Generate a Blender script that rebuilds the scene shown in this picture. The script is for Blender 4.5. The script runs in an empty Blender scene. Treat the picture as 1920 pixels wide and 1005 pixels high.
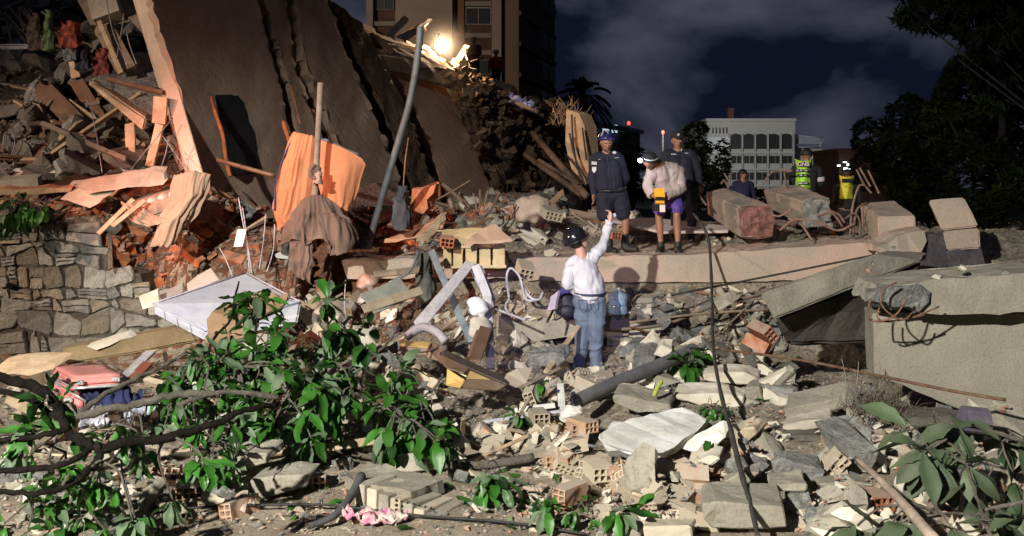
import bpy, bmesh, math, random
import numpy as np
from mathutils import Vector, Matrix, noise, Quaternion
from mathutils.bvhtree import BVHTree
R = random.Random(7)
C = bpy.context.scene.collection
S = bpy.context.scene
# ------------------------------------------------------------------ camera
H, HOR, F = 2.3, 350.0, 1867.0
cam_d = bpy.data.cameras.new('camera'); cam = bpy.data.objects.new('camera', cam_d); C.objects.link(cam)
cam.location = (0, 0, H); cam.rotation_euler = (math.radians(90), 0, 0)
cam_d.sensor_width = 36; cam_d.lens = 36*F/1920; cam_d.shift_y = -(502.5-HOR)/1920
cam_d.clip_end = 2000; cam_d.clip_start = .1
S.camera = cam
def P(px, py, Y): return Vector(((px-960)/F*Y, Y, H+(HOR-py)/F*Y))
def pix(v): return (960+F*v[0]/v[1], HOR-F*(v[2]-H)/v[1])
# ------------------------------------------------------------------ world: night sky with thin cloud lit by the city
w = bpy.data.worlds.new('World'); S.world = w; w.use_nodes = True
nt = w.node_tree; N = nt.nodes; L = nt.links; N.clear()
def nn(t, **k):
    n = N.new(t)
    for a, b in k.items(): setattr(n, a, b)
    return n
tc = nn('ShaderNodeTexCoord'); mp = nn('ShaderNodeMapping'); mp.inputs['Scale'].default_value = (1, 1, 1.7); mp.inputs['Location'].default_value = (.62, .0, .33)
n1 = nn('ShaderNodeTexNoise'); n1.inputs['Scale'].default_value = 4.4; n1.inputs['Detail'].default_value = 6; n1.inputs['Roughness'].default_value = .5; n1.inputs['Distortion'].default_value = .25
cr = nn('ShaderNodeValToRGB'); e = cr.color_ramp.elements
e[0].position = .49; e[0].color = (.0046, .0064, .0165, 1); e[1].position = .64; e[1].color = (.056, .061, .084, 1)
bg = nn('ShaderNodeBackground'); bg.inputs['Strength'].default_value = 1.0; wo = nn('ShaderNodeOutputWorld')
L.new(tc.outputs['Generated'], mp.inputs['Vector']); L.new(mp.outputs[0], n1.inputs['Vector']); L.new(n1.outputs['Fac'], cr.inputs[0]); L.new(cr.outputs[0], bg.inputs[0]); L.new(bg.outputs[0], wo.inputs[0])
# ------------------------------------------------------------------ lights: the rescue floodlights, the ridge lamp and added unseen fill lamps
def aim(o, t): o.rotation_euler = (Vector(t)-o.location).to_track_quat('-Z', 'Y').to_euler()
def spot(name, loc, tgt, power, col, ang, blend=.3, r=.12):
    d = bpy.data.lights.new(name, 'SPOT'); d.energy = power; d.color = col; d.spot_size = math.radians(ang); d.spot_blend = blend; d.shadow_soft_size = r
    o = bpy.data.objects.new(name, d); C.objects.link(o); o.location = loc; aim(o, tgt); return o
def point(name, loc, power, col, r=.1):
    d = bpy.data.lights.new(name, 'POINT'); d.energy = power; d.color = col; d.shadow_soft_size = r
    o = bpy.data.objects.new(name, d); C.objects.link(o); o.location = loc; return o
spot('flood_light_main', (-5.0, -3.2, 6.3), (.9, 11.5, .1), 15500, (1, .955, .86), 50, .45, .12)
spot('flood_light_warm', (-13, 4.5, 5.2), (-2.6, 14.2, 2.1), 5200, (1, .74, .56), 46, .7, .13)
spot('beacon_light_red', (-6.6, 10.2, 3.8), (-1.9, 14.8, 1.7), 620, (1, .14, .04), 58, .8, .25)
spot('flood_light_violet', (-.6, .6, 3.2), (.5, 11.4, 1.0), 900, (.55, .50, 1), 16, .8, .1)
point('ridge_lamp_light', ((830-960)/1867*23.3, 23.3, 2.3+(350-84)/1867*23.3), 520, (1, .68, .40), .1)
spot('far_building_fill', (14, 88, 9), (29, 120, 8), 22000, (1, .98, .93), 70, .5, .3)  # added lamp, out of view, to brighten the far arched building
spot('tower_fill_light', (-13, 33, 8), (-5, 52, 13), 5200, (1, .80, .62), 75, .6, .3)  # unseen lamp added to lift the tower front
spot('wall_remnant_fill', (-2.2, 17.0, 3.6), (1.45, 21.5, 3.1), 420, (1, .62, .36), 34, .5, .1)  # invisible lamp added in the rubble to warm the plaster remnant
m_ = bpy.data.lights.new('night_fill', 'SUN'); m_.energy = .035; m_.angle = .5; m_.color = (.8, .9, 1)  # weak sun added as fill for the black shadows
mo = bpy.data.objects.new('night_fill', m_); C.objects.link(mo); mo.location = (0, 0, 30); aim(mo, (6, 18, 0))
S.view_settings.view_transform = 'Standard'; S.view_settings.look = 'None'; S.view_settings.gamma = 1; S.view_settings.exposure = 0; S.view_settings.use_curve_mapping = False
S.cycles.max_bounces = 6; S.cycles.transparent_max_bounces = 8; S.cycles.use_adaptive_sampling = True
# ------------------------------------------------------------------ materials
MATS = {}
def hexc(h):
    c = [int(h[i:i+2], 16)/255 for i in (0, 2, 4)]
    return tuple(((x+.055)/1.055)**2.4 if x > .04045 else x/12.92 for x in c)
def M(name, c1, c2=None, scale=3., rough=.88, bump=.35, bscale=30., rand=.35, metal=0, dust=0., dustc=(.44, .40, .33), spots=0., emit=None, estr=0, alpha=None, trans=0, bdist=.02, contrast=.25, coat=0):
    if name in MATS: return MATS[name]
    m = bpy.data.materials.new(name); m.use_nodes = True; t = m.node_tree; b = t.nodes['Principled BSDF']
    n = t.nodes.new; l = t.links.new
    c2 = c2 or tuple(x*.7 for x in c1)
    tcn = n('ShaderNodeTexCoord'); no = n('ShaderNodeTexNoise'); no.inputs['Scale'].default_value = scale; no.inputs['Detail'].default_value = 5; no.inputs['Roughness'].default_value = .65
    l(tcn.outputs['Object'], no.inputs['Vector'])
    r = n('ShaderNodeValToRGB'); r.color_ramp.elements[0].position = .5-contrast/2; r.color_ramp.elements[1].position = .5+contrast/2
    r.color_ramp.elements[0].color = (*c2, 1); r.color_ramp.elements[1].color = (*c1, 1); l(no.outputs['Fac'], r.inputs[0])
    col = r.outputs[0]
    if rand:
        oi = n('ShaderNodeObjectInfo'); mr = n('ShaderNodeMapRange'); mr.inputs['To Min'].default_value = 1-rand; mr.inputs['To Max'].default_value = 1+rand*.5
        l(oi.outputs['Random'], mr.inputs['Value']); mx = n('ShaderNodeVectorMath'); mx.operation = 'SCALE'; l(col, mx.inputs[0]); l(mr.outputs[0], mx.inputs['Scale']); col = mx.outputs[0]
    nb = n('ShaderNodeTexNoise'); nb.inputs['Scale'].default_value = bscale; nb.inputs['Detail'].default_value = 6; nb.inputs['Roughness'].default_value = .7; l(tcn.outputs['Object'], nb.inputs['Vector'])
    if spots:
        rs = n('ShaderNodeValToRGB'); rs.color_ramp.elements[0].position = .36; rs.color_ramp.elements[0].color = (1-spots,)*3+(1,); rs.color_ramp.elements[1].position = .5; rs.color_ramp.elements[1].color = (1, 1, 1, 1)
        l(nb.outputs['Fac'], rs.inputs[0]); ml = n('ShaderNodeVectorMath'); ml.operation = 'MULTIPLY'; l(col, ml.inputs[0]); l(rs.outputs[0], ml.inputs[1]); col = ml.outputs[0]
    if dust:
        g = n('ShaderNodeNewGeometry'); sp = n('ShaderNodeSeparateXYZ'); l(g.outputs['Normal'], sp.inputs[0])
        dn = n('ShaderNodeTexNoise'); dn.inputs['Scale'].default_value = 9; dn.inputs['Detail'].default_value = 4; l(tcn.outputs['Object'], dn.inputs['Vector'])
        ad = n('ShaderNodeMath'); ad.operation = 'MULTIPLY_ADD'; l(sp.outputs['Z'], ad.inputs[0]); ad.inputs[1].default_value = .45; l(dn.outputs['Fac'], ad.inputs[2])
        rd = n('ShaderNodeMapRange'); rd.inputs['From Min'].default_value = .45; rd.inputs['From Max'].default_value = .85; rd.inputs['To Max'].default_value = dust; l(ad.outputs[0], rd.inputs['Value'])
        mi = n('ShaderNodeMix'); mi.data_type = 'RGBA'; l(rd.outputs[0], mi.inputs[0]); l(col, mi.inputs[6]); mi.inputs[7].default_value = (*dustc, 1); col = mi.outputs[2]
    l(col, b.inputs['Base Color'])
    b.inputs['Roughness'].default_value = rough; b.inputs['Metallic'].default_value = metal
    if bump:
        bp = n('ShaderNodeBump'); bp.inputs['Strength'].default_value = bump; bp.inputs['Distance'].default_value = bdist; l(nb.outputs['Fac'], bp.inputs['Height']); l(bp.outputs[0], b.inputs['Normal'])
    if emit: b.inputs['Emission Color'].default_value = (*emit, 1); b.inputs['Emission Strength'].default_value = estr
    if trans: b.inputs['Transmission Weight'].default_value = trans
    if coat: b.inputs['Coat Weight'].default_value = coat
    MATS[name] = m; return m
concrete = M('concrete', (.40, .37, .30), (.29, .265, .21), 2.2, .9, .55, 38, .18, spots=.25)
concrete_pink = M('concrete_pink', (.50, .36, .29), (.36, .32, .26), 1.3, .9, .5, 36, .12, spots=.2)
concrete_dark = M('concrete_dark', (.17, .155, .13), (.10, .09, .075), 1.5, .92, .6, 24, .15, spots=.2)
concrete_grey = M('broken_concrete', (.36, .36, .34), (.20, .20, .19), 9, .95, 1.0, 26, .25, spots=.4, bdist=.05)
plaster = M('plaster', (.66, .62, .52), (.50, .45, .36), 3, .85, .25, 30, .2)
white_plaster = M('white_plaster', (.80, .79, .75), (.60, .58, .52), 4, .8, .25, 24, .1, contrast=.3)
brick_red = M('red_brick', (.45, .155, .07), (.30, .085, .035), 8, .9, .5, 40, .35, dust=.55)
brick_dusty = M('dusty_brick', (.46, .32, .22), (.42, .22, .13), 7, .9, .5, 40, .3, dust=.7, contrast=.4)
brick_orange = M('orange_brick', (.62, .21, .07), (.38, .10, .03), 8, .9, .5, 40, .4, dust=.2)
wood_brown = M('brown_wood', (.19, .085, .035), (.11, .045, .018), 4, .55, .2, 60, .3, dust=.15)
wood_pale = M('pale_wood', (.55, .42, .28), (.38, .27, .16), 5, .75, .3, 50, .35)
wood_old = M('old_wood', (.20, .14, .09), (.09, .06, .04), 6, .85, .6, 40, .4, dust=.3)
board_tan = M('tan_board', (.42, .32, .20), (.30, .22, .13), 4, .75, .25, 30, .2, dust=.5, spots=.2)
metal_grey = M('grey_metal', (.36, .38, .42), (.24, .25, .28), 5, .45, .2, 30, .15, metal=.55)
metal_white = M('white_metal', (.52, .52, .60), (.36, .36, .43), 5, .5, .25, 20, .15, dust=.3, spots=.2)
rust = M('rusty_steel', (.28, .15, .09), (.12, .06, .035), 12, .8, .5, 60, .3)
steel_dark = M('dark_steel', (.075, .07, .068), (.035, .033, .03), 12, .7, .4, 60, .3)
bark_dark = M('dark_bark', (.020, .017, .014), (.010, .008, .007), 14, .95, 1., 35, .1, bdist=.03)
bark_grey = M('grey_bark', (.15, .13, .105), (.075, .065, .05), 10, .95, 1., 30, .2, bdist=.03)
rubble_mat = M('rubble_dust', (.42, .365, .285), (.24, .20, .15), 6, .97, 1., 22, 0, spots=.5, bdist=.06)
rubble_warm = M('rubble_red_earth', (.30, .13, .07), (.13, .06, .035), 5, .97, 1., 20, 0, spots=.5, bdist=.06)
dirt = M('dirt', (.40, .335, .25), (.25, .20, .145), 2.5, .97, .8, 40, 0, spots=.35, bdist=.03)
stone_mat = M('wall_stone', (.36, .35, .31), (.22, .21, .18), 3.5, .93, .9, 16, .45, spots=.25, bdist=.05)
stone_br = M('wall_stone_brown', (.34, .295, .225), (.21, .18, .14), 3.5, .93, .9, 16, .4, spots=.25, bdist=.05)
mortar = M('mortar', (.13, .115, .09), (.06, .052, .04), 8, .97, 1, 30, 0, bdist=.04)
black = M('black_plastic', (.012, .012, .014), (.007, .007, .008), 5, .35, .05, 30, 0)
rubber = M('black_rubber', (.025, .025, .025), (.012, .012, .012), 8, .7, .3, 40, .2)
# ------------------------------------------------------------------ object helpers
def tag(o, label=None, cat=None, group=None, kind=None):
    if label: o['label'] = label
    if cat: o['category'] = cat
    if group: o['group'] = group
    if kind: o['kind'] = kind
    return o
def mk(name, me, mat=None, parent=None):
    o = bpy.data.objects.new(name, me); C.objects.link(o)
    if mat is not None and not me.materials: me.materials.append(mat)
    if parent: o.parent = parent
    return o
def emp(name, loc=(0, 0, 0), label=None, cat=None, group=None):
    o = bpy.data.objects.new(name, None); C.objects.link(o); o.location = loc; o.empty_display_size = .2
    bpy.context.evaluated_depsgraph_get if 0 else None
    o.matrix_world = Matrix.Translation(loc); return tag(o, label, cat, group)
class MB:
    def __init__(s): s.v = []; s.f = []; s.m = []; s.mi = 0
    def add(s, vs, fs):
        k = len(s.v); s.v += [Vector(v) for v in vs]; s.f += [tuple(i+k for i in f) for f in fs]; s.m += [s.mi]*len(fs)
    def box(s, c, size, rot=None):
        x, y, z = [a/2 for a in size]; vs = [Vector((sx*x, sy*y, sz*z)) for sx in (-1, 1) for sy in (-1, 1) for sz in (-1, 1)]
        if rot is not None: vs = [rot @ v for v in vs]
        c = Vector(c); s.add([v+c for v in vs], [(0, 1, 3, 2), (4, 6, 7, 5), (0, 4, 5, 1), (2, 3, 7, 6), (0, 2, 6, 4), (1, 5, 7, 3)])
    def tube(s, pts, r, n=8, flat=1., caps=True):
        pts = [Vector(p) for p in pts]; rr = r if isinstance(r, (list, tuple)) else [r]*len(pts); k = len(s.v); up = None
        for i, p in enumerate(pts):
            d = (pts[min(i+1, len(pts)-1)]-pts[max(i-1, 0)]).normalized()
            if up is None: up = d.orthogonal().normalized()
            u = (up-d*up.dot(d)); u = u.normalized() if u.length > 1e-6 else d.orthogonal().normalized(); up = u; v = d.cross(u)
            for j in range(n):
                a = 2*math.pi*j/n; s.v.append(p+(u*math.cos(a)+v*math.sin(a)*flat)*rr[i])
        for i in range(len(pts)-1):
            for j in range(n):
                a = k+i*n+j; b = k+i*n+(j+1) % n; s.f.append((a, b, b+n, a+n)); s.m.append(s.mi)
        if caps: s.f += [tuple(k+j for j in reversed(range(n))), tuple(k+(len(pts)-1)*n+j for j in range(n))]; s.m += [s.mi]*2
    def ell(s, c, r, rot=None, nu=12, nv=8):
        c = Vector(c); vs = []; fs = []
        for i in range(1, nv):
            t = math.pi*i/nv
            for j in range(nu):
                a = 2*math.pi*j/nu; vs.append(Vector((r[0]*math.sin(t)*math.cos(a), r[1]*math.sin(t)*math.sin(a), r[2]*math.cos(t))))
        vs += [Vector((0, 0, r[2])), Vector((0, 0, -r[2]))]; T = len(vs)-2
        for i in range(nv-2):
            for j in range(nu): a = i*nu+j; b = i*nu+(j+1) % nu; fs.append((a, a+nu, b+nu, b))
        for j in range(nu): fs.append((T, j, (j+1) % nu)); fs.append((T+1, (nv-2)*nu+(j+1) % nu, (nv-2)*nu+j))
        if rot is not None: vs = [rot @ v for v in vs]
        s.add([v+c for v in vs], fs)
    def prism(s, poly, vec):
        poly = [Vector(p) for p in poly]; vec = Vector(vec); n = len(poly)
        s.add(poly+[p+vec for p in poly], [tuple(range(n)), tuple(reversed(range(n, 2*n)))]+[(i, i+n, (i+1) % n+n, (i+1) % n) for i in range(n)])
    def build(s, name, mat=None, parent=None, smooth=False, local=True, org=None, mats=None, bevel=0):
        if org is None:
            if local and not parent:
                lo = [min(v[i] for v in s.v) for i in range(3)]; hi = [max(v[i] for v in s.v) for i in range(3)]
                org = Vector(((lo[0]+hi[0])/2, (lo[1]+hi[1])/2, lo[2]))
            elif parent: org = parent.location.copy()
            else: org = Vector((0, 0, 0))
        me = bpy.data.meshes.new(name); me.from_pydata([v-org for v in s.v], [], s.f)
        if mats:
            for mm in mats: me.materials.append(mm)
            me.polygons.foreach_set('material_index', s.m)
        if smooth: me.polygons.foreach_set('use_smooth', [True]*len(me.polygons))
        bm = bmesh.new(); bm.from_mesh(me); bmesh.ops.recalc_face_normals(bm, faces=bm.faces)
        if bevel: bmesh.ops.bevel(bm, geom=bm.edges[:], offset=bevel, segments=1, affect='EDGES', clamp_overlap=True)
        bm.to_mesh(me); bm.free()
        o = mk(name, me, mat, parent)
        if not parent: o.location = org
        return o
def rough_poly(poly, step=.12, j=.02, rnd=R):
    out = []
    for i, a in enumerate(poly):
        b = poly[(i+1) % len(poly)]; d = b-a; n = max(1, int(d.length/step))
        for k in range(n):
            q = a+d*(k/n)
            if k: q = q+Vector((rnd.uniform(-j, j), rnd.uniform(-j, j)*.3, rnd.uniform(-j, j)))
            out.append(q)
    return out
def slab(name, pts, vec, mat, label=None, cat=None, step=.13, j=.018, group=None, parent=None, relief=.012, cell=.16, edge=None, kind=None):
    """a broken slab: outline given as points (photo column, row, depth) of its near face, extruded by vec; real relief on the faces"""
    q = [P(*p) if len(p) == 3 else Vector(p[0]) for p in pts]
    if len(q) > 3:      # make the face truly flat
        A_ = np.array([tuple(p) for p in q]); c_ = A_.mean(0); n_ = Vector(np.linalg.svd(A_-c_)[2][2]); c_ = Vector(c_); o_ = Vector((0, 0, H))
        if abs(n_.dot((c_-o_).normalized())) > .12: q = [o_+(p-o_)*(n_.dot(c_-o_)/n_.dot(p-o_)) for p in q]
    poly = rough_poly(q, step, j)
    vec = Vector(vec); n = len(poly); bm = bmesh.new()
    a = [bm.verts.new(p) for p in poly]; nt_ = max(1, int(vec.length/.12)); rows = [a]
    for k in range(1, nt_+1):
        jj = j*1.1 if k < nt_ else j*.5
        rows.append([bm.verts.new(p+vec*(k/nt_)+Vector((R.uniform(-jj, jj), R.uniform(-jj, jj), R.uniform(-jj, jj)))) for p in poly])
    f1 = bm.faces.new(a); f2 = bm.faces.new(list(reversed(rows[-1])))
    side = []
    for r0, r1 in zip(rows, rows[1:]):
        for i in range(n): side.append(bm.faces.new((r0[i], r1[i], r1[(i+1) % n], r0[(i+1) % n])))
    tr = bmesh.ops.triangulate(bm, faces=[f1, f2])
    for _ in range(4):
        es = [e for e in bm.edges if e.calc_length() > cell*2.2 and not e.is_boundary]
        if not es: break
        bmesh.ops.subdivide_edges(bm, edges=es, cuts=1); bmesh.ops.triangulate(bm, faces=[f for f in bm.faces if len(f.verts) > 3])
        if len(bm.faces) > 5000: break
    bmesh.ops.recalc_face_normals(bm, faces=bm.faces); bm.normal_update()
    for v in bm.verts:
        d = noise.noise(v.co*2.3)*relief*1.6+noise.noise(v.co*9)*relief*.6; v.co += v.normal*d
    org = sum(q, Vector())/len(q); org.z = min(p.z for p in q)
    if parent: org = parent.location.copy()
    bmesh.ops.translate(bm, verts=bm.verts, vec=-org)
    me = bpy.data.meshes.new(name); me.materials.append(mat)
    if edge:
        me.materials.append(edge); bm.normal_update(); fn = (q[1]-q[0]).cross(q[2]-q[1]).normalized()
        for f in bm.faces:
            if abs(f.normal.dot(fn)) < .6: f.material_index = 1
    bm.to_mesh(me); bm.free(); o = mk(name, me, None, parent)
    if not parent: o.location = org
    return tag(o, label, cat, group, kind)
def plank(name, A, B, wd, th, mat, label=None, cat=None, group=None, roll=0, parent=None, bevel=.004, face=None):
    A = P(*A) if not isinstance(A, Vector) else A; B = P(*B) if not isinstance(B, Vector) else B
    d = (B-A); Ld = d.length; d.normalize(); up = Vector(face) if face else Vector((0, -1, .35)); x = d.cross(up).normalized(); z = x.cross(d)
    rot = Matrix((x, d, z)).transposed() @ Matrix.Rotation(roll, 3, 'Y')
    m = MB(); m.box((0, 0, 0), (wd, Ld, th)); me = bpy.data.meshes.new(name); me.from_pydata(m.v, [], m.f)
    bm = bmesh.new(); bm.from_mesh(me); bmesh.ops.subdivide_edges(bm, edges=[e for e in bm.edges if abs((e.verts[0].co-e.verts[1].co).y) > Ld*.5], cuts=3)
    bmesh.ops.bevel(bm, geom=[e for e in bm.edges], offset=min(bevel, th*.2), segments=1, affect='EDGES')
    for v in bm.verts:
        v.co += Vector((noise.noise(v.co*3+A), 0, noise.noise(v.co*2+B)))*min(wd, .1)*.1
        if abs(v.co.y) > Ld*.47: v.co.y += R.uniform(-.3, .3)*wd*.3
    bmesh.ops.recalc_face_normals(bm, faces=bm.faces); bm.to_mesh(me); bm.free()
    o = mk(name, me, mat, parent); mw = Matrix.Translation((A+B)/2) @ rot.to_4x4()
    if parent: mw = parent.matrix_world.inverted() @ mw
    o.matrix_world = mw; return tag(o, label, cat, group)
def smooth_path(pts, k=5):
    pts = [P(*p) if not isinstance(p, Vector) else p for p in pts]; out = []
    for i in range(len(pts)-1):
        p0 = pts[max(i-1, 0)]; p1 = pts[i]; p2 = pts[i+1]; p3 = pts[min(i+2, len(pts)-1)]
        for s_ in range(k):
            t = s_/k; out.append(.5*((2*p1)+(p2-p0)*t+(2*p0-5*p1+4*p2-p3)*t*t+(3*p1-p0-3*p2+p3)*t**3))
    return out+[pts[-1]]
def rod(name, pts, r, mat, label=None, cat=None, group=None, parent=None, n=7, k=5, knob=0):
    m = MB(); pp = smooth_path(pts, k) if len(pts) > 2 else [P(*p) if not isinstance(p, Vector) else p for p in pts]
    rr = r
    if isinstance(r, (list, tuple)): rr = [r[0]+(r[1]-r[0])*i/(len(pp)-1) for i in range(len(pp))]
    elif knob: rr = [r*(1+knob*R.random()) for _ in pp]
    m.tube(pp, rr, n); return tag(m.build(name, mat, parent, smooth=True), label, cat, group)
def cloth(name, rows, mat, label=None, cat=None, folds=9, amp=.03, parent=None, nu=48, nv=26, thick=.012, group=None, seed=0, fade=0., vdir=False):
    """draped cloth: rows of points from top to bottom, lofted, with folds running down it"""
    rws = [smooth_path(r, 8) for r in rows]
    def samp(path, t):
        x = t*(len(path)-1); i = min(int(x), len(path)-2); return path[i].lerp(path[i+1], x-i)
    V = []
    for b in range(nv+1):
        x = b/nv*(len(rws)-1); i = min(int(x), len(rws)-2); f = x-i; f = f*f*(3-2*f)
        for a in range(nu+1): V.append(samp(rws[i], a/nu).lerp(samp(rws[i+1], a/nu), f))
    bm = bmesh.new(); vs = [bm.verts.new(v) for v in V]
    for b in range(nv):
        for a in range(nu):
            k = b*(nu+1)+a
            try: bm.faces.new((vs[k], vs[k+1], vs[k+nu+2], vs[k+nu+1]))
            except ValueError: pass
    bm.normal_update()
    for i, v in enumerate(vs):
        a = (i % (nu+1))/nu; b = (i//(nu+1))/nv
        if vdir: a, b = b, a
        am = amp*((1-fade)+fade*b)
        ph = a*folds*6.283+2.6*noise.noise(Vector((a*3+seed, b*1.6, seed)))*2
        n_ = v.normal if v.normal.y < 0 else -v.normal
        q_ = Vector((a*folds*1.6+seed*3+b*.7, b*1.3+seed, seed)); rd_ = (1-abs(noise.noise(q_))*3.2)*.9+(1-abs(noise.noise(q_*2.3+Vector((5, 0, 0))))*3)*.4; v.co += n_*am*(rd_+.35*math.sin(ph)+1.2*noise.noise(Vector((a*4+seed, b*3, 3)))); v.co += Vector((noise.noise(Vector((b*4, a*2, seed))), 0, noise.noise(Vector((a*5, seed, b*4)))))*am*1.1
    bmesh.ops.solidify(bm, geom=bm.faces[:], thickness=thick)
    org = sum(V, Vector())/len(V); org.z = min(v.z for v in V)
    if parent: org = parent.location.copy()
    bmesh.ops.translate(bm, verts=bm.verts, vec=-org); me = bpy.data.meshes.new(name); me.materials.append(mat); bm.to_mesh(me); bm.free()
    me.polygons.foreach_set('use_smooth', [True]*len(me.polygons)); o = mk(name, me, None, parent)
    if not parent: o.location = org
    return tag(o, label, cat, group)
# ------------------------------------------------------------------ terrain
GX0, GX1, GY0, GY1, GR = -13., 13., 4.5, 40., .06
gx = np.arange(GX0, GX1, GR); gy = np.arange(GY0, GY1, GR)
XX, YY = np.meshgrid(gx, gy)
def ss(a, b, t): t = np.clip((t-a)/(b-a), 0, 1); return t*t*(3-2*t)
def wave(x, y, s, seed=0.):
    return (np.sin(x*1.7*s+seed)*np.cos(y*1.3*s+seed*2)+.6*np.sin(x*3.1*s+y*2.3*s+seed)+.4*np.sin(x*5.3*s-y*4.9*s+seed*3)+.25*np.sin(x*9.7*s+y*8.1*s))/2.2
Z = .02*wave(XX, YY, 1.)+.14*ss(8.3, 11.2, YY)
Z += .16*ss(7.5, 8.6, YY)*ss(.6, 1.6, XX)*(1-ss(2.8, 3.4, XX))        # bank of bricks by the white slab
Z += .20*ss(11.2, 12.2, YY)*ss(-2.2, -1.4, XX)                          # rubble under the slabs
Z += .50*ss(12.4, 13.4, YY)
lim = .40+.45*ss(12.3, 13.5, YY); Z = np.where((XX > -2.75) & (YY < 13.62), np.minimum(Z, lim), Z)
cav = ss(2.6, 3.0, XX)*ss(9.0, 9.4, YY)*(1-ss(12.4, 12.9, YY)); Z = Z*(1-cav)+.05*cav
mid = ss(-4.6, -4.2, XX)*(1-ss(-2.6, -1.9, XX)); Z += mid*(1.05*ss(11.7, 13.7, YY))
lw = 1-ss(-4.15, -3.95, XX); wr = ss(-5.3, -4.8, XX); st_ = ss(12.55, 12.62, YY)*(1-wr)+wr*ss(12.5, 13.5, YY)*.93+wr*.07*ss(12.5, 12.6, YY); Z = Z*(1-lw*st_)+lw*st_*1.93
Z = np.where((XX > -2.75) & (YY < 13.62), np.minimum(Z, .40+.45*ss(12.3, 13.5, YY)), Z)
hill = (1-ss(-5.0, -3.9, XX))*np.clip((YY-13.0), 0, 4.5)*.95; Z += hill
top = ss(-2.6, -2.1, XX)*ss(13.55, 13.62, YY)*(1-ss(21.5, 22.5, YY)); Z = Z*(1-top)+top*(1.28+0*XX)
left_on = (1-ss(-.2, 1.2, XX)); Z += ss(-4.4, -2.4, XX)*left_on*.58*ss(14.2, 17.2, YY)
Z += ss(-.2, 1.2, XX)*(1-ss(2.0, 3.0, XX-.05*(YY-15)))*.42*ss(15.6, 17.6, YY)
Z += ss(2.6, 3.2, XX)*.26*ss(14.4, 15.3, YY)*(1-ss(21, 22, YY))
Z = np.where((YY > 22.5) & (XX > .03*YY+.6), Z*(1-ss(22.5, 26, YY))+.2*ss(22.5, 26, YY), Z)
back = (1-ss(.0, 2.2, XX-.09*(YY-18)))*ss(17.5, 24, YY); Z = np.maximum(Z, back*(1.9+.02*(YY-17)))
cliff = np.clip(.16*ss(8.2, 9.5, YY)+.02, .03, 1)
Z += (.05*wave(XX*2.7, YY*2.7, 1, 2.)+.035*wave(XX*6.1, YY*5.7, 1, 5.))*ss(7.6, 9.2, YY)+.012*wave(XX*5, YY*5, 1, 1.)
hm = Z.copy()
def hz(x, y):
    i = int((x-GX0)/GR); j = int((y-GY0)/GR)
    if 0 <= i < hm.shape[1] and 0 <= j < hm.shape[0]: return float(hm[j, i])
    return 0.
def G(px, py, y0=5.6, y1=30):
    """point of the present rubble surface seen at photo position (px, py)"""
    y = y0; st = .04; dx = (px-960)/F; dz = (HOR-py)/F
    while y < y1:
        if H+dz*y <= hz(dx*y, y):
            if hz(dx*y, y)-(H+dz*y) > .3: y -= .16      # the ray met an upright face: use the foot of it
            return Vector((dx*y, y, hz(dx*y, y)))
        y += st
    return None
sub = 1
ny, nx = Z.shape
vs = np.stack([XX.ravel(), YY.ravel(), Z.ravel()], 1)
vs[:, 2] += np.random.RandomState(3).uniform(-.02, .02, len(vs))*(ss(7.4, 9, vs[:, 1])*.9+.12)
idx = np.arange(ny*nx).reshape(ny, nx)
q = np.stack([idx[:-1, :-1].ravel(), idx[:-1, 1:].ravel(), idx[1:, 1:].ravel(), idx[1:, :-1].ravel()], 1)
me = bpy.data.meshes.new('rubble_mound'); me.from_pydata(vs.tolist(), [], q.tolist())
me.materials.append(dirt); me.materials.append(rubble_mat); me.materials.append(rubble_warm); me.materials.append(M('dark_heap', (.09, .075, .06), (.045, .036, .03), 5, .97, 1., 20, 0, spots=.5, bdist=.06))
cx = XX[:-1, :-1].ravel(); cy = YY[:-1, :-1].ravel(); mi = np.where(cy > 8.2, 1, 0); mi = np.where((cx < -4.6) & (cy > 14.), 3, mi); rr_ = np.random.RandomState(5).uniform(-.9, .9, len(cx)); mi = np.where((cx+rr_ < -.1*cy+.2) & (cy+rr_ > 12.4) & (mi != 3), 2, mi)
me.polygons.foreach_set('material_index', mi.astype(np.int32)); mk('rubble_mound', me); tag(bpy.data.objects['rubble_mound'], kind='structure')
m = MB(); m.add([(-900, -60, -.05), (900, -60, -.05), (900, 1500, -.05), (-900, 1500, -.05)], [(0, 1, 2, 3)])
tag(m.build('ground', M('far_ground', (.014, .015, .012), (.008, .009, .008), .3, .95, 0), local=False), kind='structure')
def bump_hm(x, y, r, dz):
    i0 = int((x-r-GX0)/GR); i1 = int((x+r-GX0)/GR)+1; j0 = int((y-r-GY0)/GR); j1 = int((y+r-GY0)/GR)+1
    i0 = max(i0, 0); j0 = max(j0, 0)
    if i1 > hm.shape[1] or j1 > hm.shape[0] or i1 <= i0 or j1 <= j0: return
    s_ = hm[j0:j1, i0:i1]; X_ = XX[j0:j1, i0:i1]-x; Y_ = YY[j0:j1, i0:i1]-y; s_[(X_*X_+Y_*Y_) < r*r] += dz
def raise_poly(poly, z):
    """rubble surface rises to z inside the ground plan poly"""
    ins = np.zeros(XX.shape, bool); n = len(poly)
    for i in range(n):
        x1, y1 = poly[i]; x2, y2 = poly[(i+1) % n]
        c = ((y1 > YY) != (y2 > YY)) & (XX < (x2-x1)*(YY-y1)/((y2-y1) or 1e-9)+x1); ins ^= c
    hm[ins] = np.maximum(hm[ins], z)
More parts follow.
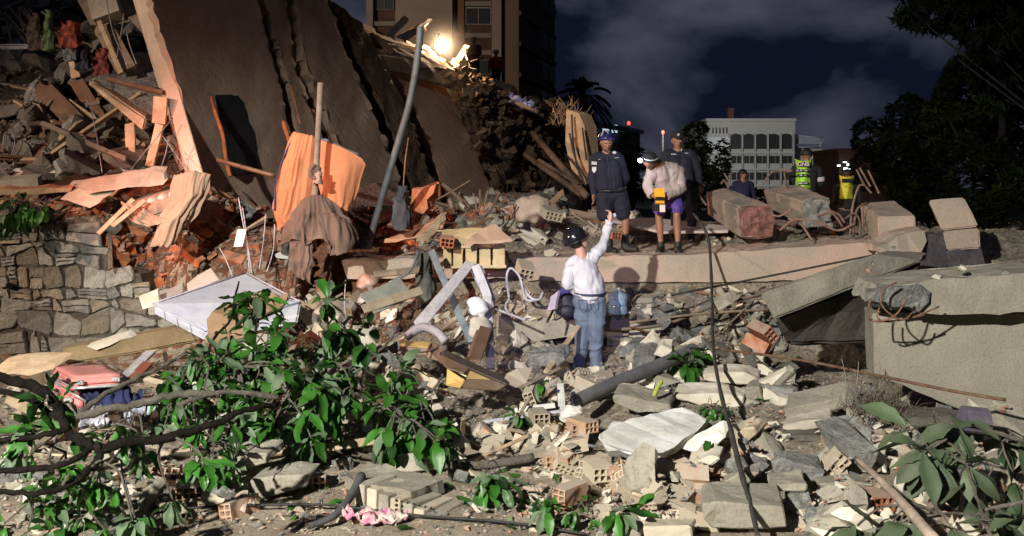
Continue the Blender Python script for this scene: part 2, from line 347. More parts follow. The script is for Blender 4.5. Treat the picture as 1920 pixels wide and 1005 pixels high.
# ------------------------------------------------------------------ the big slabs
slab('concrete_slab', [(640, 488, 13.4), (950, 484, 13.36), (950, 521, 13.36), (650, 523, 13.4)], (.0, 7, .0), concrete_pink, 'long pinkish concrete slab end under the leaning pole, topped with brick crumbs', 'slab', relief=.008)
slab('concrete_slab', [(955, 484, 13.5), (1300, 478, 13.5), (1740, 447, 13.5), (1740, 500, 13.5), (1600, 524, 13.5), (1310, 529, 13.5), (990, 527, 13.5)], (.0, 7.5, .0), concrete_pink, 'broad concrete floor slab on which the three standing rescuers stand', 'slab', relief=.006, j=.012)
raise_poly([(-2.3, 13.6), (5.6, 13.6), (5.6, 21), (-2.3, 21)], 1.36)
slab('concrete_slab', [(935, 592, 12.1), (1250, 592, 12.3), (1232, 643, 12.2), (1060, 632, 12.1), (930, 640, 12.0)], (.0, 1.5, .05), concrete, 'grey concrete slab behind the legs of the man in the white shirt', 'slab')
raise_poly([(-.1, 12.1), (1.9, 12.1), (1.9, 13.4), (-.1, 13.4)], .74)
TILT = ([(1424, 552, 9.9), (1642, 476, 10.6), (1728, 490, 10.9), (1452, 598, 9.9)], [(1438, 545, 10.9), (1660, 470, 11.6), (1742, 474, 11.9), (1470, 588, 10.9)])
slab('concrete_beam', [(1655, 538, 8.9), (1780, 522, 8.9), (1925, 512, 8.9), (2100, 505, 8.9), (2100, 590, 8.9), (1735, 587, 8.9), (1700, 578, 8.9), (1640, 570, 8.95)], (.1, .9, 0), concrete, 'thick concrete beam with frayed end lying on the right wall panel', 'beam', relief=.006)
slab('concrete_wall', [(1636, 588, 9.25), (1800, 588, 9.25), (2150, 588, 9.25), (2150, 812, 9.25), (1925, 784, 9.25), (1800, 772, 9.25), (1690, 720, 9.25), (1640, 705, 9.25)], (.1, .5, 0), M('wall_render', (.40, .37, .30), (.25, .23, .18), .9, .92, .6, 45, 0, spots=.25, contrast=.5), 'upright rough rendered concrete wall panel under the thick beam at right', 'wall', relief=.006, j=.01)
slab('broken_beam_end', [(1627, 545, 8.7), (1665, 533, 8.75), (1730, 540, 8.8), (1738, 565, 8.85), (1722, 583, 8.85), (1690, 578, 8.8), (1650, 572, 8.75), (1630, 562, 8.7)], (.1, .35, 0), concrete_grey, 'crumbled grey end of the thick beam with bare wires around it', 'concrete chunk', relief=.06, j=.03, step=.06, cell=.05)
for k_, (pts, g_) in enumerate((([(1632, 560, 8.6), (1628, 590, 8.55), (1640, 602, 8.6), (1700, 598, 8.6), (1760, 575, 8.7)], 0), ([(1650, 575, 8.6), (1645, 595, 8.5), (1668, 603, 8.55), (1735, 590, 8.65)], 0), ([(1680, 530, 8.6), (1655, 545, 8.55), (1655, 575, 8.5), (1690, 600, 8.5), (1712, 585, 8.6)], 0), ([(1700, 560, 8.6), (1680, 590, 8.5), (1650, 603, 8.5), (1636, 600, 8.5)], 0))):
    rod('bent_rebar', pts, .008, rust, ('longest bottom', 'inner lower', 'tall round', 'short inner')[k_]+' loop of thin bar at the crumbled end of the thick beam', 'rebar', 'bars at the crumbled beam end')
raise_poly([(3.5, 8.9), (7, 8.9), (7, 9.8), (3.5, 9.8)], 1.46)
# column stubs along the back edge of the slab
def stub(pts, vec, mat, label, edge=None): return slab('column_stub', pts, vec, mat, label, 'column stub', j=.02, relief=.01, edge=edge, step=.1)
def hexa(name, f, b, mat, label, cat, bev=.02, j=.0, frontmat=None, parent=None):
    """a block from its near face f (4 points) and far face b (4 points)"""
    m = MB(); q = [P(*p) if not isinstance(p, Vector) else p for p in list(f)+list(b)]; m.add(q, [(0, 1, 2, 3), (7, 6, 5, 4), (0, 4, 5, 1), (1, 5, 6, 2), (2, 6, 7, 3), (3, 7, 4, 0)])
    o = m.build(name, mat, parent); me = o.data; bm = bmesh.new(); bm.from_mesh(me)
    bmesh.ops.bevel(bm, geom=bm.edges[:], offset=bev, segments=2, affect='EDGES', clamp_overlap=True)
    bmesh.ops.triangulate(bm, faces=bm.faces)
    for _ in range(3):
        es = [e for e in bm.edges if e.calc_length() > .14]
        if not es or len(bm.faces) > 3000: break
        bmesh.ops.subdivide_edges(bm, edges=es, cuts=1); bmesh.ops.triangulate(bm, faces=[x for x in bm.faces if len(x.verts) > 3])
    bm.normal_update()
    for v in bm.verts: v.co += v.normal*(noise.noise((v.co+o.location)*3)*.015+noise.noise((v.co+o.location)*11)*.008)*(1+j)
    if frontmat:
        me.materials.append(frontmat); fn = (q[1]-q[0]).cross(q[2]-q[1]).normalized()
        for x in bm.faces:
            if abs(x.normal.dot(fn)) > .8 and (x.calc_center_median()+o.location-q[0]).dot(fn)*(1 if (q[4]-q[0]).dot(fn) < 0 else -1) > -.06:
                x.material_index = 1
                for v in x.verts: v.co += v.normal*noise.noise(v.co*14)*.02
    bm.to_mesh(me); bm.free(); return tag(o, label, cat)
hexa('concrete_slab', *TILT, concrete, 'tilted concrete slab sloping up to the right over a dark cavity', 'slab', .02)
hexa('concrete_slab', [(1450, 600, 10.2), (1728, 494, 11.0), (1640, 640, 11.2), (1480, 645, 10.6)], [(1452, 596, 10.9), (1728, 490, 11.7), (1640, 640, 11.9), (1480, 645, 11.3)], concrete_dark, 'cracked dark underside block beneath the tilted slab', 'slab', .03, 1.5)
pinkd = M('pink_broken_core', (.36, .16, .13), (.20, .10, .085), 8, .95, 1, 26, 0, spots=.4, bdist=.05)
hexa('column_stub', [(1385, 388, 14.3), (1450, 385, 14.3), (1452, 448, 14.3), (1392, 450, 14.3)], [(1322, 362, 16.2), (1365, 352, 16.2), (1368, 400, 16.2), (1326, 405, 16.2)], concrete_pink, 'leftmost fallen concrete column with a pink broken end, at the back of the slab', 'column stub', .03, 1, pinkd)
hexa('column_stub', [(1500, 376, 14.6), (1556, 374, 14.6), (1560, 424, 14.6), (1508, 430, 14.6)], [(1432, 356, 16.6), (1500, 345, 16.6), (1505, 385, 16.6), (1440, 388, 16.6)], concrete_pink, 'fallen concrete column with rough grey end in front of the man in the lime vest', 'column stub', .02, 1, concrete_grey)
hexa('column_stub', [(1646, 406, 13.5), (1717, 404, 13.5), (1719, 448, 13.5), (1648, 466, 13.5)], [(1612, 381, 14.8), (1678, 376, 14.8), (1680, 420, 14.8), (1616, 425, 14.8)], concrete_pink, 'square pinkish concrete column stub beneath the red metal frame', 'column stub')
hexa('column_stub', [(1741, 376, 13.0), (1808, 370, 13.0), (1835, 425, 13.0), (1766, 432, 13.0)], [(1741, 380, 13.9), (1806, 374, 13.9), (1836, 425, 13.9), (1766, 430, 13.9)], concrete_pink, 'upper block of the upright concrete column at the right end of the slab', 'column stub')
hexa('column_stub', [(1768, 434, 13.02), (1837, 427, 13.02), (1838, 466, 13.02), (1776, 470, 13.02)], [(1768, 434, 13.9), (1837, 427, 13.9), (1838, 466, 13.9), (1776, 470, 13.9)], concrete_pink, 'lower cracked block of the upright concrete column at the right end of the slab', 'column stub')
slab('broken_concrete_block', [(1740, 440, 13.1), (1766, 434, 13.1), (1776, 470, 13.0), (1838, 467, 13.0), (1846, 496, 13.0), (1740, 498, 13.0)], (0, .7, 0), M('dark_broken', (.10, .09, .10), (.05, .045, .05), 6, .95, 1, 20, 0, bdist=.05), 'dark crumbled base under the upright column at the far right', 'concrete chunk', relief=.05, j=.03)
slab('concrete_chunk', [(1645, 462, 12.9), (1700, 436, 13.0), (1733, 432, 13.1), (1738, 452, 13.0), (1725, 474, 12.8), (1648, 474, 12.8)], (0, .5, .03), concrete_pink, 'wedge of pinkish concrete between the square stub and the tilted slab', 'concrete chunk', relief=.02)
mf = emp('metal_frame', P(1690, 378, 13.6), 'reddish angular metal frame lying on the square column stub', 'metal frame')
redm = M('red_frame', (.22, .06, .045), (.12, .04, .03), 6, .7, .3, 40, 0)
for a, b in (((1602, 364, 13.4), (1712, 362, 13.4)), ((1602, 376, 14.2), (1706, 386, 14.0)), ((1708, 362, 13.4), (1709, 390, 13.5)), ((1602, 364, 13.4), (1603, 378, 14.2)), ((1640, 363, 13.4), (1640, 392, 13.6))): plank('frame_bar', a, b, .07, .05, redm, parent=mf)
# ------------------------------------------------------------------ leaning floor slabs of the collapsed block
def YW(px): return 1/(.0714-.0000615*(px-380))
leanm = M('leaning_concrete', (.52, .375, .285), (.30, .21, .155), 1.1, .95, .4, 16, .1, spots=.2, bdist=.03, contrast=.4)
lean2 = M('leaning_plaster', (.58, .38, .28), (.42, .27, .20), .6, .93, .4, 20, 0, spots=.12)
leanr = M('torn_slab_fibre', (.21, .13, .075), (.075, .045, .028), 3, .97, 1, 10, 0, spots=.5, bdist=.12)
def interp(line, v):
    for (x0, y0), (x1, y1) in zip(line, line[1:]):
        if v <= y1: return x0+(x1-x0)*(v-y0)/(y1-y0)
    (x0, y0), (x1, y1) = line[-2:]; return x0+(x1-x0)*(v-y0)/(y1-y0)
def lean(Lb, Rb, mat, label, off=0., nu=14, nv=36, rel=.03, th=.35, name='leaning_slab', jag=.05, lean_=.0, tilt=0.):
    """one leaning slab between a left and a right border line (photo column,row), each on the wall plane set back by off"""
    bm = bmesh.new(); g = []
    ly0, ly1 = Lb[0][1], Lb[-1][1]; ry0, ry1 = Rb[0][1], Rb[-1][1]
    for j in range(nv+1):
        t = j/nv; yl = ly0+(ly1-ly0)*t; yr = ry0+(ry1-ry0)*t; xl = interp(Lb, yl); xr = interp(Rb, yr); row = []
        for i in range(nu+1):
            s_ = i/nu; px = xl+(xr-xl)*s_; py = yl+(yr-yl)*s_; Yd = YW(px)+off+tilt*s_+lean_*(1-t); p = P(px, py, Yd)
            if i in (0, nu) or j == 0: p += Vector((R.uniform(-1, 1), 0, R.uniform(-1, 1)))*jag
            k_ = noise.noise(p*.9)*rel*2.2+noise.noise(p*2.9)*rel*.8+noise.noise(p*8)*rel*.3; p += Vector((-.35, 1, 0))*k_; row.append(bm.verts.new(p))
        g.append(row)
    for j in range(nv):
        for i in range(nu): bm.faces.new((g[j][i], g[j+1][i], g[j+1][i+1], g[j][i+1]))
    r = bmesh.ops.extrude_face_region(bm, geom=bm.faces[:]); vv = [x for x in r['geom'] if isinstance(x, bmesh.types.BMVert)]
    bmesh.ops.translate(bm, verts=vv, vec=(-.45*th*1.2, th, 0)); bmesh.ops.recalc_face_normals(bm, faces=bm.faces)
    org = Vector(g[nv][nu//2].co); bmesh.ops.translate(bm, verts=bm.verts, vec=-org); me = bpy.data.meshes.new(name); me.materials.append(mat); bm.to_mesh(me); bm.free()
    o = mk(name, me); o.location = org; return tag(o, label, 'leaning slab')
B0 = [(278, -60), (283, 0), (335, 160), (384, 330), (395, 420)]
B1 = [(478, -60), (483, 0), (505, 90), (530, 175), (545, 260), (610, 400)]
B1b = [(492, -60), (497, 0), (519, 90), (546, 175), (562, 260), (625, 400)]
B2 = [(530, -60), (535, 0), (545, 60), (552, 120), (590, 220), (640, 340), (660, 400)]
B2b = [(546, -60), (552, 0), (562, 60), (570, 120), (612, 220), (660, 340), (680, 400)]
B3 = [(600, -20), (628, 30), (650, 100), (690, 190), (725, 270), (750, 340), (770, 400)]
B3b = [(604, -20), (640, 30), (668, 100), (712, 190), (745, 270), (770, 340), (790, 400)]
B4 = [(690, 60), (720, 120), (760, 200), (800, 300), (830, 400)]
B4b = [(700, 60), (732, 120), (780, 210), (815, 300), (845, 400)]
B5 = [(835, 165), (862, 210), (890, 280), (915, 340), (935, 400)]
B5b = [(855, 130), (880, 210), (905, 280), (932, 340), (952, 400)]
B6 = [(960, 178), (975, 240), (992, 300), (1000, 350), (1010, 400)]
B7 = [(1050, 195), (1062, 250), (1075, 300), (1090, 350), (1100, 400)]
lean(B0, B1, leanm, 'huge dark smooth concrete slab leaning right behind the bright edge beam', 0, 26, 50, .025, .4, jag=.02)
lean(B1b, B2, leanm, 'narrow dark leaning slab, first to the right of the huge smooth one', -.1, 8, 44, .03, .4)
lean(B2b, B3, leanm, 'dark leaning slab above the orange sheeted mattress', -.5, 14, 44, .03, .4)
lean(B3b, B4, leanr, 'rough torn leaning slab behind the top of the bent pole', -.3, 12, 44, .1, .4)
lean(B4b, B5, lean2, 'smooth pinkish leaning wall panel behind the bent pole', .3, 12, 36, .02, .3, jag=.02)
lean(B5b, B6, leanr, 'shaggy brown leaning slab below the bright lamp on the ridge', -.6, 14, 40, .18, .4, jag=.12)
lean(B6, B7, leanr, 'shaggy dark mass of torn slabs left of the palm', -.2, 14, 34, .2, .4, jag=.12)
hexa('edge_beam', [(253, -30, 13.9), (279, -30, 13.9), (381, 326, 13.4), (352, 326, 13.4)], [(240, -30, 14.3), (279, -30, 14.4), (384, 326, 13.9), (345, 326, 13.9)], M('edge_beam_paint', (.62, .50, .40), (.48, .38, .30), 2, .9, .4, 30, 0), 'long pale edge beam leaning diagonally in front of the huge dark slab', 'beam', .012, -.88)
# filler added behind the slabs to keep the gaps dark
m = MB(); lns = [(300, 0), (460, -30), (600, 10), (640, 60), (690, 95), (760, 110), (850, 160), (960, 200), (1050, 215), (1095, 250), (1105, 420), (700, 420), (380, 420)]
vv = [P(a, b, YW(a)+1.2) for a, b in lns]; m.prism(vv, (-.8, 1.6, 0)); tag(m.build('slab_gap_filler', concrete_dark), 'dark filler standing for the shade in the gaps between the leaning slabs', 'wall')
beam_m = M('ridge_beam', (.22, .14, .09), (.12, .08, .05), 3, .95, .8, 14, 0, bdist=.06)
hexa('floor_band', [(650, 78, 18.6), (835, 128, 22.6), (865, 172, 23.2), (690, 122, 19.0)], [(640, 60, 19.2), (835, 108, 23.3), (868, 150, 24), (690, 100, 19.7)], beam_m, 'broken floor edge band running down right under the ridge planks', 'beam', .03, 3)
hexa('floor_band', [(835, 128, 22.6), (965, 176, 26.6), (985, 215, 27.0), (865, 172, 23.2)], [(830, 112, 23.3), (965, 160, 27.2), (985, 200, 27.6), (868, 155, 24)], beam_m, 'dark broken floor edge under the bright lamp and lit boards', 'beam', .03, 3)
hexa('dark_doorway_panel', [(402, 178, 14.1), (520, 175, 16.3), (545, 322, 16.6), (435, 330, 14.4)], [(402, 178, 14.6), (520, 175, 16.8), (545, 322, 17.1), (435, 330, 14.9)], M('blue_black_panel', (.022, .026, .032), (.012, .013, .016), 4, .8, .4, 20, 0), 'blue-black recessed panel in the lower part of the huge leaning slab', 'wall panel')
foam = M('orange_foam', (.36, .13, .04), (.24, .08, .025), 8, .8, .8, 20, 0, bdist=.04)
rod('insulation_foam', [(395, 180, 13.95), (405, 215, 13.95), (418, 255, 13.9), (424, 300, 13.85), (432, 330, 13.8)], .022, foam, 'lumpy orange foam line down the left side of the blue-black panel', 'foam strip', knob=.5)
rod('insulation_foam', [(545, 160, 15.9), (555, 200, 15.8), (563, 232, 15.6)], .014, foam, 'short thin orange foam line in a gap above the sheeted mattress', 'foam strip', knob=.6)
rod('insulation_foam', [(531, 228, 14.8), (540, 255, 14.6), (546, 278, 14.4)], .028, foam, 'orange strip poking up just left of the sheeted mattress', 'foam strip', knob=.5)
m = MB(); m.prism([P(1062, 205, 21.5), P(1085, 212, 21.5), P(1096, 236, 21.5), (P(1098, 265, 21.5)), P(1108, 345, 21.5), P(1078, 345, 21.5), P(1060, 270, 21.5)], (.3, .5, 0))
tag(m.build('broken_wall', M('warm_plaster', (.62, .42, .26), (.48, .31, .19), 4, .9, .6, 12, 0, bdist=.05)), 'brightly lit orange plaster wall remnant left of the blue-helmeted rescuer', 'wall')
# ------------------------------------------------------------------ stone retaining wall at left
def clip(poly, nx, ny, c):
    out = []
    for i, a in enumerate(poly):
        b = poly[(i+1) % len(poly)]; da = nx*a[0]+ny*a[1]-c; db = nx*b[0]+ny*b[1]-c
        if da <= 0: out.append(a)
        if (da < 0 < db) or (db < 0 < da): t = da/(da-db); out.append((a[0]+(b[0]-a[0])*t, a[1]+(b[1]-a[1])*t))
    return out
def inpoly(x, y, pl):
    c = False
    for i in range(len(pl)):
        x1, y1 = pl[i]; x2, y2 = pl[(i+1) % len(pl)]
        if (y1 > y) != (y2 > y) and x < (x2-x1)*(y-y1)/(y2-y1)+x1: c = not c
    return c
def stone_mesh(poly, depth, rnd):
    cx = sum(p[0] for p in poly)/len(poly); cy = sum(p[1] for p in poly)/len(poly)
    sh = []
    for i, a in enumerate(poly):      # round the corners
        b = poly[(i+1) % len(poly)]; sh += [(a[0], a[1]), (a[0]*.5+b[0]*.5, a[1]*.5+b[1]*.5)]
    sh = [(p[0]+rnd.uniform(-.008, .008), p[1]+rnd.uniform(-.008, .008)) for p in sh]; n = len(sh)
    rings = [(1., 0), (.985, -depth*.6), (.91, -depth*.95), (.5, -depth*1.02)]
    vs = []
    for s_, d in rings: vs += [(p[0]*s_+cx*(1-s_)-cx, d+(rnd.uniform(-.006, .006) if d else 0), p[1]*s_+cy*(1-s_)-cy) for p in sh]
    vs.append((0, -depth*1.02+rnd.uniform(-.01, .01), 0)); fs = []
    for r in range(3):
        for i in range(n): j = (i+1) % n; fs.append((r*n+i, r*n+j, r*n+n+j, r*n+n+i))
    for i in range(n): fs.append((3*n+i, 3*n+(i+1) % n, 4*n))
    me = bpy.data.meshes.new('stone'); me.from_pydata(vs, [], fs); return me, cx, cy
WY = 12.45
wall_px = [(-60, 380), (60, 398), (150, 432), (192, 462), (210, 500), (262, 515), (275, 560), (320, 590), (340, 645), (-60, 690)]
wp = [(P(a, b, WY).x, P(a, b, WY).z) for a, b in wall_px]
sw = emp('stone_wall', (P(100, 670, WY).x, WY, .1), 'rough stone retaining wall at the left, heaped with debris on top', 'stone wall')
m = MB(); m.prism([(x, WY+.02, z) for x, z in wp], (0, .5, 0)); m.build('mortar_backing', mortar, sw)
rs = random.Random(11); rows = [-.05]
while rows[-1] < 2.35: rows.append(rows[-1]+rs.choice((.11, .16, .20, .26)))
def rowz(k, x): return rows[k]+.11*noise.noise(Vector((x*2.1, k*7.7, 0)))+.05*noise.noise(Vector((x*4, k*3.1, 2)))
def put_stone(pc):
    me, cx_, cz_ = stone_mesh(pc, rs.uniform(.02, .06), rs); me.materials.append(rs.choice((stone_mat, stone_mat, stone_mat, stone_br))); o = mk('stone', me, None, sw); o.location = Vector((cx_, WY+.02, cz_))-sw.location
for k in range(len(rows)-1):
    x = -8.7+rs.random()*.3
    while x < -3.9:
        wd = rs.choice((.12, .18, .27, .36))*rs.uniform(.85, 1.2)*(.7+(rows[k+1]-rows[k])*1.5); t0, t1 = rs.uniform(-.07, .05), rs.uniform(-.06, .03); g_ = .007; xc = x+wd/2; zc = (rowz(k, xc)+rowz(k+1, xc))/2
        if inpoly(xc, zc, wp):
            a, b, c, d = (x+g_, rowz(k, x)+g_), (x+wd-g_, rowz(k, x+wd)+g_), (x+wd-g_+t1, rowz(k+1, x+wd)-g_), (x+g_+t0*.5, rowz(k+1, x)-g_)
            hgt = rows[k+1]-rows[k]; r_ = rs.random()
            ns = 1 if r_ < .68 or hgt < .14 else (2 if r_ < .82 else max(3, int(hgt/.045)))
            for i_ in range(ns):
                u0, u1 = i_/ns, (i_+1)/ns; L0 = (a[0]+(d[0]-a[0])*u0, a[1]+(d[1]-a[1])*u0+(.004 if i_ else 0)); R0 = (b[0]+(c[0]-b[0])*u0, b[1]+(c[1]-b[1])*u0+(.004 if i_ else 0)); L1 = (a[0]+(d[0]-a[0])*u1, a[1]+(d[1]-a[1])*u1-.004); R1 = (b[0]+(c[0]-b[0])*u1, b[1]+(c[1]-b[1])*u1-.004)
                cut = min(wd, hgt)*.3 if ns == 1 else .004
                put_stone([(L0[0]+cut*rs.random(), L0[1]), ((L0[0]+R0[0])/2, (L0[1]+R0[1])/2+rs.uniform(-.008, .01)), (R0[0]-cut*rs.random(), R0[1]), (R0[0], R0[1]+cut*rs.random()), (R1[0], R1[1]-cut*rs.random()), (R1[0]-cut*rs.random()*1.5, R1[1]), ((L1[0]+R1[0])/2, (L1[1]+R1[1])/2+rs.uniform(-.01, .008)), (L1[0]+cut*rs.random()*1.5, L1[1]), (L1[0], L1[1]-cut*rs.random()), (L0[0], L0[1]+cut*rs.random())])
        x += wd
m = MB(); m.tube([P(18, 536, WY-.08), P(18, 536, WY+.1)], .04, 12); m.build('weep_pipe', black, sw)
# ------------------------------------------------------------------ foliage helpers
leaf_g = [M('leaf_green', (.065, .23, .028), (.030, .115, .015), 3, .42, .15, 18, .45, contrast=.5), M('leaf_pale_underside', (.17, .25, .14), (.10, .16, .085), 3, .6, .15, 18, .3, contrast=.5), M('leaf_dark', (.018, .065, .012), (.010, .036, .008), 3, .35, .15, 18, .4, contrast=.5)]
for lm in leaf_g:
    b_ = lm.node_tree.nodes['Principled BSDF']; t_ = lm.node_tree; tr = t_.nodes.new('ShaderNodeBsdfTranslucent'); mx_ = t_.nodes.new('ShaderNodeMixShader'); mx_.inputs[0].default_value = .22
    src = b_.inputs['Base Color'].links[0].from_socket; t_.links.new(src, tr.inputs[0]); t_.links.new(b_.outputs[0], mx_.inputs[1]); t_.links.new(tr.outputs[0], mx_.inputs[2]); t_.links.new(mx_.outputs[0], t_.nodes['Material Output'].inputs[0])
def leaf_mesh(Lg, wd, bend, fold, seed, mat, cuts=7):
    r_ = random.Random(seed); vs = []; fs = []
    for i in range(cuts+1):
        t = i/cuts; wv = wd/2*(math.sin(math.pi*min(1, t**1.35*.98+.02))**.75)*(1+.08*math.sin(t*17+seed)); wv = max(wv, .004) if i < cuts else .002
        zc = -bend*t*t*Lg+.01*math.sin(t*9+seed); zf = fold*wv; xo = .05*Lg*math.sin(t*2.5+seed)
        ed = .006*math.sin(t*21+seed)
        vs += [(xo-wv, t*Lg, zc+zf+ed), (xo-wv*.5, t*Lg, zc+zf*.62), (xo, t*Lg, zc), (xo+wv*.5, t*Lg, zc+zf*.62), (xo+wv, t*Lg, zc+zf-ed)]
    for i in range(cuts):
        for k in range(4): a = i*5+k; fs.append((a, a+1, a+6, a+5))
    me = bpy.data.meshes.new('leaf'); me.from_pydata(vs, [], fs); me.polygons.foreach_set('use_smooth', [True]*len(fs)); me.materials.append(mat); return me
LEAVES = [leaf_mesh(.20, .085, .25+.12*(k % 4), .25+.15*(k % 3), k, leaf_g[(0, 0, 1, 0, 2, 0, 1, 0)[k % 8]]) for k in range(12)]
leaf_d = [M('leaf_dull', (.045, .085, .032), (.024, .048, .018), 3, .6, .3, 14, .4, contrast=.5, dust=.3, dustc=(.2, .22, .14)), M('leaf_dull_pale', (.10, .14, .075), (.06, .09, .045), 3, .6, .3, 14, .4, contrast=.5)]
BIGL = [leaf_mesh(.34, .15, .2+.15*(k % 3), .3, k+40, leaf_d[(0, 1, 0, 0)[k % 4]]) for k in range(6)]
def leaf_parts(par, spots_, meshes, rnd, cap=290, whorl=5, size=(.75, 1.15), droop=.2):
    """whorls of leaves at the twig tips; past the cap they are joined into one stuff part"""
    cnt = 0; extra = []; inv = par.matrix_world.inverted()
    for (p, d) in spots_:
        d = d.normalized(); base = rnd.random()*6.28
        for k in range(rnd.randint(whorl-1, whorl+2)):
            a = base+k*2.4+rnd.uniform(-.3, .3); el = rnd.uniform(.25, 1.25)
            u = d.orthogonal().normalized(); v = d.cross(u); dr = (u*math.cos(a)+v*math.sin(a))*math.sin(el)+d*math.cos(el); dr.z -= droop*rnd.random()*1.6; dr.normalize()
            up = Vector((rnd.uniform(-.5, .5), rnd.uniform(-.5, .5), 1)); x = dr.cross(up).normalized(); zz = x.cross(dr)
            mtx = Matrix.Translation(p+dr*.02) @ Matrix((x, dr, zz)).transposed().to_4x4() @ Matrix.Scale(rnd.uniform(*size), 4)
            me = rnd.choice(meshes)
            if cnt < cap: o = mk('leaf', me, None, par); o.matrix_local = inv @ mtx; cnt += 1
            else: extra.append((me, inv @ mtx))
    if extra:
        bm = bmesh.new(); mats = leaf_g+leaf_d
        for me, mt in extra:
            n0 = len(bm.faces); n1 = len(bm.verts); bm.from_mesh(me); bm.verts.ensure_lookup_table(); bm.faces.ensure_lookup_table()
            for v in bm.verts[n1:]: v.co = mt @ v.co
            mi_ = mats.index(me.materials[0])
            for f in bm.faces[n0:]: f.material_index = mi_
        me = bpy.data.meshes.new('leaves'); [me.materials.append(x) for x in mats]; bm.to_mesh(me); bm.free(); tag(mk('leaves', me, None, par), kind='stuff')
# ------------------------------------------------------------------ background buildings
tw = emp('apartment_tower', (P(860, 350, 52).x, 52, 0), 'tall dark brick apartment tower with pale concrete piers behind the bright lamp', 'building')
tb_dark = M('tower_brick', (.13, .065, .045), (.09, .045, .03), .5, .9, .3, 3, 0); tb_pale = M('tower_concrete', (.34, .26, .20), (.27, .20, .155), .3, .9, .3, 4, 0)
tb_beige = M('tower_beam', (.26, .225, .17), (.2, .17, .13), .3, .9, .2, 4, 0); win = M('window_glass', (.02, .022, .028), (.012, .014, .02), 1, .45, 0, 3, 0); frame_w = M('window_frame', (.45, .46, .48), None, 2, .5, 0)
frame_dim = M('window_frame_dim', (.22, .21, .20), None, 2, .5, 0)
def fbox(name, x0, x1, y0, y1, Y, dep, mat, par, proud=0.):
    a = P(x0, y1, Y); b = P(x1, y0, Y); m = MB(); m.box(((a.x+b.x)/2, Y+dep/2-proud, (a.z+b.z)/2), (b.x-a.x, dep+proud*0, b.z-a.z)); return m.build(name, mat, par)
TY = 52
fbox('facade', 688, 972, -420, 470, TY+.6, 9, tb_dark, tw)
fbox('pier', 687, 699, -420, 460, TY, 1.2, tb_beige, tw); fbox('pier', 741, 848, -420, 460, TY-.2, 1.4, tb_pale, tw); fbox('pier', 850, 870, -420, 460, TY+.3, 1, M('tower_stripe', (.24, .12, .07), (.18, .09, .05), .5, .9, .2, 4, 0), tw)
fbox('pier', 922, 940, -420, 460, TY-.3, 1.6, tb_pale, tw); fbox('pier', 944, 972, -420, 460, TY, 1.2, M('tower_side', (.20, .135, .08), (.15, .1, .06), .5, .9, .2, 4, 0), tw)
def window(x0, x1, y0, y1, Y, par, fm, mull=2, pane=win):
    f = emp('window', (0, 0, 0)); f.parent = par; f.matrix_world = Matrix.Translation(P((x0+x1)/2, y1, Y)); f.location = P((x0+x1)/2, y1, Y)-par.location
    class _p: pass
    def part(name, a0, a1, b0, b1, yy, dep, mat):
        a = P(a0, b1, yy); b = P(a1, b0, yy); m = MB(); m.box(((a.x+b.x)/2, yy+dep/2, (a.z+b.z)/2), (b.x-a.x, dep, b.z-a.z))
        o = m.build(name, mat, None, org=P((x0+x1)/2, y1, Y)); o.parent = f; o.location = (0, 0, 0); return o
    w_ = 1.2
    part('frame_rail', x0, x1, y0, y0+w_, Y-.05, .12, fm); part('frame_rail', x0, x1, y1-w_, y1, Y-.05, .12, fm)
    for k in range(mull+1):
        xm = x0+(x1-x0-w_)*k/mull; part('frame_post', xm, xm+w_, y0+w_, y1-w_, Y-.05, .12, fm)
    for k in range(mull):
        xm = x0+(x1-x0)*k/mull; part('pane', xm+w_, xm+(x1-x0)/mull-.2, y0+w_, y1-w_, Y+.02, .03, pane)
bpy.context.view_layer.update()
for (x0, x1, y0, y1, mu) in ((873, 921, 14, 46, 2), (873, 921, -78, -44, 2), (703, 738, -12, 18, 2), (873, 921, 112, 140, 2), (703, 738, 80, 110, 2)): window(x0, x1, y0, y1, TY+.45, tw, frame_w if y0 == 14 else frame_dim, mu)
for yy in (4, 68, 100, -24, -90): fbox('sill_band', 872, 921, yy-6 if yy != 4 else 2, yy+3 if yy != 4 else 11, TY+.2, .5, tb_beige, tw)
for yy in (40, -28, 130): fbox('sill_band', 700, 740, yy, yy+8, TY+.2, .5, tb_beige, tw)
# receding right face of the tower
def sidequad(name, u0, u1, y0, y1, mat, par, out=.0):
    def sp(u, y, o=0): a = P(973, 350, TY); b = P(1040, 350, TY+9); p = a.lerp(b, u); p.z = H+(HOR-y)/F*TY; p += Vector((9, -(b.x-a.x), 0)).normalized()*o; return p
    a, b, c, d = sp(u0, y0, out), sp(u1, y0, out), sp(u1, y1, out), sp(u0, y1, out); n_ = (b-a).cross(d-a).normalized(); n_ = n_ if n_.y > 0 else -n_
    m = MB(); m.prism([a, b, c, d], n_*.3); return m.build(name, mat, par)
sidequad('side_wall', 0, 1, -420, 470, tb_dark, tw)
for yy in (-110, -55, 0, 58, 116, 176): sidequad('floor_band', 0, 1, yy+20, yy+28, tb_dark, tw, .12)
for yy in (-50, 30, 92, 152):
    sidequad('window_frame', .5, .97, yy, yy+34, frame_dim, tw, .1); sidequad('pane', .53, .72, yy+4, yy+30, win, tw, .16); sidequad('pane', .75, .95, yy+4, yy+30, win, tw, .16)
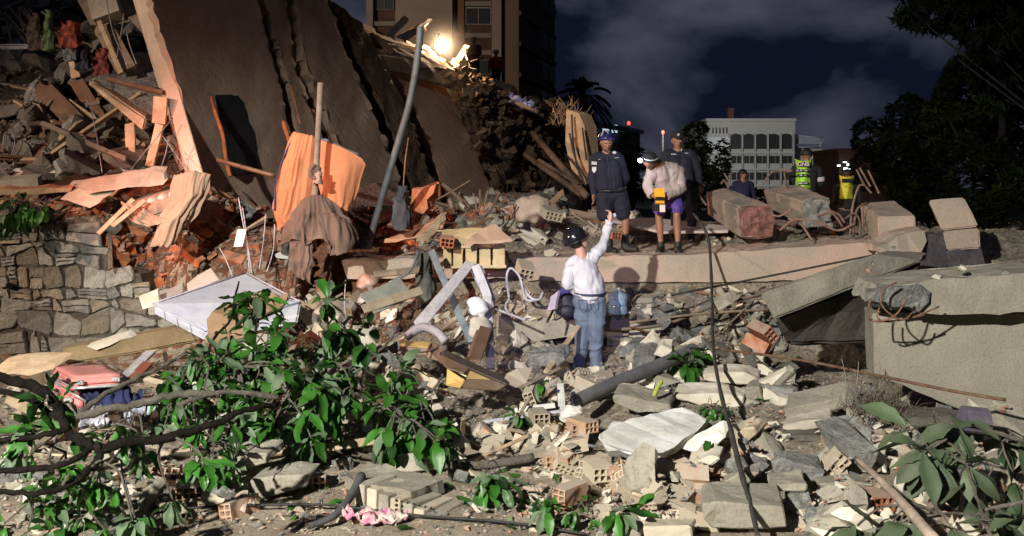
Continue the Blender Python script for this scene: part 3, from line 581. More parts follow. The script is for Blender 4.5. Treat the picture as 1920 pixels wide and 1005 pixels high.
# arched institution at the right
ab = emp('arched_building', (P(1420, 350, 120).x, 120, 0), 'grey concrete building with a row of dark arched openings, far behind the rescuers', 'building')
gconc = M('far_grey_concrete', (.42, .42, .40), (.34, .34, .33), .05, .9, .0, 3, 0, emit=(.055, .062, .066), estr=.0); AY = 120
fbox('facade', 1326, 1491, 226, 480, AY, 18, gconc, ab)
fbox('cornice', 1324, 1493, 222, 227, AY-.6, 19, gconc, ab)
dk = M('dark_opening', (.012, .013, .015), None, 1, .6, 0)
for k in range(5): fbox('slot', 1336+k*6.5, 1338+k*6.5, 239, 250, AY-.15, .2, dk, ab)
fbox('blank_panel', 1328, 1368, 257, 288, AY-.3, .4, M('pale_panel', (.62, .66, .68), None, .1, .8, 0), ab)
for k in range(5):
    x0 = 1371+k*23.5; m = MB(); pts = [(x0, 279), (x0+19, 279), (x0+19, 258)]+[(x0+9.5+9.5*math.cos(a), 256-5.5*math.sin(a)) for a in [math.pi*i/8 for i in range(9)]]+[(x0, 258)]
    m.prism([P(a, b, AY-.2) for a, b in pts], (0, .15, 0)); m.build('arch_window', dk, ab)
for r_ in range(4):
    yy = 292+r_*31
    fbox('floor_band', 1368, 1491, yy-8, yy-4, AY-.4, .5, gconc, ab)
    for k in range(5):
        for q_ in range(2): fbox('window', 1372+k*24+q_*10, 1380+k*24+q_*10, yy, yy+14, AY-.2, .15, dk, ab)
for k in range(6): fbox('pilaster', 1367+k*24, 1369.5+k*24, 250, 480, AY-.5, .6, gconc, ab)
sb = emp('stair_annex', (P(1515, 350, 122).x, 122, 0), 'white annex with angled rooftop canopy frame beside the arched building', 'building')
fbox('wall', 1491, 1541, 276, 480, 122, 8, gconc, sb); fbox('white_wall', 1496, 1536, 288, 480, 121.7, .3, M('annex_white', (.7, .74, .76), None, .1, .8, 0), sb)
fbox('roof_panel', 1493, 1538, 257, 270, 121, .3, M('canopy_panel', (.34, .37, .42), None, .1, .5, 0), sb)
for a, b in (((1490, 254, 121), (1545, 258, 121)), ((1545, 258, 121), (1536, 276, 121)), ((1493, 276, 121), (1536, 276, 121)), ((1493, 254, 121), (1493, 276, 121))):
    rod('canopy_bar', [a, b], .07, frame_w, parent=sb, n=5)
hb = emp('rooftop_box', (P(1370, 350, 124).x, 124, 0), 'dark narrow roof tower above the arched building', 'building'); fbox('shaft', 1366, 1376, 205, 240, 124, 1.2, tb_dark, hb); fbox('roof_cap', 1365, 1377, 203, 206, 123.8, 1.6, tb_dark, hb)
# hillside house with lit windows
hh = emp('hillside_house', (P(1160, 350, 85).x, 85, 0), 'pale flat roofed house with two lit windows beyond the blue-helmeted rescuer', 'house')
hw = M('house_wall', (.20, .22, .21), (.15, .17, .16), .2, .9, 0, 3, 0); fbox('wall', 1098, 1200, 247, 340, 85, 8, hw, hh)
hexa('roof_slab', [(1098, 236, 84), (1120, 228, 84), (1208, 246, 84), (1206, 252, 84)], [(1098, 234, 92), (1120, 226, 92), (1208, 244, 92), (1206, 250, 92)], M('house_roof', (.34, .37, .37), None, .2, .8, 0), None, None, .02, parent=hh)
lit = M('lit_window', (.5, .6, .7), None, 1, .5, 0, emit=(.62, .80, .92), estr=.75)
for x0, x1 in ((1130, 1142), (1147, 1158)): fbox('lit_window', x0, x1, 234, 249, 84.5, .1, lit, hh); fbox('window_frame', x1, x1+1.5, 233, 250, 84.4, .15, frame_dim, hh)
fbox('window_frame', 1128, 1160, 249, 251, 84.4, .15, frame_dim, hh)
db = emp('brick_building', (P(1600, 350, 70).x, 70, 0), 'small dark building with a few bright lights behind the vests', 'building')
fbox('wall', 1573, 1665, 284, 420, 70, 6, tb_dark, db); fbox('parapet', 1571, 1667, 278, 285, 69.8, 6.4, tb_dark, db)
glow = M('cool_lamp', (.8, .9, 1), None, 1, .5, 0, emit=(.85, .95, 1), estr=3)
for (x0, x1, y0, y1) in ((1571, 1576, 309, 312), (1582, 1588, 303, 305), (1583, 1597, 314, 318), (1589, 1592, 306, 311)): fbox('lamp', x0, x1, y0, y1, 69.2, .15, glow, db)
redl = M('red_beacon', (.8, .05, .04), None, 1, .5, 0, emit=(1, .05, .03), estr=5)
for (x, y, lb) in ((1179, 231, 'thin mast with red beacon above the house with lit windows'), (1243, 248, 'thin mast with red beacon beside the capped rescuer')):
    t = emp('antenna_mast', P(x, 352, 95), lb, 'mast'); rod('mast_pole', [(x, 350, 95), (x, y+3, 95)], [.15, .06], steel_dark, parent=t, n=5); m = MB(); m.ell(P(x, y, 95), (.15, .15, .18)); m.build('beacon', redl, t)
# ------------------------------------------------------------------ trees far behind
fol = [M('night_foliage_a', (.007, .011, .004), (.004, .006, .002), .8, .8, 0, 3, 0), M('night_foliage_b', (.018, .021, .006), (.008, .011, .004), .8, .8, 0, 3, 0), M('night_foliage_c', (.003, .0045, .002), (.0015, .0025, .001), .8, .8, 0, 3, 0)]
for fm_ in fol+[bark_dark]: fm_.node_tree.nodes['Principled BSDF'].inputs['Specular IOR Level'].default_value = .05
def crown(name, blobs, n, size, mats, rnd, par=None, flat=.6, drop=.0, elong=2.2):
    """many leaf-sized faces through the crown's lobes"""
    vol = [b[3]*b[4]*b[5] for b in blobs]; tot = sum(vol); V = []; Fc = []; MI = []
    for k in range(n):
        x_ = rnd.random()*tot; i = 0
        while x_ > vol[i] and i < len(blobs)-1: x_ -= vol[i]; i += 1
        b = blobs[i]
        while True:
            q_ = Vector((rnd.uniform(-1, 1), rnd.uniform(-1, 1), rnd.uniform(-1, 1)))
            if .25 < q_.length < 1: break
        q_ = q_.normalized()*(q_.length**.4); c = Vector((b[0]+q_.x*b[3], b[1]+q_.y*b[4], b[2]+q_.z*b[5]))
        if noise.noise(c*(1.3/max(size*5, .3))) < -.12: continue
        d = Vector((rnd.uniform(-1, 1), rnd.uniform(-1, 1), rnd.uniform(-flat, flat)-drop)).normalized(); u = d.cross(Vector((rnd.uniform(-1, 1), rnd.uniform(-1, 1), 1))).normalized()
        s_ = size*rnd.uniform(.5, 1.3); k0 = len(V); V += [c-d*s_*elong/2, c+u*s_*.4, c+d*s_*elong/2, c-u*s_*.4]; Fc.append((k0, k0+1, k0+2, k0+3)); MI.append(min(2, int(abs(noise.noise(c*.6))*5)) if len(mats) > 2 else rnd.randrange(len(mats)))
    me = bpy.data.meshes.new(name); org = par.location if par else Vector(); me.from_pydata([v-org for v in V], [], Fc); [me.materials.append(x) for x in mats]; me.polygons.foreach_set('material_index', MI); return mk(name, me, None, par)
def tree(label, px, Y, zb, blobs, n, size, mats, seed, trunk=.2, name='leafy_tree', cat='tree', group=None, drop=0, elong=2.2):
    rnd = random.Random(seed); base = P(px, 350, Y); base.z = zb; t = emp(name, base, label, cat, group)
    bl = []
    for (bx, by, rx, rz) in blobs: c = P(bx, by, Y); bl.append((c.x, Y+rnd.uniform(-1, 1), c.z, rx*Y/F, rx*Y/F*.9, rz*Y/F))
    m = MB(); top_ = Vector((bl[0][0], Y, bl[0][2]))
    m.tube([base, base.lerp(top_, .5)+Vector((.1, 0, 0)), top_], [trunk, trunk*.7, trunk*.3], 8)
    for b in bl[1:]: m.tube([base.lerp(top_, .45), Vector(b[:3])], [trunk*.5, trunk*.12], 6)
    m.build('trunk', bark_dark, t, smooth=True); crown('crown', bl, n, size, mats, rnd, t, drop=drop, elong=elong); return t
tree('dark bushy tree just left of the dark brick building behind the vests', 1690, 30, 0, [(1690, 300, 70, 60), (1650, 255, 40, 40), (1640, 320, 35, 40), (1740, 250, 60, 60), (1700, 220, 40, 45), (1720, 350, 60, 50)], 16000, .12, fol, 1)
tree('tall dark tree filling the sky at the far right', 1860, 22, 0, [(1880, 180, 90, 100), (1830, 250, 70, 70), (1900, 320, 80, 80), (1800, 330, 60, 60), (1940, 80, 70, 90), (1790, 210, 40, 40)], 24000, .11, fol, 2, .2)
tree('broad overhanging tree whose drooping branches cover the top right corner', 2150, 15, 0, [(2080, 0, 160, 170), (1760, 20, 75, 40), (1850, 40, 80, 60), (1900, 110, 70, 55), (1715, 15, 35, 30), (1800, 100, 35, 28), (1850, -30, 90, 50), (1960, 60, 90, 90), (1770, 120, 18, 16), (1700, 50, 16, 12), (1935, 130, 60, 80), (1900, 10, 70, 60)], 30000, .085, [fol[2], fol[2], fol[0]], 3, .07, drop=.7, elong=3)
tree('olive green leafy tree directly right of the capped rescuer', 1305, 26, 0, [(1300, 262, 28, 34), (1330, 310, 28, 40), (1290, 320, 25, 45), (1345, 280, 14, 18), (1310, 350, 40, 40)], 5000, .08, [fol[0], fol[1], fol[0]], 4, .1)
tree('slender dark tree between the blue-helmeted rescuer and the one in the hoodie', 1180, 30, 0, [(1180, 290, 25, 45), (1165, 340, 35, 40), (1215, 340, 35, 40), (1178, 250, 10, 16), (1200, 300, 20, 25)], 4500, .08, [fol[2], fol[0], fol[2]], 5, .09)
tree('low dark bush behind the left column stubs', 1400, 40, 0, [(1390, 370, 60, 22), (1450, 375, 50, 18), (1340, 360, 30, 20)], 3500, .1, [fol[0], fol[1], fol[0]], 6, .08, 'bush', 'bush')
tree('low dark bush behind the upright column at right', 1790, 18, 0, [(1790, 400, 80, 40), (1880, 400, 80, 50), (1720, 390, 50, 35)], 5000, .07, [fol[0], fol[0], fol[2]], 7, .08, 'bush', 'bush')
# palm behind the collapsed block
pt = emp('palm_tree', (P(1092, 350, 48).x, 48, 0), 'palm tree silhouetted between the tower and the sky', 'palm'); rp = random.Random(5); pc = P(1092, 178, 48)
m = MB(); m.tube([Vector((pc.x+.3, 48, 0)), Vector((pc.x+.1, 48, 4)), pc], [.25, .2, .16], 8); m.build('trunk', bark_dark, pt, smooth=True)
for k in range(30):
    a = k*2.4; el = rp.uniform(-.5, 1.35); d = Vector((math.cos(a)*math.cos(el), math.sin(a)*math.cos(el), math.sin(el))); m = MB(); Lf = rp.uniform(1.3, 1.85); pr = pc.copy(); side = d.cross(Vector((0, 0, 1)))
    side = side.normalized() if side.length > .1 else Vector((1, 0, 0)); pts = [pc+d*Lf*t+Vector((0, 0, -.55*t*t*Lf)) for t in (0, .25, .5, .75, 1)]
    m.tube(pts, [.03, .02, .02, .015, .01], 4)
    for j in range(16):
        t = .35+.65*j/16; c = pc+d*Lf*t+Vector((0, 0, -.55*t*t*Lf))
        for sg in (-1, 1): e_ = (side*sg+d*.9).normalized(); l_ = .5*(1.2-t); m.add([c, c+e_*l_*.5+d*.05, c+e_*l_+Vector((0, 0, -.18)), c+e_*l_*.5-d*.05], [(0, 1, 2, 3)])
    m.build('frond', fol[2], pt)
# ------------------------------------------------------------------ rubble pieces
def chunk_mesh(seed, sx, sy, sz, name='concrete_chunk', n=14, jag=.06, cuts=1):
    r_ = random.Random(seed); bm = bmesh.new()
    for k in range(n):
        v = Vector((r_.uniform(-1, 1), r_.uniform(-1, 1), r_.choice((-1, 1))*r_.uniform(.75, 1))); m_x = max(abs(v.x), abs(v.y))
        if m_x < .8 and k > 3: v.x, v.y = v.x/m_x*.9, v.y/m_x*.9
        bm.verts.new((v.x*sx/2, v.y*sy/2, v.z*sz/2))
    h = bmesh.ops.convex_hull(bm, input=bm.verts[:]); bmesh.ops.delete(bm, geom=list({x for x in h['geom_interior']+h['geom_unused'] if isinstance(x, bmesh.types.BMVert)}), context='VERTS')
    bmesh.ops.triangulate(bm, faces=bm.faces[:])
    if cuts: bmesh.ops.subdivide_edges(bm, edges=bm.edges[:], cuts=cuts, use_grid_fill=True); bmesh.ops.triangulate(bm, faces=bm.faces[:])
    s_ = min(sx, sy, sz)
    bm.normal_update()
    for v in bm.verts: v.co += v.normal*noise.noise(v.co/s_*1.7+Vector((seed, 0, 0)))*s_*jag*3
    me = bpy.data.meshes.new(name); bm.to_mesh(me); bm.free(); return me
def hollow_mesh(L_, W_, H_, nx_, nz_, seed, brk=0):
    """fired clay block with square cells running through its length"""
    r_ = random.Random(seed); m = MB(); wl = .009; cw = (W_-wl*(nx_+1))/nx_; ch = (H_-wl*(nz_+1))/nz_
    xs = [-W_/2]; [xs.extend((xs[-1]+wl, xs[-1]+wl+cw)) for _ in range(nx_)]; xs.append(W_/2)
    zs = [-H_/2]; [zs.extend((zs[-1]+wl, zs[-1]+wl+ch)) for _ in range(nz_)]; zs.append(H_/2)
    V = {}
    def v(i, j, e):
        if (i, j, e) not in V:
            y = e*L_/2
            if brk and e > 0: y -= r_.uniform(0, brk)*L_
            V[(i, j, e)] = len(m.v); m.v.append(Vector((xs[i], y, zs[j])))
        return V[(i, j, e)]
    nX, nZ = len(xs)-1, len(zs)-1; F_ = m.f
    for e in (-1, 1):
        for i in range(nX):
            for j in range(nZ):
                hole = i % 2 == 1 and j % 2 == 1
                if not hole: F_.append((v(i, j, e), v(i+1, j, e), v(i+1, j+1, e), v(i, j+1, e)))
    for i in range(nX): F_.append((v(i, 0, -1), v(i+1, 0, -1), v(i+1, 0, 1), v(i, 0, 1))); F_.append((v(i, nZ, -1), v(i+1, nZ, -1), v(i+1, nZ, 1), v(i, nZ, 1)))
    for j in range(nZ): F_.append((v(0, j, -1), v(0, j+1, -1), v(0, j+1, 1), v(0, j, 1))); F_.append((v(nX, j, -1), v(nX, j+1, -1), v(nX, j+1, 1), v(nX, j, 1)))
    for i in range(1, nX, 2):
        for j in range(1, nZ, 2):
            for (a, b, c, d) in (((i, j), (i+1, j), (i+1, j), (i, j)), ((i+1, j), (i+1, j+1), (i+1, j+1), (i+1, j)), ((i+1, j+1), (i, j+1), (i, j+1), (i+1, j+1)), ((i, j+1), (i, j), (i, j), (i, j+1))):
                F_.append((v(*a, -1), v(*b, -1), v(*c, 1), v(*d, 1)))
    me = bpy.data.meshes.new('hollow_brick'); me.from_pydata(m.v, [], F_); bm = bmesh.new(); bm.from_mesh(me); bmesh.ops.recalc_face_normals(bm, faces=bm.faces); bm.to_mesh(me); bm.free(); return me
def variants(fn, mats):
    out = []
    for me in fn:
        for mt in mats: c = me.copy(); c.materials.append(mt); out.append(c)
    return out
HOL = [hollow_mesh(.27, .145, .10, 3, 2, 1), hollow_mesh(.22, .145, .10, 3, 2, 2, .35), hollow_mesh(.16, .10, .10, 2, 2, 3, .5), hollow_mesh(.28, .19, .09, 4, 2, 4, .2), hollow_mesh(.13, .145, .10, 3, 2, 5, .4), hollow_mesh(.26, .10, .12, 2, 3, 6, .1)]
FRA = [chunk_mesh(20+k, *s, name='brick_fragment', n=10, jag=.05, cuts=0) for k, s in enumerate(((.14, .10, .05), (.18, .10, .03), (.10, .08, .05), (.20, .07, .025), (.12, .11, .02), (.16, .13, .06), (.24, .10, .025), (.09, .07, .04)))]
CHU = [chunk_mesh(50+k, *s, name='concrete_chunk', n=16, jag=.10, cuts=1) for k, s in enumerate(((.26, .20, .12), (.34, .22, .10), (.20, .16, .11), (.42, .26, .13), (.30, .24, .07), (.18, .14, .10), (.50, .3, .12), (.24, .2, .15)))]
SHA = [chunk_mesh(90+k, *s, name='board_shard', n=9, jag=.01, cuts=0) for k, s in enumerate(((.34, .22, .016), (.26, .10, .014), (.46, .24, .018), (.18, .14, .02), (.5, .12, .02)))]
def lath_mesh(L_, w_, t_, seed):
    m = MB(); m.box((0, 0, 0), (w_, L_, t_)); me = bpy.data.meshes.new('wood_lath'); me.from_pydata(m.v, [], m.f); r_ = random.Random(seed)
    for v in me.vertices: v.co.y += r_.uniform(-.04, .04)
    bm = bmesh.new(); bm.from_mesh(me); bmesh.ops.subdivide_edges(bm, edges=[e for e in bm.edges if e.calc_length() > L_*.6], cuts=2)
    for v in bm.verts: v.co.z += .012*math.sin(v.co.y*4+seed); v.co.x += .008*math.sin(v.co.y*3+seed)
    bm.to_mesh(me); bm.free(); return me
LAT = [lath_mesh(*a) for a in ((.7, .05, .018, 1), (1.0, .04, .02, 2), (.5, .07, .015, 3), (1.3, .05, .02, 4), (.45, .03, .02, 5), (.8, .09, .012, 6))]
b_pale = M('cream_brick', (.56, .48, .36), (.44, .35, .25), 7, .9, .5, 40, .25, dust=.4, contrast=.4)
KIND = {
 'hb': ('hollow_brick', 'hollow brick', variants(HOL, (brick_dusty, b_pale, b_pale, brick_dusty, b_pale)), 'hollow clay brick', .10, .13),
 'hbo': ('hollow_brick', 'hollow brick', variants(HOL, (brick_orange, brick_red)), 'red-lit hollow clay brick', .10, .13),
 'bf': ('brick_fragment', 'brick fragment', variants(FRA, (brick_dusty, b_pale, plaster, concrete, b_pale)), 'broken brick fragment', .05, .09),
 'bfo': ('brick_fragment', 'brick fragment', variants(FRA, (brick_orange, brick_red)), 'reddish brick fragment', .05, .09),
 'cc': ('concrete_chunk', 'concrete chunk', variants(CHU, (concrete, concrete_grey, plaster)), 'jagged concrete chunk', .11, .16),
 'ccd': ('concrete_chunk', 'concrete chunk', variants(CHU, (concrete_dark, concrete_grey)), 'dark concrete chunk', .11, .16),
 'sh': ('board_shard', 'board shard', variants(SHA, (white_plaster, plaster, board_tan)), 'flat shard of wall board', .03, .15),
 'la': ('wood_lath', 'lath', variants(LAT, (wood_pale, wood_old, wood_brown, wood_old)), 'broken wooden lath', .02, .1),
}
PLACED = []
def where(px, py):
    """a landmark one can find near that spot of the picture"""
    Z_ = [((0, 0, 90, 130), 'by the window blind at the upper left corner'), ((90, 0, 300, 130), 'by the hanging clothes at the upper left'), ((0, 130, 90, 240), 'by the upper pale masonry block at far left'), ((90, 130, 300, 240), 'around the leaning brown boards'), ((0, 240, 90, 290), 'by the lower pale masonry block at far left'), ((0, 290, 120, 340), 'on the slope just above the stone wall'), ((90, 240, 300, 340), 'at the feet of the leaning brown boards'), ((0, 340, 130, 400), 'on top of the stone wall'), ((130, 340, 400, 420), 'beside the draped box spring'), ((180, 400, 400, 520), 'in the red slope right of the stone wall'),
          ((400, 300, 530, 470), 'left of the orange sheeted mattress'), ((380, 470, 650, 620), 'between the white mattress and the pink slab end'), ((660, 300, 900, 400), 'on the red heap behind the bent pole'), ((640, 400, 860, 480), 'on the pinkish slab end'), ((860, 400, 960, 500), 'around the slatted cream board'),
          ((900, 300, 1100, 400), 'by the white sack on the heap'), ((950, 400, 1110, 480), 'behind the black helmet'), ((1100, 340, 1330, 430), 'behind the standing rescuers'), ((1110, 430, 1350, 480), 'at the feet of the standing rescuers'), ((1330, 330, 1620, 450), 'among the fallen column stubs'), ((1350, 430, 1760, 480), 'on the slab near the column stubs'), ((1620, 440, 1920, 530), 'on top of the thick beam at right'),
          ((880, 480, 1060, 620), 'below the slab edge left of the man in white'), ((1060, 530, 1440, 600), 'in the gap under the wide slab'), ((1140, 600, 1440, 700), 'right of the jeans below the wide slab'), ((1440, 560, 1650, 700), 'in the cavity below the tilted slab'),
          ((0, 620, 260, 700), 'between the stone wall foot and the pink suitcase'), ((0, 700, 250, 830), 'around the pink suitcase'), ((240, 600, 620, 760), 'among the green leaves below the mattress'), ((600, 560, 900, 700), 'around the brown drawers'), ((830, 640, 1010, 830), 'by the grey window frame'), ((940, 690, 1150, 830), 'at the feet of the man in white'), ((1100, 680, 1440, 780), 'just behind the big white plaster slab'), ((1440, 700, 1700, 810), 'before the dark cavity at right'), ((1690, 700, 1920, 830), 'at the foot of the right wall panel'),
          ((0, 830, 440, 1005), 'under the leafy branch at lower left'), ((440, 780, 640, 1005), 'right of the leafy branch in the foreground'), ((640, 800, 900, 1005), 'near the grey block of stacked tiles'), ((860, 800, 1110, 900), 'left of the big white plaster slab'), ((880, 900, 1100, 1005), 'on the bare dusty ground in front'), ((1090, 760, 1400, 900), 'just below the big white plaster slab'), ((1090, 890, 1320, 1005), 'in the brick row at the bottom centre'), ((1310, 800, 1640, 1005), 'near the big grey block with the cable'), ((1560, 780, 1920, 1005), 'among the leafy twigs at lower right')]
    for (a, b, c, d), s_ in Z_:
        if a <= px < c and b <= py < d: return s_
    return 'among the loose rubble'
EXCL = [[(1105, 765), (1330, 760), (1345, 800), (1310, 885), (1110, 885)], [(1440, 835), (1550, 850), (1550, 905), (1440, 900)], [(1310, 905), (1485, 915), (1485, 1005), (1310, 1005)], [(640, 865), (860, 890), (850, 965), (660, 930)], [(75, 675), (240, 675), (275, 780), (75, 780)], [(1140, 712), (1262, 740), (1262, 780), (1140, 760)], [(1110, 440), (1320, 440), (1320, 480), (1110, 480)], [(1262, 715), (1400, 715), (1400, 768), (1262, 768)], [(1310, 680), (1430, 680), (1430, 722), (1310, 722)], [(1460, 710), (1610, 705), (1605, 800), (1460, 810)], [(1640, 560), (1920, 560), (1920, 780), (1690, 740)], [(1065, 560), (1145, 560), (1150, 700), (1065, 700)], [(290, 500), (570, 500), (570, 640), (390, 660)], [(740, 636), (830, 640), (950, 700), (950, 735), (840, 735), (745, 672)], [(812, 735), (950, 735), (950, 800), (812, 800)], [(110, 600), (380, 600), (380, 690), (110, 690)], [(460, 855), (585, 855), (585, 935), (460, 935)], [(400, 820), (505, 815), (505, 890), (380, 895)], [(470, 905), (1120, 925), (1120, 1005), (440, 1005)]]
def drop(kind, px, py, rnd, scale=1., tilt=.5, sink=.3, mi=None, yaw=None, label=None, group=None, big=False):
    if any(inpoly(px, py, e_) for e_ in (EXCL if kind != 'bf' else EXCL[:-1])): return None
    p = G(px, py)
    if p is None: return None
    nm, cat, ms, lb, th, rad = KIND[kind]; me = ms[mi] if mi is not None else rnd.choice(ms); o = bpy.data.objects.new(nm, me); C.objects.link(o)
    e_ = .12; gxn = (hz(p.x+e_, p.y)-hz(p.x-e_, p.y))/(2*e_); gyn = (hz(p.x, p.y+e_)-hz(p.x, p.y-e_))/(2*e_); gxn = max(-.7, min(.7, gxn)); gyn = max(-.7, min(.7, gyn))
    nrm = Vector((-gxn+rnd.gauss(0, tilt), -gyn+rnd.gauss(0, tilt), 1)).normalized(); qt = Vector((0, 0, 1)).rotation_difference(nrm) @ Quaternion((0, 0, 1), yaw if yaw is not None else rnd.uniform(0, 6.28))
    s_ = scale*rnd.uniform(.8, 1.2); o.rotation_mode = 'QUATERNION'; o.rotation_quaternion = qt; o.scale = (s_, s_, s_); o.location = p+Vector((0, 0, th*s_*(.5-sink)))
    bump_hm(p.x, p.y, rad*s_*.7, th*s_*.45)
    tag(o, label or '', cat, group); PLACED.append((o, kind, px, py, label is not None)); return o
def field(kind, rect, n, seed, scale=1., tilt=.45, sink=.3):
    rnd = random.Random(seed); x0, y0, x1, y1 = rect
    for _ in range(n): drop(kind, rnd.uniform(x0, x1), rnd.uniform(y0, y1), rnd, scale, tilt, sink)
_q = [
 # right foreground brick field
 ('hb', (1020, 830, 1400, 930), 34, 1, 1., .35), ('hb', (1090, 900, 1330, 1000), 14, 2, 1.05, .3), ('bf', (1000, 820, 1420, 960), 62, 3, 1.1), ('cc', (1180, 830, 1480, 1000), 26, 4, .9), ('bf', (900, 830, 1080, 900), 26, 5, .8), ('hb', (900, 780, 1090, 880), 16, 6, .95), ('sh', (900, 700, 1150, 900), 26, 7, .8),
 ('bf', (960, 960, 1300, 1003), 12, 8, .8), ('cc', (1440, 780, 1700, 1000), 24, 9, .8), ('bf', (1440, 780, 1900, 1000), 34, 10, .9), ('hb', (1560, 820, 1900, 1000), 16, 11), ('ccd', (1500, 700, 1700, 800), 14, 12, .8), ('ccd', (1700, 740, 1920, 860), 16, 13, .8),
 ('cc', (1200, 640, 1460, 760), 34, 14, 1.1), ('ccd', (1180, 560, 1450, 700), 26, 15, 1.), ('cc', (1160, 540, 1430, 640), 44, 16, .75), ('bf', (1240, 560, 1480, 760), 40, 17, .9), ('la', (1160, 540, 1440, 640), 12, 18, .9), ('ccd', (1440, 600, 1640, 760), 12, 19, .9),
 # around the man
 ('bf', (940, 660, 1180, 800), 46, 20, .9), ('hb', (950, 690, 1130, 810), 16, 21, .9), ('cc', (930, 640, 1200, 740), 22, 22, .8), ('la', (900, 640, 1120, 820), 14, 23, .8), ('sh', (880, 540, 1060, 640), 16, 24, .7), ('hb', (890, 500, 1060, 620), 12, 25, .85), ('bf', (880, 520, 1060, 620), 24, 26, .8),
 # centre left, under leaves
 ('bf', (560, 600, 900, 760), 60, 27, .9), ('cc', (560, 580, 900, 720), 26, 28, .9), ('la', (560, 570, 860, 760), 22, 29, .9), ('sh', (580, 560, 860, 700), 18, 30, 1.), ('hb', (540, 560, 760, 700), 9, 31, .9),
 ('la', (0, 660, 420, 860), 46, 32, 1.), ('bf', (0, 640, 430, 870), 62, 33, .9), ('sh', (0, 640, 440, 860), 24, 34, 1.), ('cc', (0, 620, 400, 850), 16, 35, .8), ('cc', (400, 820, 720, 960), 26, 36, .8), ('bf', (320, 820, 900, 990), 70, 37, .8), ('hb', (280, 840, 680, 970), 18, 38, .95), ('bf', (0, 860, 320, 1000), 24, 39, .9), ('cc', (820, 880, 960, 960), 8, 40, .6), ('la', (420, 820, 900, 940), 10, 41, .8),
 # red slope right of the wall and the heap left of the mattress
 ('bfo', (190, 400, 640, 600), 80, 42, 1.), ('hbo', (200, 400, 480, 520), 18, 43, 1.), ('ccd', (200, 400, 620, 600), 26, 44, .9), ('bfo', (390, 310, 530, 440), 34, 45, 1.), ('la', (380, 310, 540, 450), 22, 46, .9), ('hbo', (400, 320, 620, 480), 14, 47, 1.), ('la', (200, 380, 640, 620), 16, 48, .9), ('sh', (380, 330, 640, 600), 10, 49, .8),
 # top of slab end and the heap behind
 ('bfo', (660, 320, 900, 440), 60, 50, 1.1), ('hbo', (680, 330, 960, 460), 24, 51, 1.2), ('cc', (660, 330, 960, 450), 20, 52, 1.1), ('la', (660, 340, 960, 460), 26, 53, 1.2), ('bf', (700, 430, 1080, 478), 50, 54, .8), ('sh', (780, 370, 960, 470), 12, 55, 1.1), ('cc', (680, 450, 830, 480), 14, 56, .5),
 ('cc', (920, 360, 1120, 460), 30, 57, 1.1), ('bfo', (930, 340, 1250, 430), 50, 58, 1.2), ('hb', (960, 380, 1200, 450), 20, 59, 1.1), ('la', (940, 350, 1260, 440), 24, 60, 1.3), ('sh', (940, 350, 1320, 440), 22, 61, 1.2), ('cc', (1080, 360, 1330, 440), 22, 62, 1.),
 ('cc', (1120, 440, 1700, 478), 30, 63, .35), ('bf', (1120, 430, 1700, 476), 30, 64, .5), ('ccd', (1330, 380, 1620, 450), 18, 65, .9), ('bfo', (1330, 390, 1620, 450), 18, 66, .9),
 ('cc', (1740, 505, 1920, 550), 12, 67, .4), 
 # dark heap at upper left
 ('ccd', (0, 0, 280, 340), 60, 69, 1.6), ('ccd', (0, 200, 280, 350), 24, 70, 1.3), ('la', (0, 20, 280, 350), 36, 71, 1.7), ('sh', (0, 40, 280, 340), 16, 72, 1.7), ('ccd', (0, 240, 300, 350), 16, 73, 1.), ('bfo', (0, 370, 240, 420), 40, 74, 1.), ('la', (0, 360, 300, 420), 12, 75, .9),
 ('cc', (380, 560, 900, 720), 40, 80, 1.), ('sh', (300, 600, 900, 860), 50, 81, 1.1), ('hb', (300, 640, 900, 860), 26, 82, 1.), ('la', (300, 620, 900, 860), 40, 83, 1.), ('cc', (1380, 700, 1920, 900), 26, 84, 1.1), ('cc', (900, 640, 1480, 780), 30, 85, 1.1), ('hb', (1080, 870, 1340, 960), 16, 86, .95), ('hbo', (200, 430, 420, 600), 26, 87, 1.1), ('bfo', (180, 410, 440, 600), 60, 88, 1.3), ('cc', (560, 640, 1000, 870), 44, 90, .9), ('bf', (560, 640, 1080, 900), 90, 91, 1.2), ('la', (560, 680, 1000, 860), 26, 92, .8), ('cc', (1420, 760, 1900, 1000), 40, 93, 1.2), ('bf', (1100, 800, 1900, 1000), 90, 94, 1.2), ('bf', (0, 780, 560, 980), 60, 96, 1.2), ('cc', (0, 800, 440, 980), 20, 97, .9)]
for a in _q: field(*a)
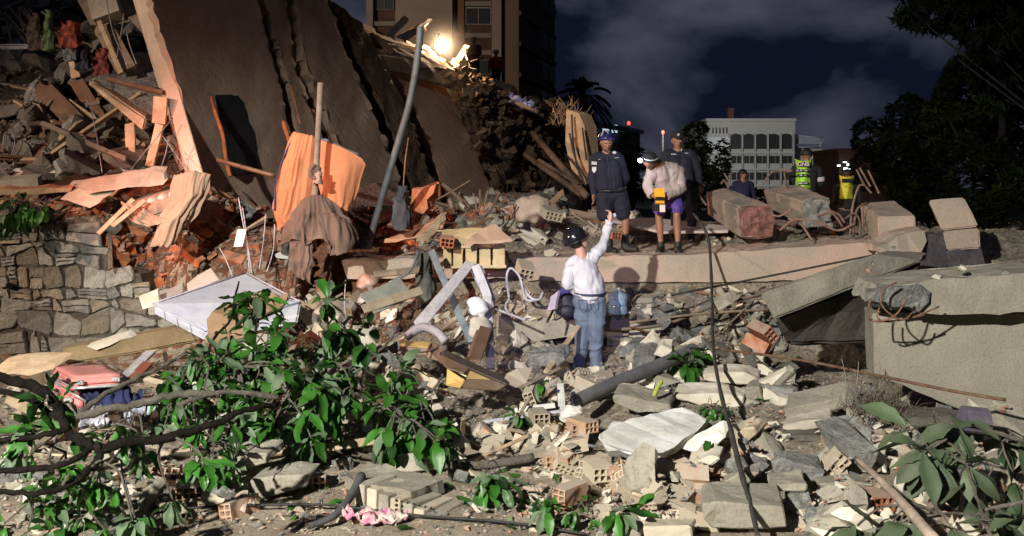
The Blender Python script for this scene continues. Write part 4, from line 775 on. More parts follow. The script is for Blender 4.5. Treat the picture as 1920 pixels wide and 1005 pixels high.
def gravel(name, rects, n, seed, smin, smax, mat, label):
    """crumbs nobody could count: joined into one object"""
    r_ = np.random.RandomState(seed); V = []; Fc = []; base = np.array([(1, 0, 0), (-1, 0, 0), (0, 1, 0), (0, -1, 0), (0, 0, .7), (0, 0, -.7)]); fs = np.array([(0, 2, 4), (2, 1, 4), (1, 3, 4), (3, 0, 4), (2, 0, 5), (1, 2, 5), (3, 1, 5), (0, 3, 5)])
    tot = sum(w_ for _, w_ in rects); k = 0
    for rc, w_ in rects:
        for _ in range(int(n*w_/tot)):
            gx_, gy_ = r_.uniform(rc[0], rc[2]), r_.uniform(rc[1], rc[3])
            if r_.random_sample() < .8 and any(inpoly(gx_, gy_, e_) for e_ in EXCL[:4]): continue
            p = G(gx_, gy_)
            if p is None: continue
            s_ = smin+(smax-smin)*r_.random_sample()**2.5; b = base*(s_*r_.uniform(.4, 1, (6, 1)))*r_.uniform(.5, 1, (1, 3)); a = r_.uniform(0, 6.28); c, s2 = math.cos(a), math.sin(a); b = b @ np.array([[c, s2, 0], [-s2, c, 0], [0, 0, 1]])
            b[:, 2] += b[:, 0]*r_.uniform(-.5, .5); V.append(b+np.array([p.x, p.y, p.z+s_*.2])); Fc.append(fs+6*k); k += 1
    me = bpy.data.meshes.new(name); me.from_pydata(np.concatenate(V).tolist(), [], np.concatenate(Fc).tolist()); o = mk(name, me, mat); return tag(o, label, 'rubble', kind='stuff')
ALLR = [((0, 700, 1920, 1005), 4), ((560, 540, 1640, 800), 3), ((660, 350, 1900, 480), 2.), ((1150, 560, 1450, 760), 1)]
gravel('concrete_crumbs', ALLR+[((560, 520, 1640, 760), 5)], 15000, 1, .006, .05, concrete, 'pale crumbs of concrete and plaster strewn over the whole site')
gravel('brick_crumbs', ALLR+[((180, 320, 640, 620), 2)], 9000, 2, .008, .05, brick_red, 'small reddish brick crumbs strewn over the whole site')
gravel('dark_crumbs', ALLR+[((0, 0, 300, 400), 2), ((180, 320, 640, 620), 1)], 6000, 3, .01, .07, concrete_grey, 'grey broken mortar crumbs strewn over the whole site')
gravel('ridge_crumbs', [((0, 0, 300, 340), 1), ((200, 380, 620, 600), 1)], 2500, 4, .03, .12, wood_old, 'brown crumbs over the left hand slopes')
# ------------------------------------------------------------------ ridge: lamp, torn boards, planks
lamp = emp('flood_lamp', P(830, 108, 23.6), 'glaring work lamp on the ridge of the collapsed block', 'lamp')
m = MB(); m.tube([P(830, 88, 23.6), P(830, 88, 23.5)], .13, 16); m.build('lamp_face', M('lamp_glow', (1, .9, .7), None, 1, .5, 0, emit=(1, .86, .62), estr=40), lamp)
m = MB(); m.tube([P(830, 88, 23.95), P(830, 88, 23.62)], [.09, .16], 16); m.build('lamp_housing', steel_dark, lamp)
rod('lamp_stand', [(830, 92, 23.9), (832, 150, 23.9)], .03, steel_dark, parent=lamp)
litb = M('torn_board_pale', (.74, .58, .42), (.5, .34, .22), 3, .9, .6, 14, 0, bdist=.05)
point('ridge_lamp_front', P(836, 98, 22.6), 22, (1, .72, .42), .1)
slab('torn_board', [(795, 84, 23.5), (815, 108, 23.2), (804, 111, 23.2), (795, 102, 23.5)], (.1, .3, 0), litb, 'small bright torn board just left below the lamp glare', 'torn board', step=.1)
slab('torn_board', [(829, 131, 23.5), (853, 108, 24.2), (868, 118, 24.2), (880, 150, 23.8), (893, 163, 23.8), (889, 168, 23.8), (868, 150, 23.6), (845, 137, 23.5)], (.1, .25, 0), litb, 'large brightly lit torn board right below the lamp glare', 'torn board', step=.12, j=.04)
for k, (a, b) in enumerate((((831, 129, 23.2), (870, 140, 23.3)), ((850, 110, 23.6), (856, 148, 23.3)), ((858, 108, 23.9), (893, 166, 23.4)), ((868, 90, 23.9), (885, 135, 23.5)), ((845, 130, 23.3), (906, 108, 24)))): rod('torn_batten', [a, b], .025, wood_old, ('bottom', 'short upright', 'long bright diagonal', 'upper leaning', 'thin jutting')[k]+' batten across the lit torn board on the ridge', 'batten', 'battens on the lit ridge board')
hexa('leaning_plank', [(722, 66, 22.8), (735, 70, 22.6), (768, 38, 23.2), (758, 30, 23.4)], [(722, 64, 23), (735, 68, 22.8), (768, 36, 23.4), (758, 28, 23.6)], wood_pale, 'left of two broad lit boards sticking up on the ridge', 'plank')
hexa('leaning_plank', [(742, 70, 22.6), (762, 77, 22.4), (800, 58, 23), (790, 44, 23.2)], [(742, 68, 22.8), (762, 75, 22.6), (800, 56, 23.2), (790, 42, 23.4)], wood_pale, 'right of two broad lit boards behind the tip of the bent pole', 'plank')
for k, (a, b, wd, mt) in enumerate((((645, 36, 20), (702, 62, 21), .22, wood_pale), ((655, 50, 20), (735, 78, 21.6), .12, wood_old), ((690, 70, 21), (798, 92, 23), .10, wood_old), ((760, 80, 22.5), (835, 122, 24.5), .14, wood_old), ((795, 48, 23), (808, 36, 23.2), .05, wood_pale), ((860, 112, 23.9), (876, 86, 24.1), .14, litb), ((700, 60, 22), (722, 78, 22), .2, wood_old))):
    plank('ridge_board', a, b, wd, .07, mt, ('broad pale board', 'long thin board', 'low thin board', 'dark board', 'little splinter', 'stub of lit board', 'short dark board')[k]+(' on the skyline ridge left of the lamp' if k != 5 else ' standing just right of the lamp'), 'board')
rw = random.Random(8)
m = MB()
for k in range(520):     # fibres and splinters hanging off the torn slab edges
    px = rw.uniform(860, 1090); y0_ = np.interp(px, [860, 960, 1050, 1090], [120, 182, 192, 225]); py = y0_+abs(rw.gauss(0, 60)); Yd = YW(px)-1.1-rw.random()*.4; a = P(px, py, Yd); m.tube([a, a+Vector((rw.uniform(-.3, .3), rw.uniform(-.1, .1), rw.uniform(-.5, .3)))*rw.uniform(.3, .8)], [.014, .004], 3)
    if k % 2: m.box(a+Vector((.1, 0, 0)), (rw.uniform(.05, .25), rw.uniform(.03, .1), rw.uniform(.05, .3)), Matrix.Rotation(rw.uniform(0, 3), 3, (rw.random(), rw.random(), rw.random()+.1)))
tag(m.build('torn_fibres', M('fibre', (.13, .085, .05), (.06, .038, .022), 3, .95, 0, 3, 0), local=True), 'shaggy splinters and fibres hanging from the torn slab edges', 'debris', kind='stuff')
m = MB()
for k in range(110):
    px = rw.gauss(1062, 14); py = rw.uniform(195, 235); a = P(px, py, 22.5+rw.random()); m.tube([a, a+Vector((rw.uniform(-.2, .2), 0, rw.uniform(.05, .25)))], [.016, .004], 3)
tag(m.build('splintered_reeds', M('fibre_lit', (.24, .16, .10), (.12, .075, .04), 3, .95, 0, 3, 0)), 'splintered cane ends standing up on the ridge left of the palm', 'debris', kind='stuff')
for k, pts in enumerate(([(1068, 250, 21), (1080, 300, 20.8), (1104, 345, 20.6)], [(1062, 290, 21), (1085, 320, 20.7), (1098, 350, 20.5)], [(1072, 215, 21.2), (1076, 280, 21), (1090, 340, 20.7)], [(1092, 240, 21.2), (1100, 300, 21)])): rod('bent_rebar', pts, .022, steel_dark, ('upper', 'lower', 'long left', 'short right')[k]+' dark bar crossing the lit orange wall remnant', 'rebar', 'bars over the lit wall')
for k, (a, b, r_) in enumerate((((1000, 250, 21), (1100, 368, 18.8), .07), ((985, 290, 21), (1090, 365, 19), .06), ((1010, 300, 20), (1085, 345, 19), .04), ((960, 190, 24), (1008, 210, 23), .05))): rod('charred_pole', [a, b], r_, M('charred_wood', (.10, .065, .045), (.05, .033, .025), 5), ('thick', 'lower', 'thin', 'far')[k]+' dark pole leaning down from the torn slabs towards the blue-helmeted rescuer', 'pole')
cloth('blue_cloth', [[(960, 176, 25.5), (975, 186, 25), (1000, 200, 25)], [(962, 190, 25.3), (978, 202, 24.8), (1004, 208, 24.8)]], M('blue_sheet', (.25, .27, .5), (.12, .12, .25), 3, .8, .2, 20, 0), 'bluish white cloth bundle caught on the descending ridge', 'cloth', 4, .08)
# ------------------------------------------------------------------ bent pole, post with sheeted mattress, brown blanket
rod('bent_pole', [(788, 50, 13.0), (786, 80, 13), (778, 140, 13), (766, 200, 13.05), (748, 262, 13.1), (722, 350, 13.2), (688, 468, 13.4)], .046, M('galvanised_pole', (.13, .135, .145), (.075, .075, .08), 4, .6, .3, 30, 0, metal=.2), 'tall bent grey metal pole leaning up to the right from the pinkish slab end', 'pole', n=10)
rod('roof_splinter', [(786, 52, 13), (800, 42, 13.1), (808, 38, 13.1)], .02, wood_pale, 'splintered stick at the tip of the bent pole', 'stick', knob=.8)
rod('wooden_post', [(601, 155, 12.2), (597, 240, 12.2), (591, 360, 12.2), (588, 465, 12.3)], .036, M('grey_post', (.30, .23, .185), (.18, .13, .10), 5, .85, .5, 40, 0), 'upright weathered post standing in front of the orange sheeted mattress', 'post', n=10, knob=.08)
osh = M('orange_sheet', (.60, .235, .11), (.50, .18, .085), 1.5, .85, .15, 60, 0)
sm = emp('sheeted_mattress', P(600, 430, 12.7), 'mattress on edge draped in an orange sheet behind the upright post', 'mattress')
hexa('mattress_core', [(556, 258, 12.78), (680, 300, 12.78), (650, 400, 12.78), (535, 390, 12.78)], [(556, 262, 13.1), (676, 304, 13.1), (650, 400, 13.1), (535, 390, 13.1)], osh, None, None, .05, parent=sm)
cloth('sheet', [[(553, 252, 12.75), (562, 249, 12.62), (590, 258, 12.62)], [(534, 300, 12.7), (550, 300, 12.55), (592, 300, 12.6)], [(522, 350, 12.7), (540, 352, 12.5), (590, 352, 12.58)], [(516, 395, 12.7), (530, 402, 12.5), (585, 398, 12.55)], [(524, 432, 12.7), (540, 420, 12.52), (585, 402, 12.55)]], osh, folds=6, amp=.022, parent=sm, seed=2)
cloth('sheet', [[(588, 258, 12.62), (640, 276, 12.6), (679, 297, 12.66)], [(592, 300, 12.6), (640, 305, 12.56), (685, 308, 12.7)], [(596, 335, 12.58), (640, 345, 12.55), (673, 345, 12.72)], [(602, 362, 12.56), (640, 385, 12.55), (660, 378, 12.72)], [(615, 384, 12.56), (640, 412, 12.6), (648, 405, 12.72)]], osh, folds=3, amp=.02, parent=sm, seed=5, fade=1.)
rod('mattress_edging', [(515, 395, 12.6), (517, 350, 12.6), (530, 300, 12.66), (552, 254, 12.66)], .012, M('navy_piping', (.05, .05, .12)), parent=sm)
rod('mattress_edging', [(600, 262, 12.7), (615, 264, 12.66), (645, 280, 12.66), (672, 290, 12.7)], .016, M('grey_cloth', (.20, .22, .26), (.12, .13, .16)), parent=sm, knob=.8)
bl = M('brown_blanket', (.21, .135, .105), (.14, .085, .065), 2, .95, .4, 60, 0)
cb = emp('brown_blanket', P(590, 460, 12.2), 'brown blanket knotted round the post and hanging in folds', 'blanket')
cloth('blanket_fall', [[(566, 376, 12.1), (588, 366, 12.05), (618, 376, 12.12)], [(545, 412, 12.12), (566, 404, 11.98), (592, 400, 12.02), (622, 402, 11.98), (648, 408, 12.15)], [(532, 466, 12.2), (552, 448, 12.05), (578, 456, 12.1), (600, 450, 12.0), (622, 470, 12.1), (650, 474, 12.05), (672, 446, 12.3)]], bl, folds=9, amp=.055, parent=cb, seed=3, fade=.85, thick=.015)
cloth('blanket_fall', [[(545, 452, 12.15), (565, 452, 12.1), (585, 455, 12.15)], [(545, 485, 12.15), (565, 490, 12.1), (584, 500, 12.15)], [(560, 515, 12.2), (572, 525, 12.15), (582, 532, 12.2)]], bl, folds=3, amp=.03, parent=cb, seed=6)
m = MB(); [m.ell(P(595, 316+k*5, 12.14), (.05+.014*math.sin(k*3), .05, .03)) for k in range(5)]; m.tube(smooth_path([(590, 308, 12.1), (582, 318, 12.08), (584, 330, 12.08), (594, 336, 12.08)]), .028, 7); m.build('knot', bl, cb, smooth=True)
cloth('knot_tail', [[(592, 326, 12.1), (598, 322, 12.08), (603, 328, 12.1)], [(588, 345, 12.1), (596, 345, 12.05), (603, 346, 12.1)]], M('pink_rag', (.48, .32, .26), (.35, .2, .16), 4), folds=3, amp=.015, parent=cb, nu=12, nv=8)
cloth('hanging_coat', [[(750, 352, 13), (754, 350, 12.95), (758, 352, 13)], [(742, 380, 13), (754, 378, 12.9), (764, 382, 13)], [(736, 425, 13), (752, 432, 12.88), (770, 418, 13)]], M('slate_cloth', (.085, .085, .10), (.05, .05, .06), 3), 'dark grey coat hanging from a thin rod behind the bent pole', 'coat', 4, .03, nu=24)
rod('hanging_rod', [(766, 258, 13), (760, 300, 13), (756, 352, 13)], .009, rust, 'thin rod from which the dark grey coat hangs', 'rod')
cloth('hanging_jacket', [[(786, 476, 12.9), (796, 472, 12.8), (808, 478, 12.9)], [(784, 510, 12.9), (797, 512, 12.75), (812, 514, 12.9)], [(785, 560, 12.9), (798, 566, 12.75), (814, 552, 12.9)]], M('green_grey_cloth', (.13, .14, .125), (.07, .075, .07), 3), 'grey green jacket hanging over the front of the pink slab end', 'jacket', 4, .035, nu=24)
slab('concrete_block', [(665, 352, 14.2), (700, 345, 14.3), (745, 360, 14.3), (745, 388, 14.2), (700, 392, 14.1), (668, 382, 14.1)], (.1, .7, .02), concrete_grey, 'grey broken concrete block between the sheeted mattress and the bent pole', 'concrete chunk', relief=.05, j=.03)
slab('orange_panel', [(770, 352, 14.6), (815, 348, 14.7), (812, 362, 14.6), (792, 400, 14.4), (772, 390, 14.4)], (.05, .4, 0), brick_orange, 'rough orange wall fragment right of the hanging dark coat', 'wall fragment', relief=.06, j=.03)
# slatted cream board (louvre) on slab
lb = emp('slatted_board', P(900, 500, 12.9), 'cream cabinet front with upright slots leaning on the slab edge', 'cabinet')
crm = M('cream_board', (.56, .46, .28), (.48, .37, .20), 2, .6, .15, 30, 0)
hexa('top_board', [(828, 432, 13.2), (905, 428, 13.1), (958, 448, 12.9), (832, 462, 12.85)], [(828, 430, 13.3), (905, 426, 13.2), (958, 446, 13.0), (832, 465, 12.95)], crm, None, None, .01, parent=lb)
for k, (x0, x1) in enumerate(((832, 846), (850, 868), (873, 894), (899, 920), (924, 947))): hexa('front_panel', [(x0, 459, 12.86), (x1, 457, 12.86), (x1, 502, 12.88), (x0, 504, 12.88)], [(x0, 459, 12.9), (x1, 457, 12.9), (x1, 502, 12.92), (x0, 504, 12.92)], crm, None, None, .004, parent=lb)
for yy in (461, 499): hexa('rail', [(830, yy, 12.83), (949, yy-2, 12.83), (949, yy+3, 12.83), (830, yy+5, 12.83)], [(830, yy, 12.86), (949, yy-2, 12.86), (949, yy+3, 12.86), (830, yy+5, 12.86)], crm, None, None, .003, parent=lb)
hexa('back_board', [(832, 462, 12.97), (947, 459, 12.97), (947, 500, 12.97), (832, 502, 12.97)], [(832, 462, 13.0), (947, 459, 13.0), (947, 500, 13.0), (832, 502, 13.0)], wood_brown, None, None, .003, parent=lb)
slab('broken_board', [(895, 440, 12.7), (930, 424, 12.9), (960, 452, 12.6), (870, 462, 12.6)], (0, .03, .03), M('pinkish_board', (.46, .33, .25), (.36, .25, .18), 2), 'pinkish board resting across the cream slatted cabinet front', 'board', relief=.0015)
slab('broken_board', [(780, 452, 13), (832, 405, 13.6), (836, 412, 13.6), (800, 452, 13)], (0, .05, .03), wood_pale, 'pointed pale board slanting up behind the brick cluster', 'board', relief=.0015)
slab('broken_board', [(720, 455, 13.2), (800, 425, 13.5), (838, 402, 13.8), (830, 428, 13.4), (780, 446, 13.2)], (0, .04, .04), M('salmon_board', (.5, .27, .17), (.42, .2, .12), 2), 'long salmon board lying up the heap behind the hanging coat', 'board', relief=.0015)
# left group: box spring with sheet, pale boards on the wall
for pts, lb_, mt in (([(130, 346, 12.6), (308, 318, 12.9), (306, 346, 12.6), (215, 356, 12.4), (165, 364, 12.4)], 'large pale flat board above the stone wall left of the edge beam foot', plaster), ([(112, 374, 12.3), (150, 352, 12.6), (212, 362, 12.5), (168, 390, 12.2)], 'smaller pale board with broken orange edge above the stone wall', plaster), ([(-20, 358, 12.3), (60, 354, 12.4), (135, 352, 12.5), (132, 360, 12.5), (60, 365, 12.4), (-20, 369, 12.3)], 'long narrow board lying on top of the stone wall at the far left', wood_pale), ([(0, 338, 12.9), (70, 334, 13), (72, 352, 12.9), (0, 356, 12.8)], 'grey block on top of the stone wall behind the long narrow board', concrete)):
    slab('pale_board', pts, (0, .12, .05), mt, lb_, 'board', relief=.008, j=.02, edge=brick_orange)
bs = emp('box_spring', P(310, 420, 12.3), 'quilted box spring tipped over the wall with a pale sheet draped down', 'mattress')
qm = M('quilted_ticking', (.62, .52, .45), (.5, .4, .34), 6, .8, .4, 14, 0, bdist=.04); shm = M('dusty_sheet', (.44, .29, .205), (.32, .20, .14), 2, .9, .2, 50, 0)
hexa('box_side', [(240, 392, 12.2), (350, 362, 12.25), (368, 378, 12.25), (262, 418, 12.2)], [(235, 380, 12.9), (345, 340, 12.95), (370, 365, 12.95), (262, 405, 12.9)], shm, None, None, .03, parent=bs)
m = MB()
for k in range(5): m.ell(P(252+k*20, 391-k*6.5, 12.45), (.09, .2, .07), nu=14, nv=8)
m.build('quilted_top', qm, bs, smooth=True)
cloth('sheet_fall', [[(330, 330, 12.3), (365, 322, 12.2), (395, 328, 12.3)], [(320, 372, 12.2), (355, 372, 12.1), (392, 350, 12.25)], [(300, 415, 12.15), (330, 412, 12.02), (372, 390, 12.2)], [(286, 462, 12.15), (305, 462, 12.05), (330, 440, 12.2)]], shm, folds=6, amp=.035, parent=bs, seed=9, fade=.4)
cloth('sheet_fall', [[(232, 380, 12.2), (246, 385, 12.15), (262, 392, 12.15)], [(238, 398, 12.15), (256, 406, 12.08), (290, 405, 12.1)], [(262, 415, 12.12), (290, 424, 12.05), (330, 408, 12.1)]], shm, folds=4, amp=.025, parent=bs, seed=12)
for k, (a, b) in enumerate((((184, 438, 11.9), (250, 374, 12.2)), ((210, 424, 11.8), (272, 376, 12.1)))): plank('timber_strip', a, b, .06, .025, wood_pale, ('left', 'right')[k]+' of two thin pale slats leaning against the tipped box spring', 'slat')
slab('white_tile', [(445, 430, 12), (462, 430, 12), (455, 462, 11.95), (438, 463, 11.95)], (0, .015, 0), white_plaster, 'small white rectangular panel hanging left of the brown blanket', 'panel', relief=.0, j=.001)
# upper left: leaning boards, broken floor corner, posts
for a, b, wd, mt, lb_ in (((75, 160, 14.6), (228, 318, 13.6), .27, wood_brown, 'wide brown board, lower left of those leaning beside the broken floor corner'), ((142, 150, 14.8), (242, 315, 13.8), .2, wood_brown, 'dark brown board leaning just left of the broken floor corner'), ((128, 190, 14.4), (196, 238, 14.2), .08, wood_pale, 'short pale batten between the two leaning brown boards'),
                          ((200, 148, 13.6), (306, 174, 13.6), .06, wood_brown, 'thin brown bar lying across the broken floor corner'), ((244, 232, 13.6), (247, 328, 13.4), .13, litb, 'upright pale post stub below the broken floor corner'), ((302, 182, 13.5), (298, 232, 13.5), .19, litb, 'short pale panel by the middle of the edge beam'), ((300, 234, 13.5), (280, 312, 13.4), .12, litb, 'narrow pale strip hanging beside the edge beam'), ((318, 255, 13.7), (345, 318, 13.7), .12, wood_brown, 'brown board tucked behind the foot of the edge beam'),
                          ((160, -10, 15), (238, 132, 14.2), .28, wood_old, 'broad weathered timber slanting down towards the broken floor corner'), ((190, -20, 14.8), (205, 36, 14.6), .4, concrete, 'thick pale concrete stub hanging at the top left'), ((186, 40, 14.5), (228, 138, 14.1), .07, wood_pale, 'narrow pale strip beside the weathered slanting timber'), ((135, 106, 14.8), (143, 146, 14.7), .13, litb, 'small pinkish panel among the hanging clothes'), ((230, 0, 14.9), (280, 52, 14.6), .25, wood_old, 'dark timber by the top of the edge beam')):
    plank('leaning_board', a, b, wd, .05 if wd < .38 else .3, mt, lb_, 'board')
fc = emp('broken_floor_corner', P(230, 240, 13.8), 'broken floor corner with pale edge and rough grey top beside the edge beam', 'floor slab')
hexa('slab_edge', [(162, 156, 13.8), (170, 150, 13.9), (276, 222, 13.5), (268, 246, 13.4)], [(168, 150, 14.1), (178, 144, 14.2), (282, 212, 13.8), (274, 240, 13.7)], litb, None, None, .03, parent=fc)
slab('slab_top', [(172, 152, 13.95), (205, 140, 14.3), (245, 118, 14.6), (258, 100, 14.8), (290, 98, 14.8), (306, 150, 14.3), (302, 205, 13.9), (276, 222, 13.6)], (.1, .25, -.12), concrete_grey, parent=fc, relief=.05, j=.04)
for pts, lb_ in (([(45, 160, 15), (90, 158, 15), (96, 176, 14.9), (92, 215, 14.8), (48, 216, 14.8)], 'upper of two pale masonry blocks left of the leaning brown boards'), ([(40, 220, 14.6), (100, 216, 14.7), (122, 238, 14.6), (118, 268, 14.4), (42, 272, 14.4)], 'lower of two pale masonry blocks left of the leaning brown boards'), ([(100, 250, 14.2), (140, 240, 14.3), (170, 270, 14), (150, 292, 13.9), (106, 290, 13.9)], 'darker block under the foot of the wide brown board'), ([(0, 245, 14.4), (30, 240, 14.5), (34, 262, 14.4), (4, 275, 14.3)], 'flat grey block at the far left edge'), ([(0, 300, 13.8), (60, 285, 14), (70, 298, 13.8), (6, 325, 13.6)], 'pale grey slate heap edge at the far left above the wall'), ([(0, 150, 15.4), (38, 148, 15.4), (40, 205, 15.2), (0, 215, 15.2)], 'large dim block at the far left edge')):
    slab('masonry_block', pts, (.05, .5, .03), M('masonry_pale', (.34, .29, .235), (.23, .19, .15), 2), lb_, 'masonry block', relief=.03, j=.02)
rc = random.Random(21)
for (x0, y0, x1, y1, hx, lb_, cat) in ((84, 24, 98, 92, '6b8c58', 'green garment hanging at the upper left', 'garment'), (114, 45, 150, 88, 'b4472f', 'red and orange patterned garment on the dark heap', 'garment'), (126, 60, 140, 112, '8d9a9e', 'grey white rag below the patterned garment', 'rag'), (146, 92, 166, 130, '26304c', 'dark blue garment near the weathered timber', 'garment'), (182, 96, 206, 142, 'a8443c', 'red and white garment beside the weathered timber', 'garment'), (58, 30, 78, 92, '5e4438', 'brown garment left of the green garment', 'garment')):
    cl_ = tuple(c*.55+.02 for c in hexc(hx)); cloth('garment', [[(x0, y0, 14.5), ((x0+x1)/2, y0-3, 14.4), (x1, y0+2, 14.5)], [(x0-2, (y0+y1)/2, 14.4), ((x0+x1)/2, (y0+y1)/2, 14.3), (x1+2, (y0+y1)/2, 14.4)], [(x0-4, y1, 14.3), ((x0+x1)/2, y1+5, 14.2), (x1+4, y1-3, 14.3)]], M('garment_'+hx, cl_, tuple(c*.35 for c in cl_), 9, .9, .2, 30, 0, contrast=.1), lb_, cat, 3, .04, nu=20, nv=12)
bl_ = emp('window_blind', P(30, 90, 15), 'row of crumpled blind slats at the far upper left', 'blind')
for k in range(4): rod('blind_slat', [(0, 84+k*2.6, 14.8), (30, 84+k*2.6+rc.uniform(-1, 1), 14.8), (62, 84+k*2.2, 14.8)], .012, metal_white if k in (1, 2) else metal_grey, parent=bl_, n=4)
for k in range(12): a = (rc.uniform(0, 70), rc.uniform(10, 40), 15.3); rod('blind_slat', [a, (a[0]+rc.uniform(10, 40), a[1]+rc.uniform(30, 60), 15)], .02, wood_old, parent=bl_, n=4)
for k, pts in enumerate(([(172, 210, 13.4), (182, 260, 13.2), (192, 325, 13)], [(240, 325, 13.2), (290, 262, 13), (324, 222, 13.2)], [(232, 25, 14), (226, 70, 13.9), (218, 110, 13.8)], [(235, 55, 14), (245, 90, 13.9), (256, 120, 13.8)], [(200, 0, 14.2), (212, 60, 14), (240, 125, 13.8)], [(316, 260, 13.2), (310, 290, 13.2), (300, 320, 13.1)], [(305, 255, 13.4), (330, 290, 13.3), (352, 322, 13.2)], [(160, 180, 14), (176, 215, 13.9), (184, 225, 13.9)], [(408, 300, 13.2), (450, 312, 13), (515, 330, 12.9)], [(20, 240, 13.9), (28, 270, 13.8), (12, 310, 13.7)])):
    rod('wire' if k != 8 else 'thin_timber', pts, .008 if k != 8 else .03, metal_grey if k != 8 else wood_brown, ('taut pale wire below the leaning brown boards', 'diagonal wire crossing the foot of the edge beam', 'thin wire hanging by the weathered timber', 'short wire above the rough floor corner', 'long wire along the weathered timber', 'short loose wire beside the edge beam foot', 'wire running down behind the edge beam foot', 'bent wire at the wide brown board', 'thin reddish timber jutting left of the sheeted mattress', 'loose wire at the far left')[k], 'wire' if k != 8 else 'timber')
for k, pts in enumerate(([(447, 370, 12.4), (458, 430, 12.2), (466, 470, 12), (472, 512, 11.8)], [(515, 420, 12.3), (512, 470, 12.2), (500, 510, 12)], [(498, 402, 12.3), (494, 450, 12.2), (486, 505, 12)], [(412, 465, 12), (425, 490, 11.9), (436, 518, 11.8)], [(648, 525, 12.6), (646, 570, 12.4), (650, 600, 12.2)], [(455, 390, 12.2), (462, 440, 12.1), (468, 512, 11.9)])): rod('wire', pts, .007, metal_white, ('leftmost long', 'rightmost hanging', 'middle hanging', 'short slanting', 'lone thin', 'second long')[k]+' pale wire '+('below the slab end' if k == 4 else 'between the red slope and the white mattress'), 'wire', 'hanging pale wires')
# ------------------------------------------------------------------ white mattress, fallen beam, suitcase
mt_ = emp('white_mattress', P(430, 620, 10.6), 'stained white mattress lying tilted on the debris', 'mattress')
mm = M('mattress_white', (.50, .51, .56), (.36, .38, .48), 2, .85, .25, 22, 0, contrast=.35)
hexa('mattress_body', [(286, 570, 10.5), (383, 622, 10.15), (560, 590, 10.4), (565, 560, 10.7)], [(290, 588, 10.5), (385, 640, 10.18), (555, 612, 10.4), (565, 580, 10.7)], mm, None, None, .02, parent=mt_)
q = [P(286, 569, 10.5), P(383, 620, 10.15), P(563, 566, 10.6), P(462, 511, 11.5)]
m = MB(); th_ = Vector((0, .02, -.13)); m.add(q+[p+th_ for p in q], [(0, 1, 2, 3), (7, 6, 5, 4), (0, 4, 5, 1), (1, 5, 6, 2), (2, 6, 7, 3), (3, 7, 4, 0)]); o = m.build('mattress_top', mm, mt_, bevel=.03)

for a_, b_ in ((q[0], q[1]), (q[1], q[2]), (q[0], q[3]), (q[3], q[2])): rod('piping', [a_, b_], .009, mm, parent=mt_)
for k in range(3): a_ = q[0].lerp(q[1], (k+.9)/3.9); b_ = q[0].lerp(q[1], (k+1.)/3.9); rod('quilt_seam', [a_+th_*.12+Vector((-.004, -.012, 0)), b_+th_*.9+Vector((-.004, -.012, 0))], .005, M('quilt_blue', (.44, .46, .52)), parent=mt_, n=5)
slab('cardboard_sheet', [(385, 632, 9.9), (388, 600, 10.25), (405, 580, 10.4), (440, 565, 10.55), (480, 545, 10.8), (540, 550, 10.7), (520, 580, 10.4), (470, 600, 10.2), (450, 640, 9.9), (405, 650, 9.85)], (0, .01, -.012), M('cardboard', (.34, .23, .14), (.26, .17, .10), 2, .9, .2, 20, 0), 'torn brown cardboard sheet lying over the white mattress', 'cardboard', relief=.02, j=.03, step=.09)
slab('broken_tile_panel', [(260, 556, 10.9), (296, 542, 11), (300, 570, 10.8), (268, 580, 10.7)], (0, .05, 0), plaster, 'pale panel at the far left corner of the white mattress', 'panel', relief=.0015)
slab('broken_tile_panel', [(350, 532, 11.5), (395, 503, 11.6), (410, 525, 11.4), (352, 548, 11.3)], (0, .05, 0), M('pinkish_panel', (.52, .43, .38), (.42, .34, .3), 2), 'tilted pinkish panel behind the white mattress', 'panel', relief=.0015)
slab('broken_tile_panel', [(296, 545, 11.3), (342, 530, 11.4), (342, 548, 11.3), (300, 562, 11.1)], (0, .05, 0), M('pinkish_panel', (.5, .4, .36)), 'flat pinkish panel behind the near corner of the white mattress', 'panel', relief=.0015)
hexa('fallen_beam', [(118, 655, 9.9), (355, 610, 10.6), (372, 640, 10.5), (122, 685, 9.8)], [(118, 648, 10.2), (350, 604, 10.9), (372, 640, 10.9), (122, 685, 10.2)], M('brown_plaster_beam', (.25, .185, .10), (.17, .12, .06), 2, .9, .5, 24, 0), 'long brown plastered beam lying below the stone wall', 'beam', .02)
slab('timber_block', [(0, 683, 9.2), (60, 678, 9.3), (105, 680, 9.2), (100, 692, 9.1), (55, 704, 9.0), (0, 703, 9.0)], (0, .35, .03), wood_pale, 'flat pale timber slab at the left edge above the suitcase', 'timber', relief=.01)
slab('plaster_pieces', [(160, 650, 10), (240, 625, 10.3), (250, 632, 10.3), (180, 658, 9.95)], (0, .1, .02), plaster, 'pale flat stone lying on the brown plastered beam', 'stone', relief=.02)
suit = emp('suitcase', P(160, 760, 9.0), 'open pink hard-shell suitcase with dark blue clothes spilling out', 'suitcase')
pk = M('suitcase_pink', (.62, .20, .18), (.52, .145, .135), 1.5, .42, .06, 20, 0, dust=.25, dustc=(.6, .42, .36), coat=.1)
def shell(f, b, parent, name): o = hexa(name, f, b, pk, None, None, .045, parent=parent); o.data.polygons.foreach_set('use_smooth', [True]*len(o.data.polygons)); return o
shell([(92, 712, 8.95), (232, 712, 8.9), (228, 730, 8.88), (140, 735, 8.6)], [(105, 688, 9.5), (196, 683, 9.75), (228, 712, 9.1), (150, 700, 9.0)], suit, 'lid') if 0 else None
def hb8(name, pts8, mt, bev, par):
    o = hexa(name, pts8[:4], pts8[4:], mt, None, None, bev, parent=par); o.data.polygons.foreach_set('use_smooth', [True]*len(o.data.polygons)); return o
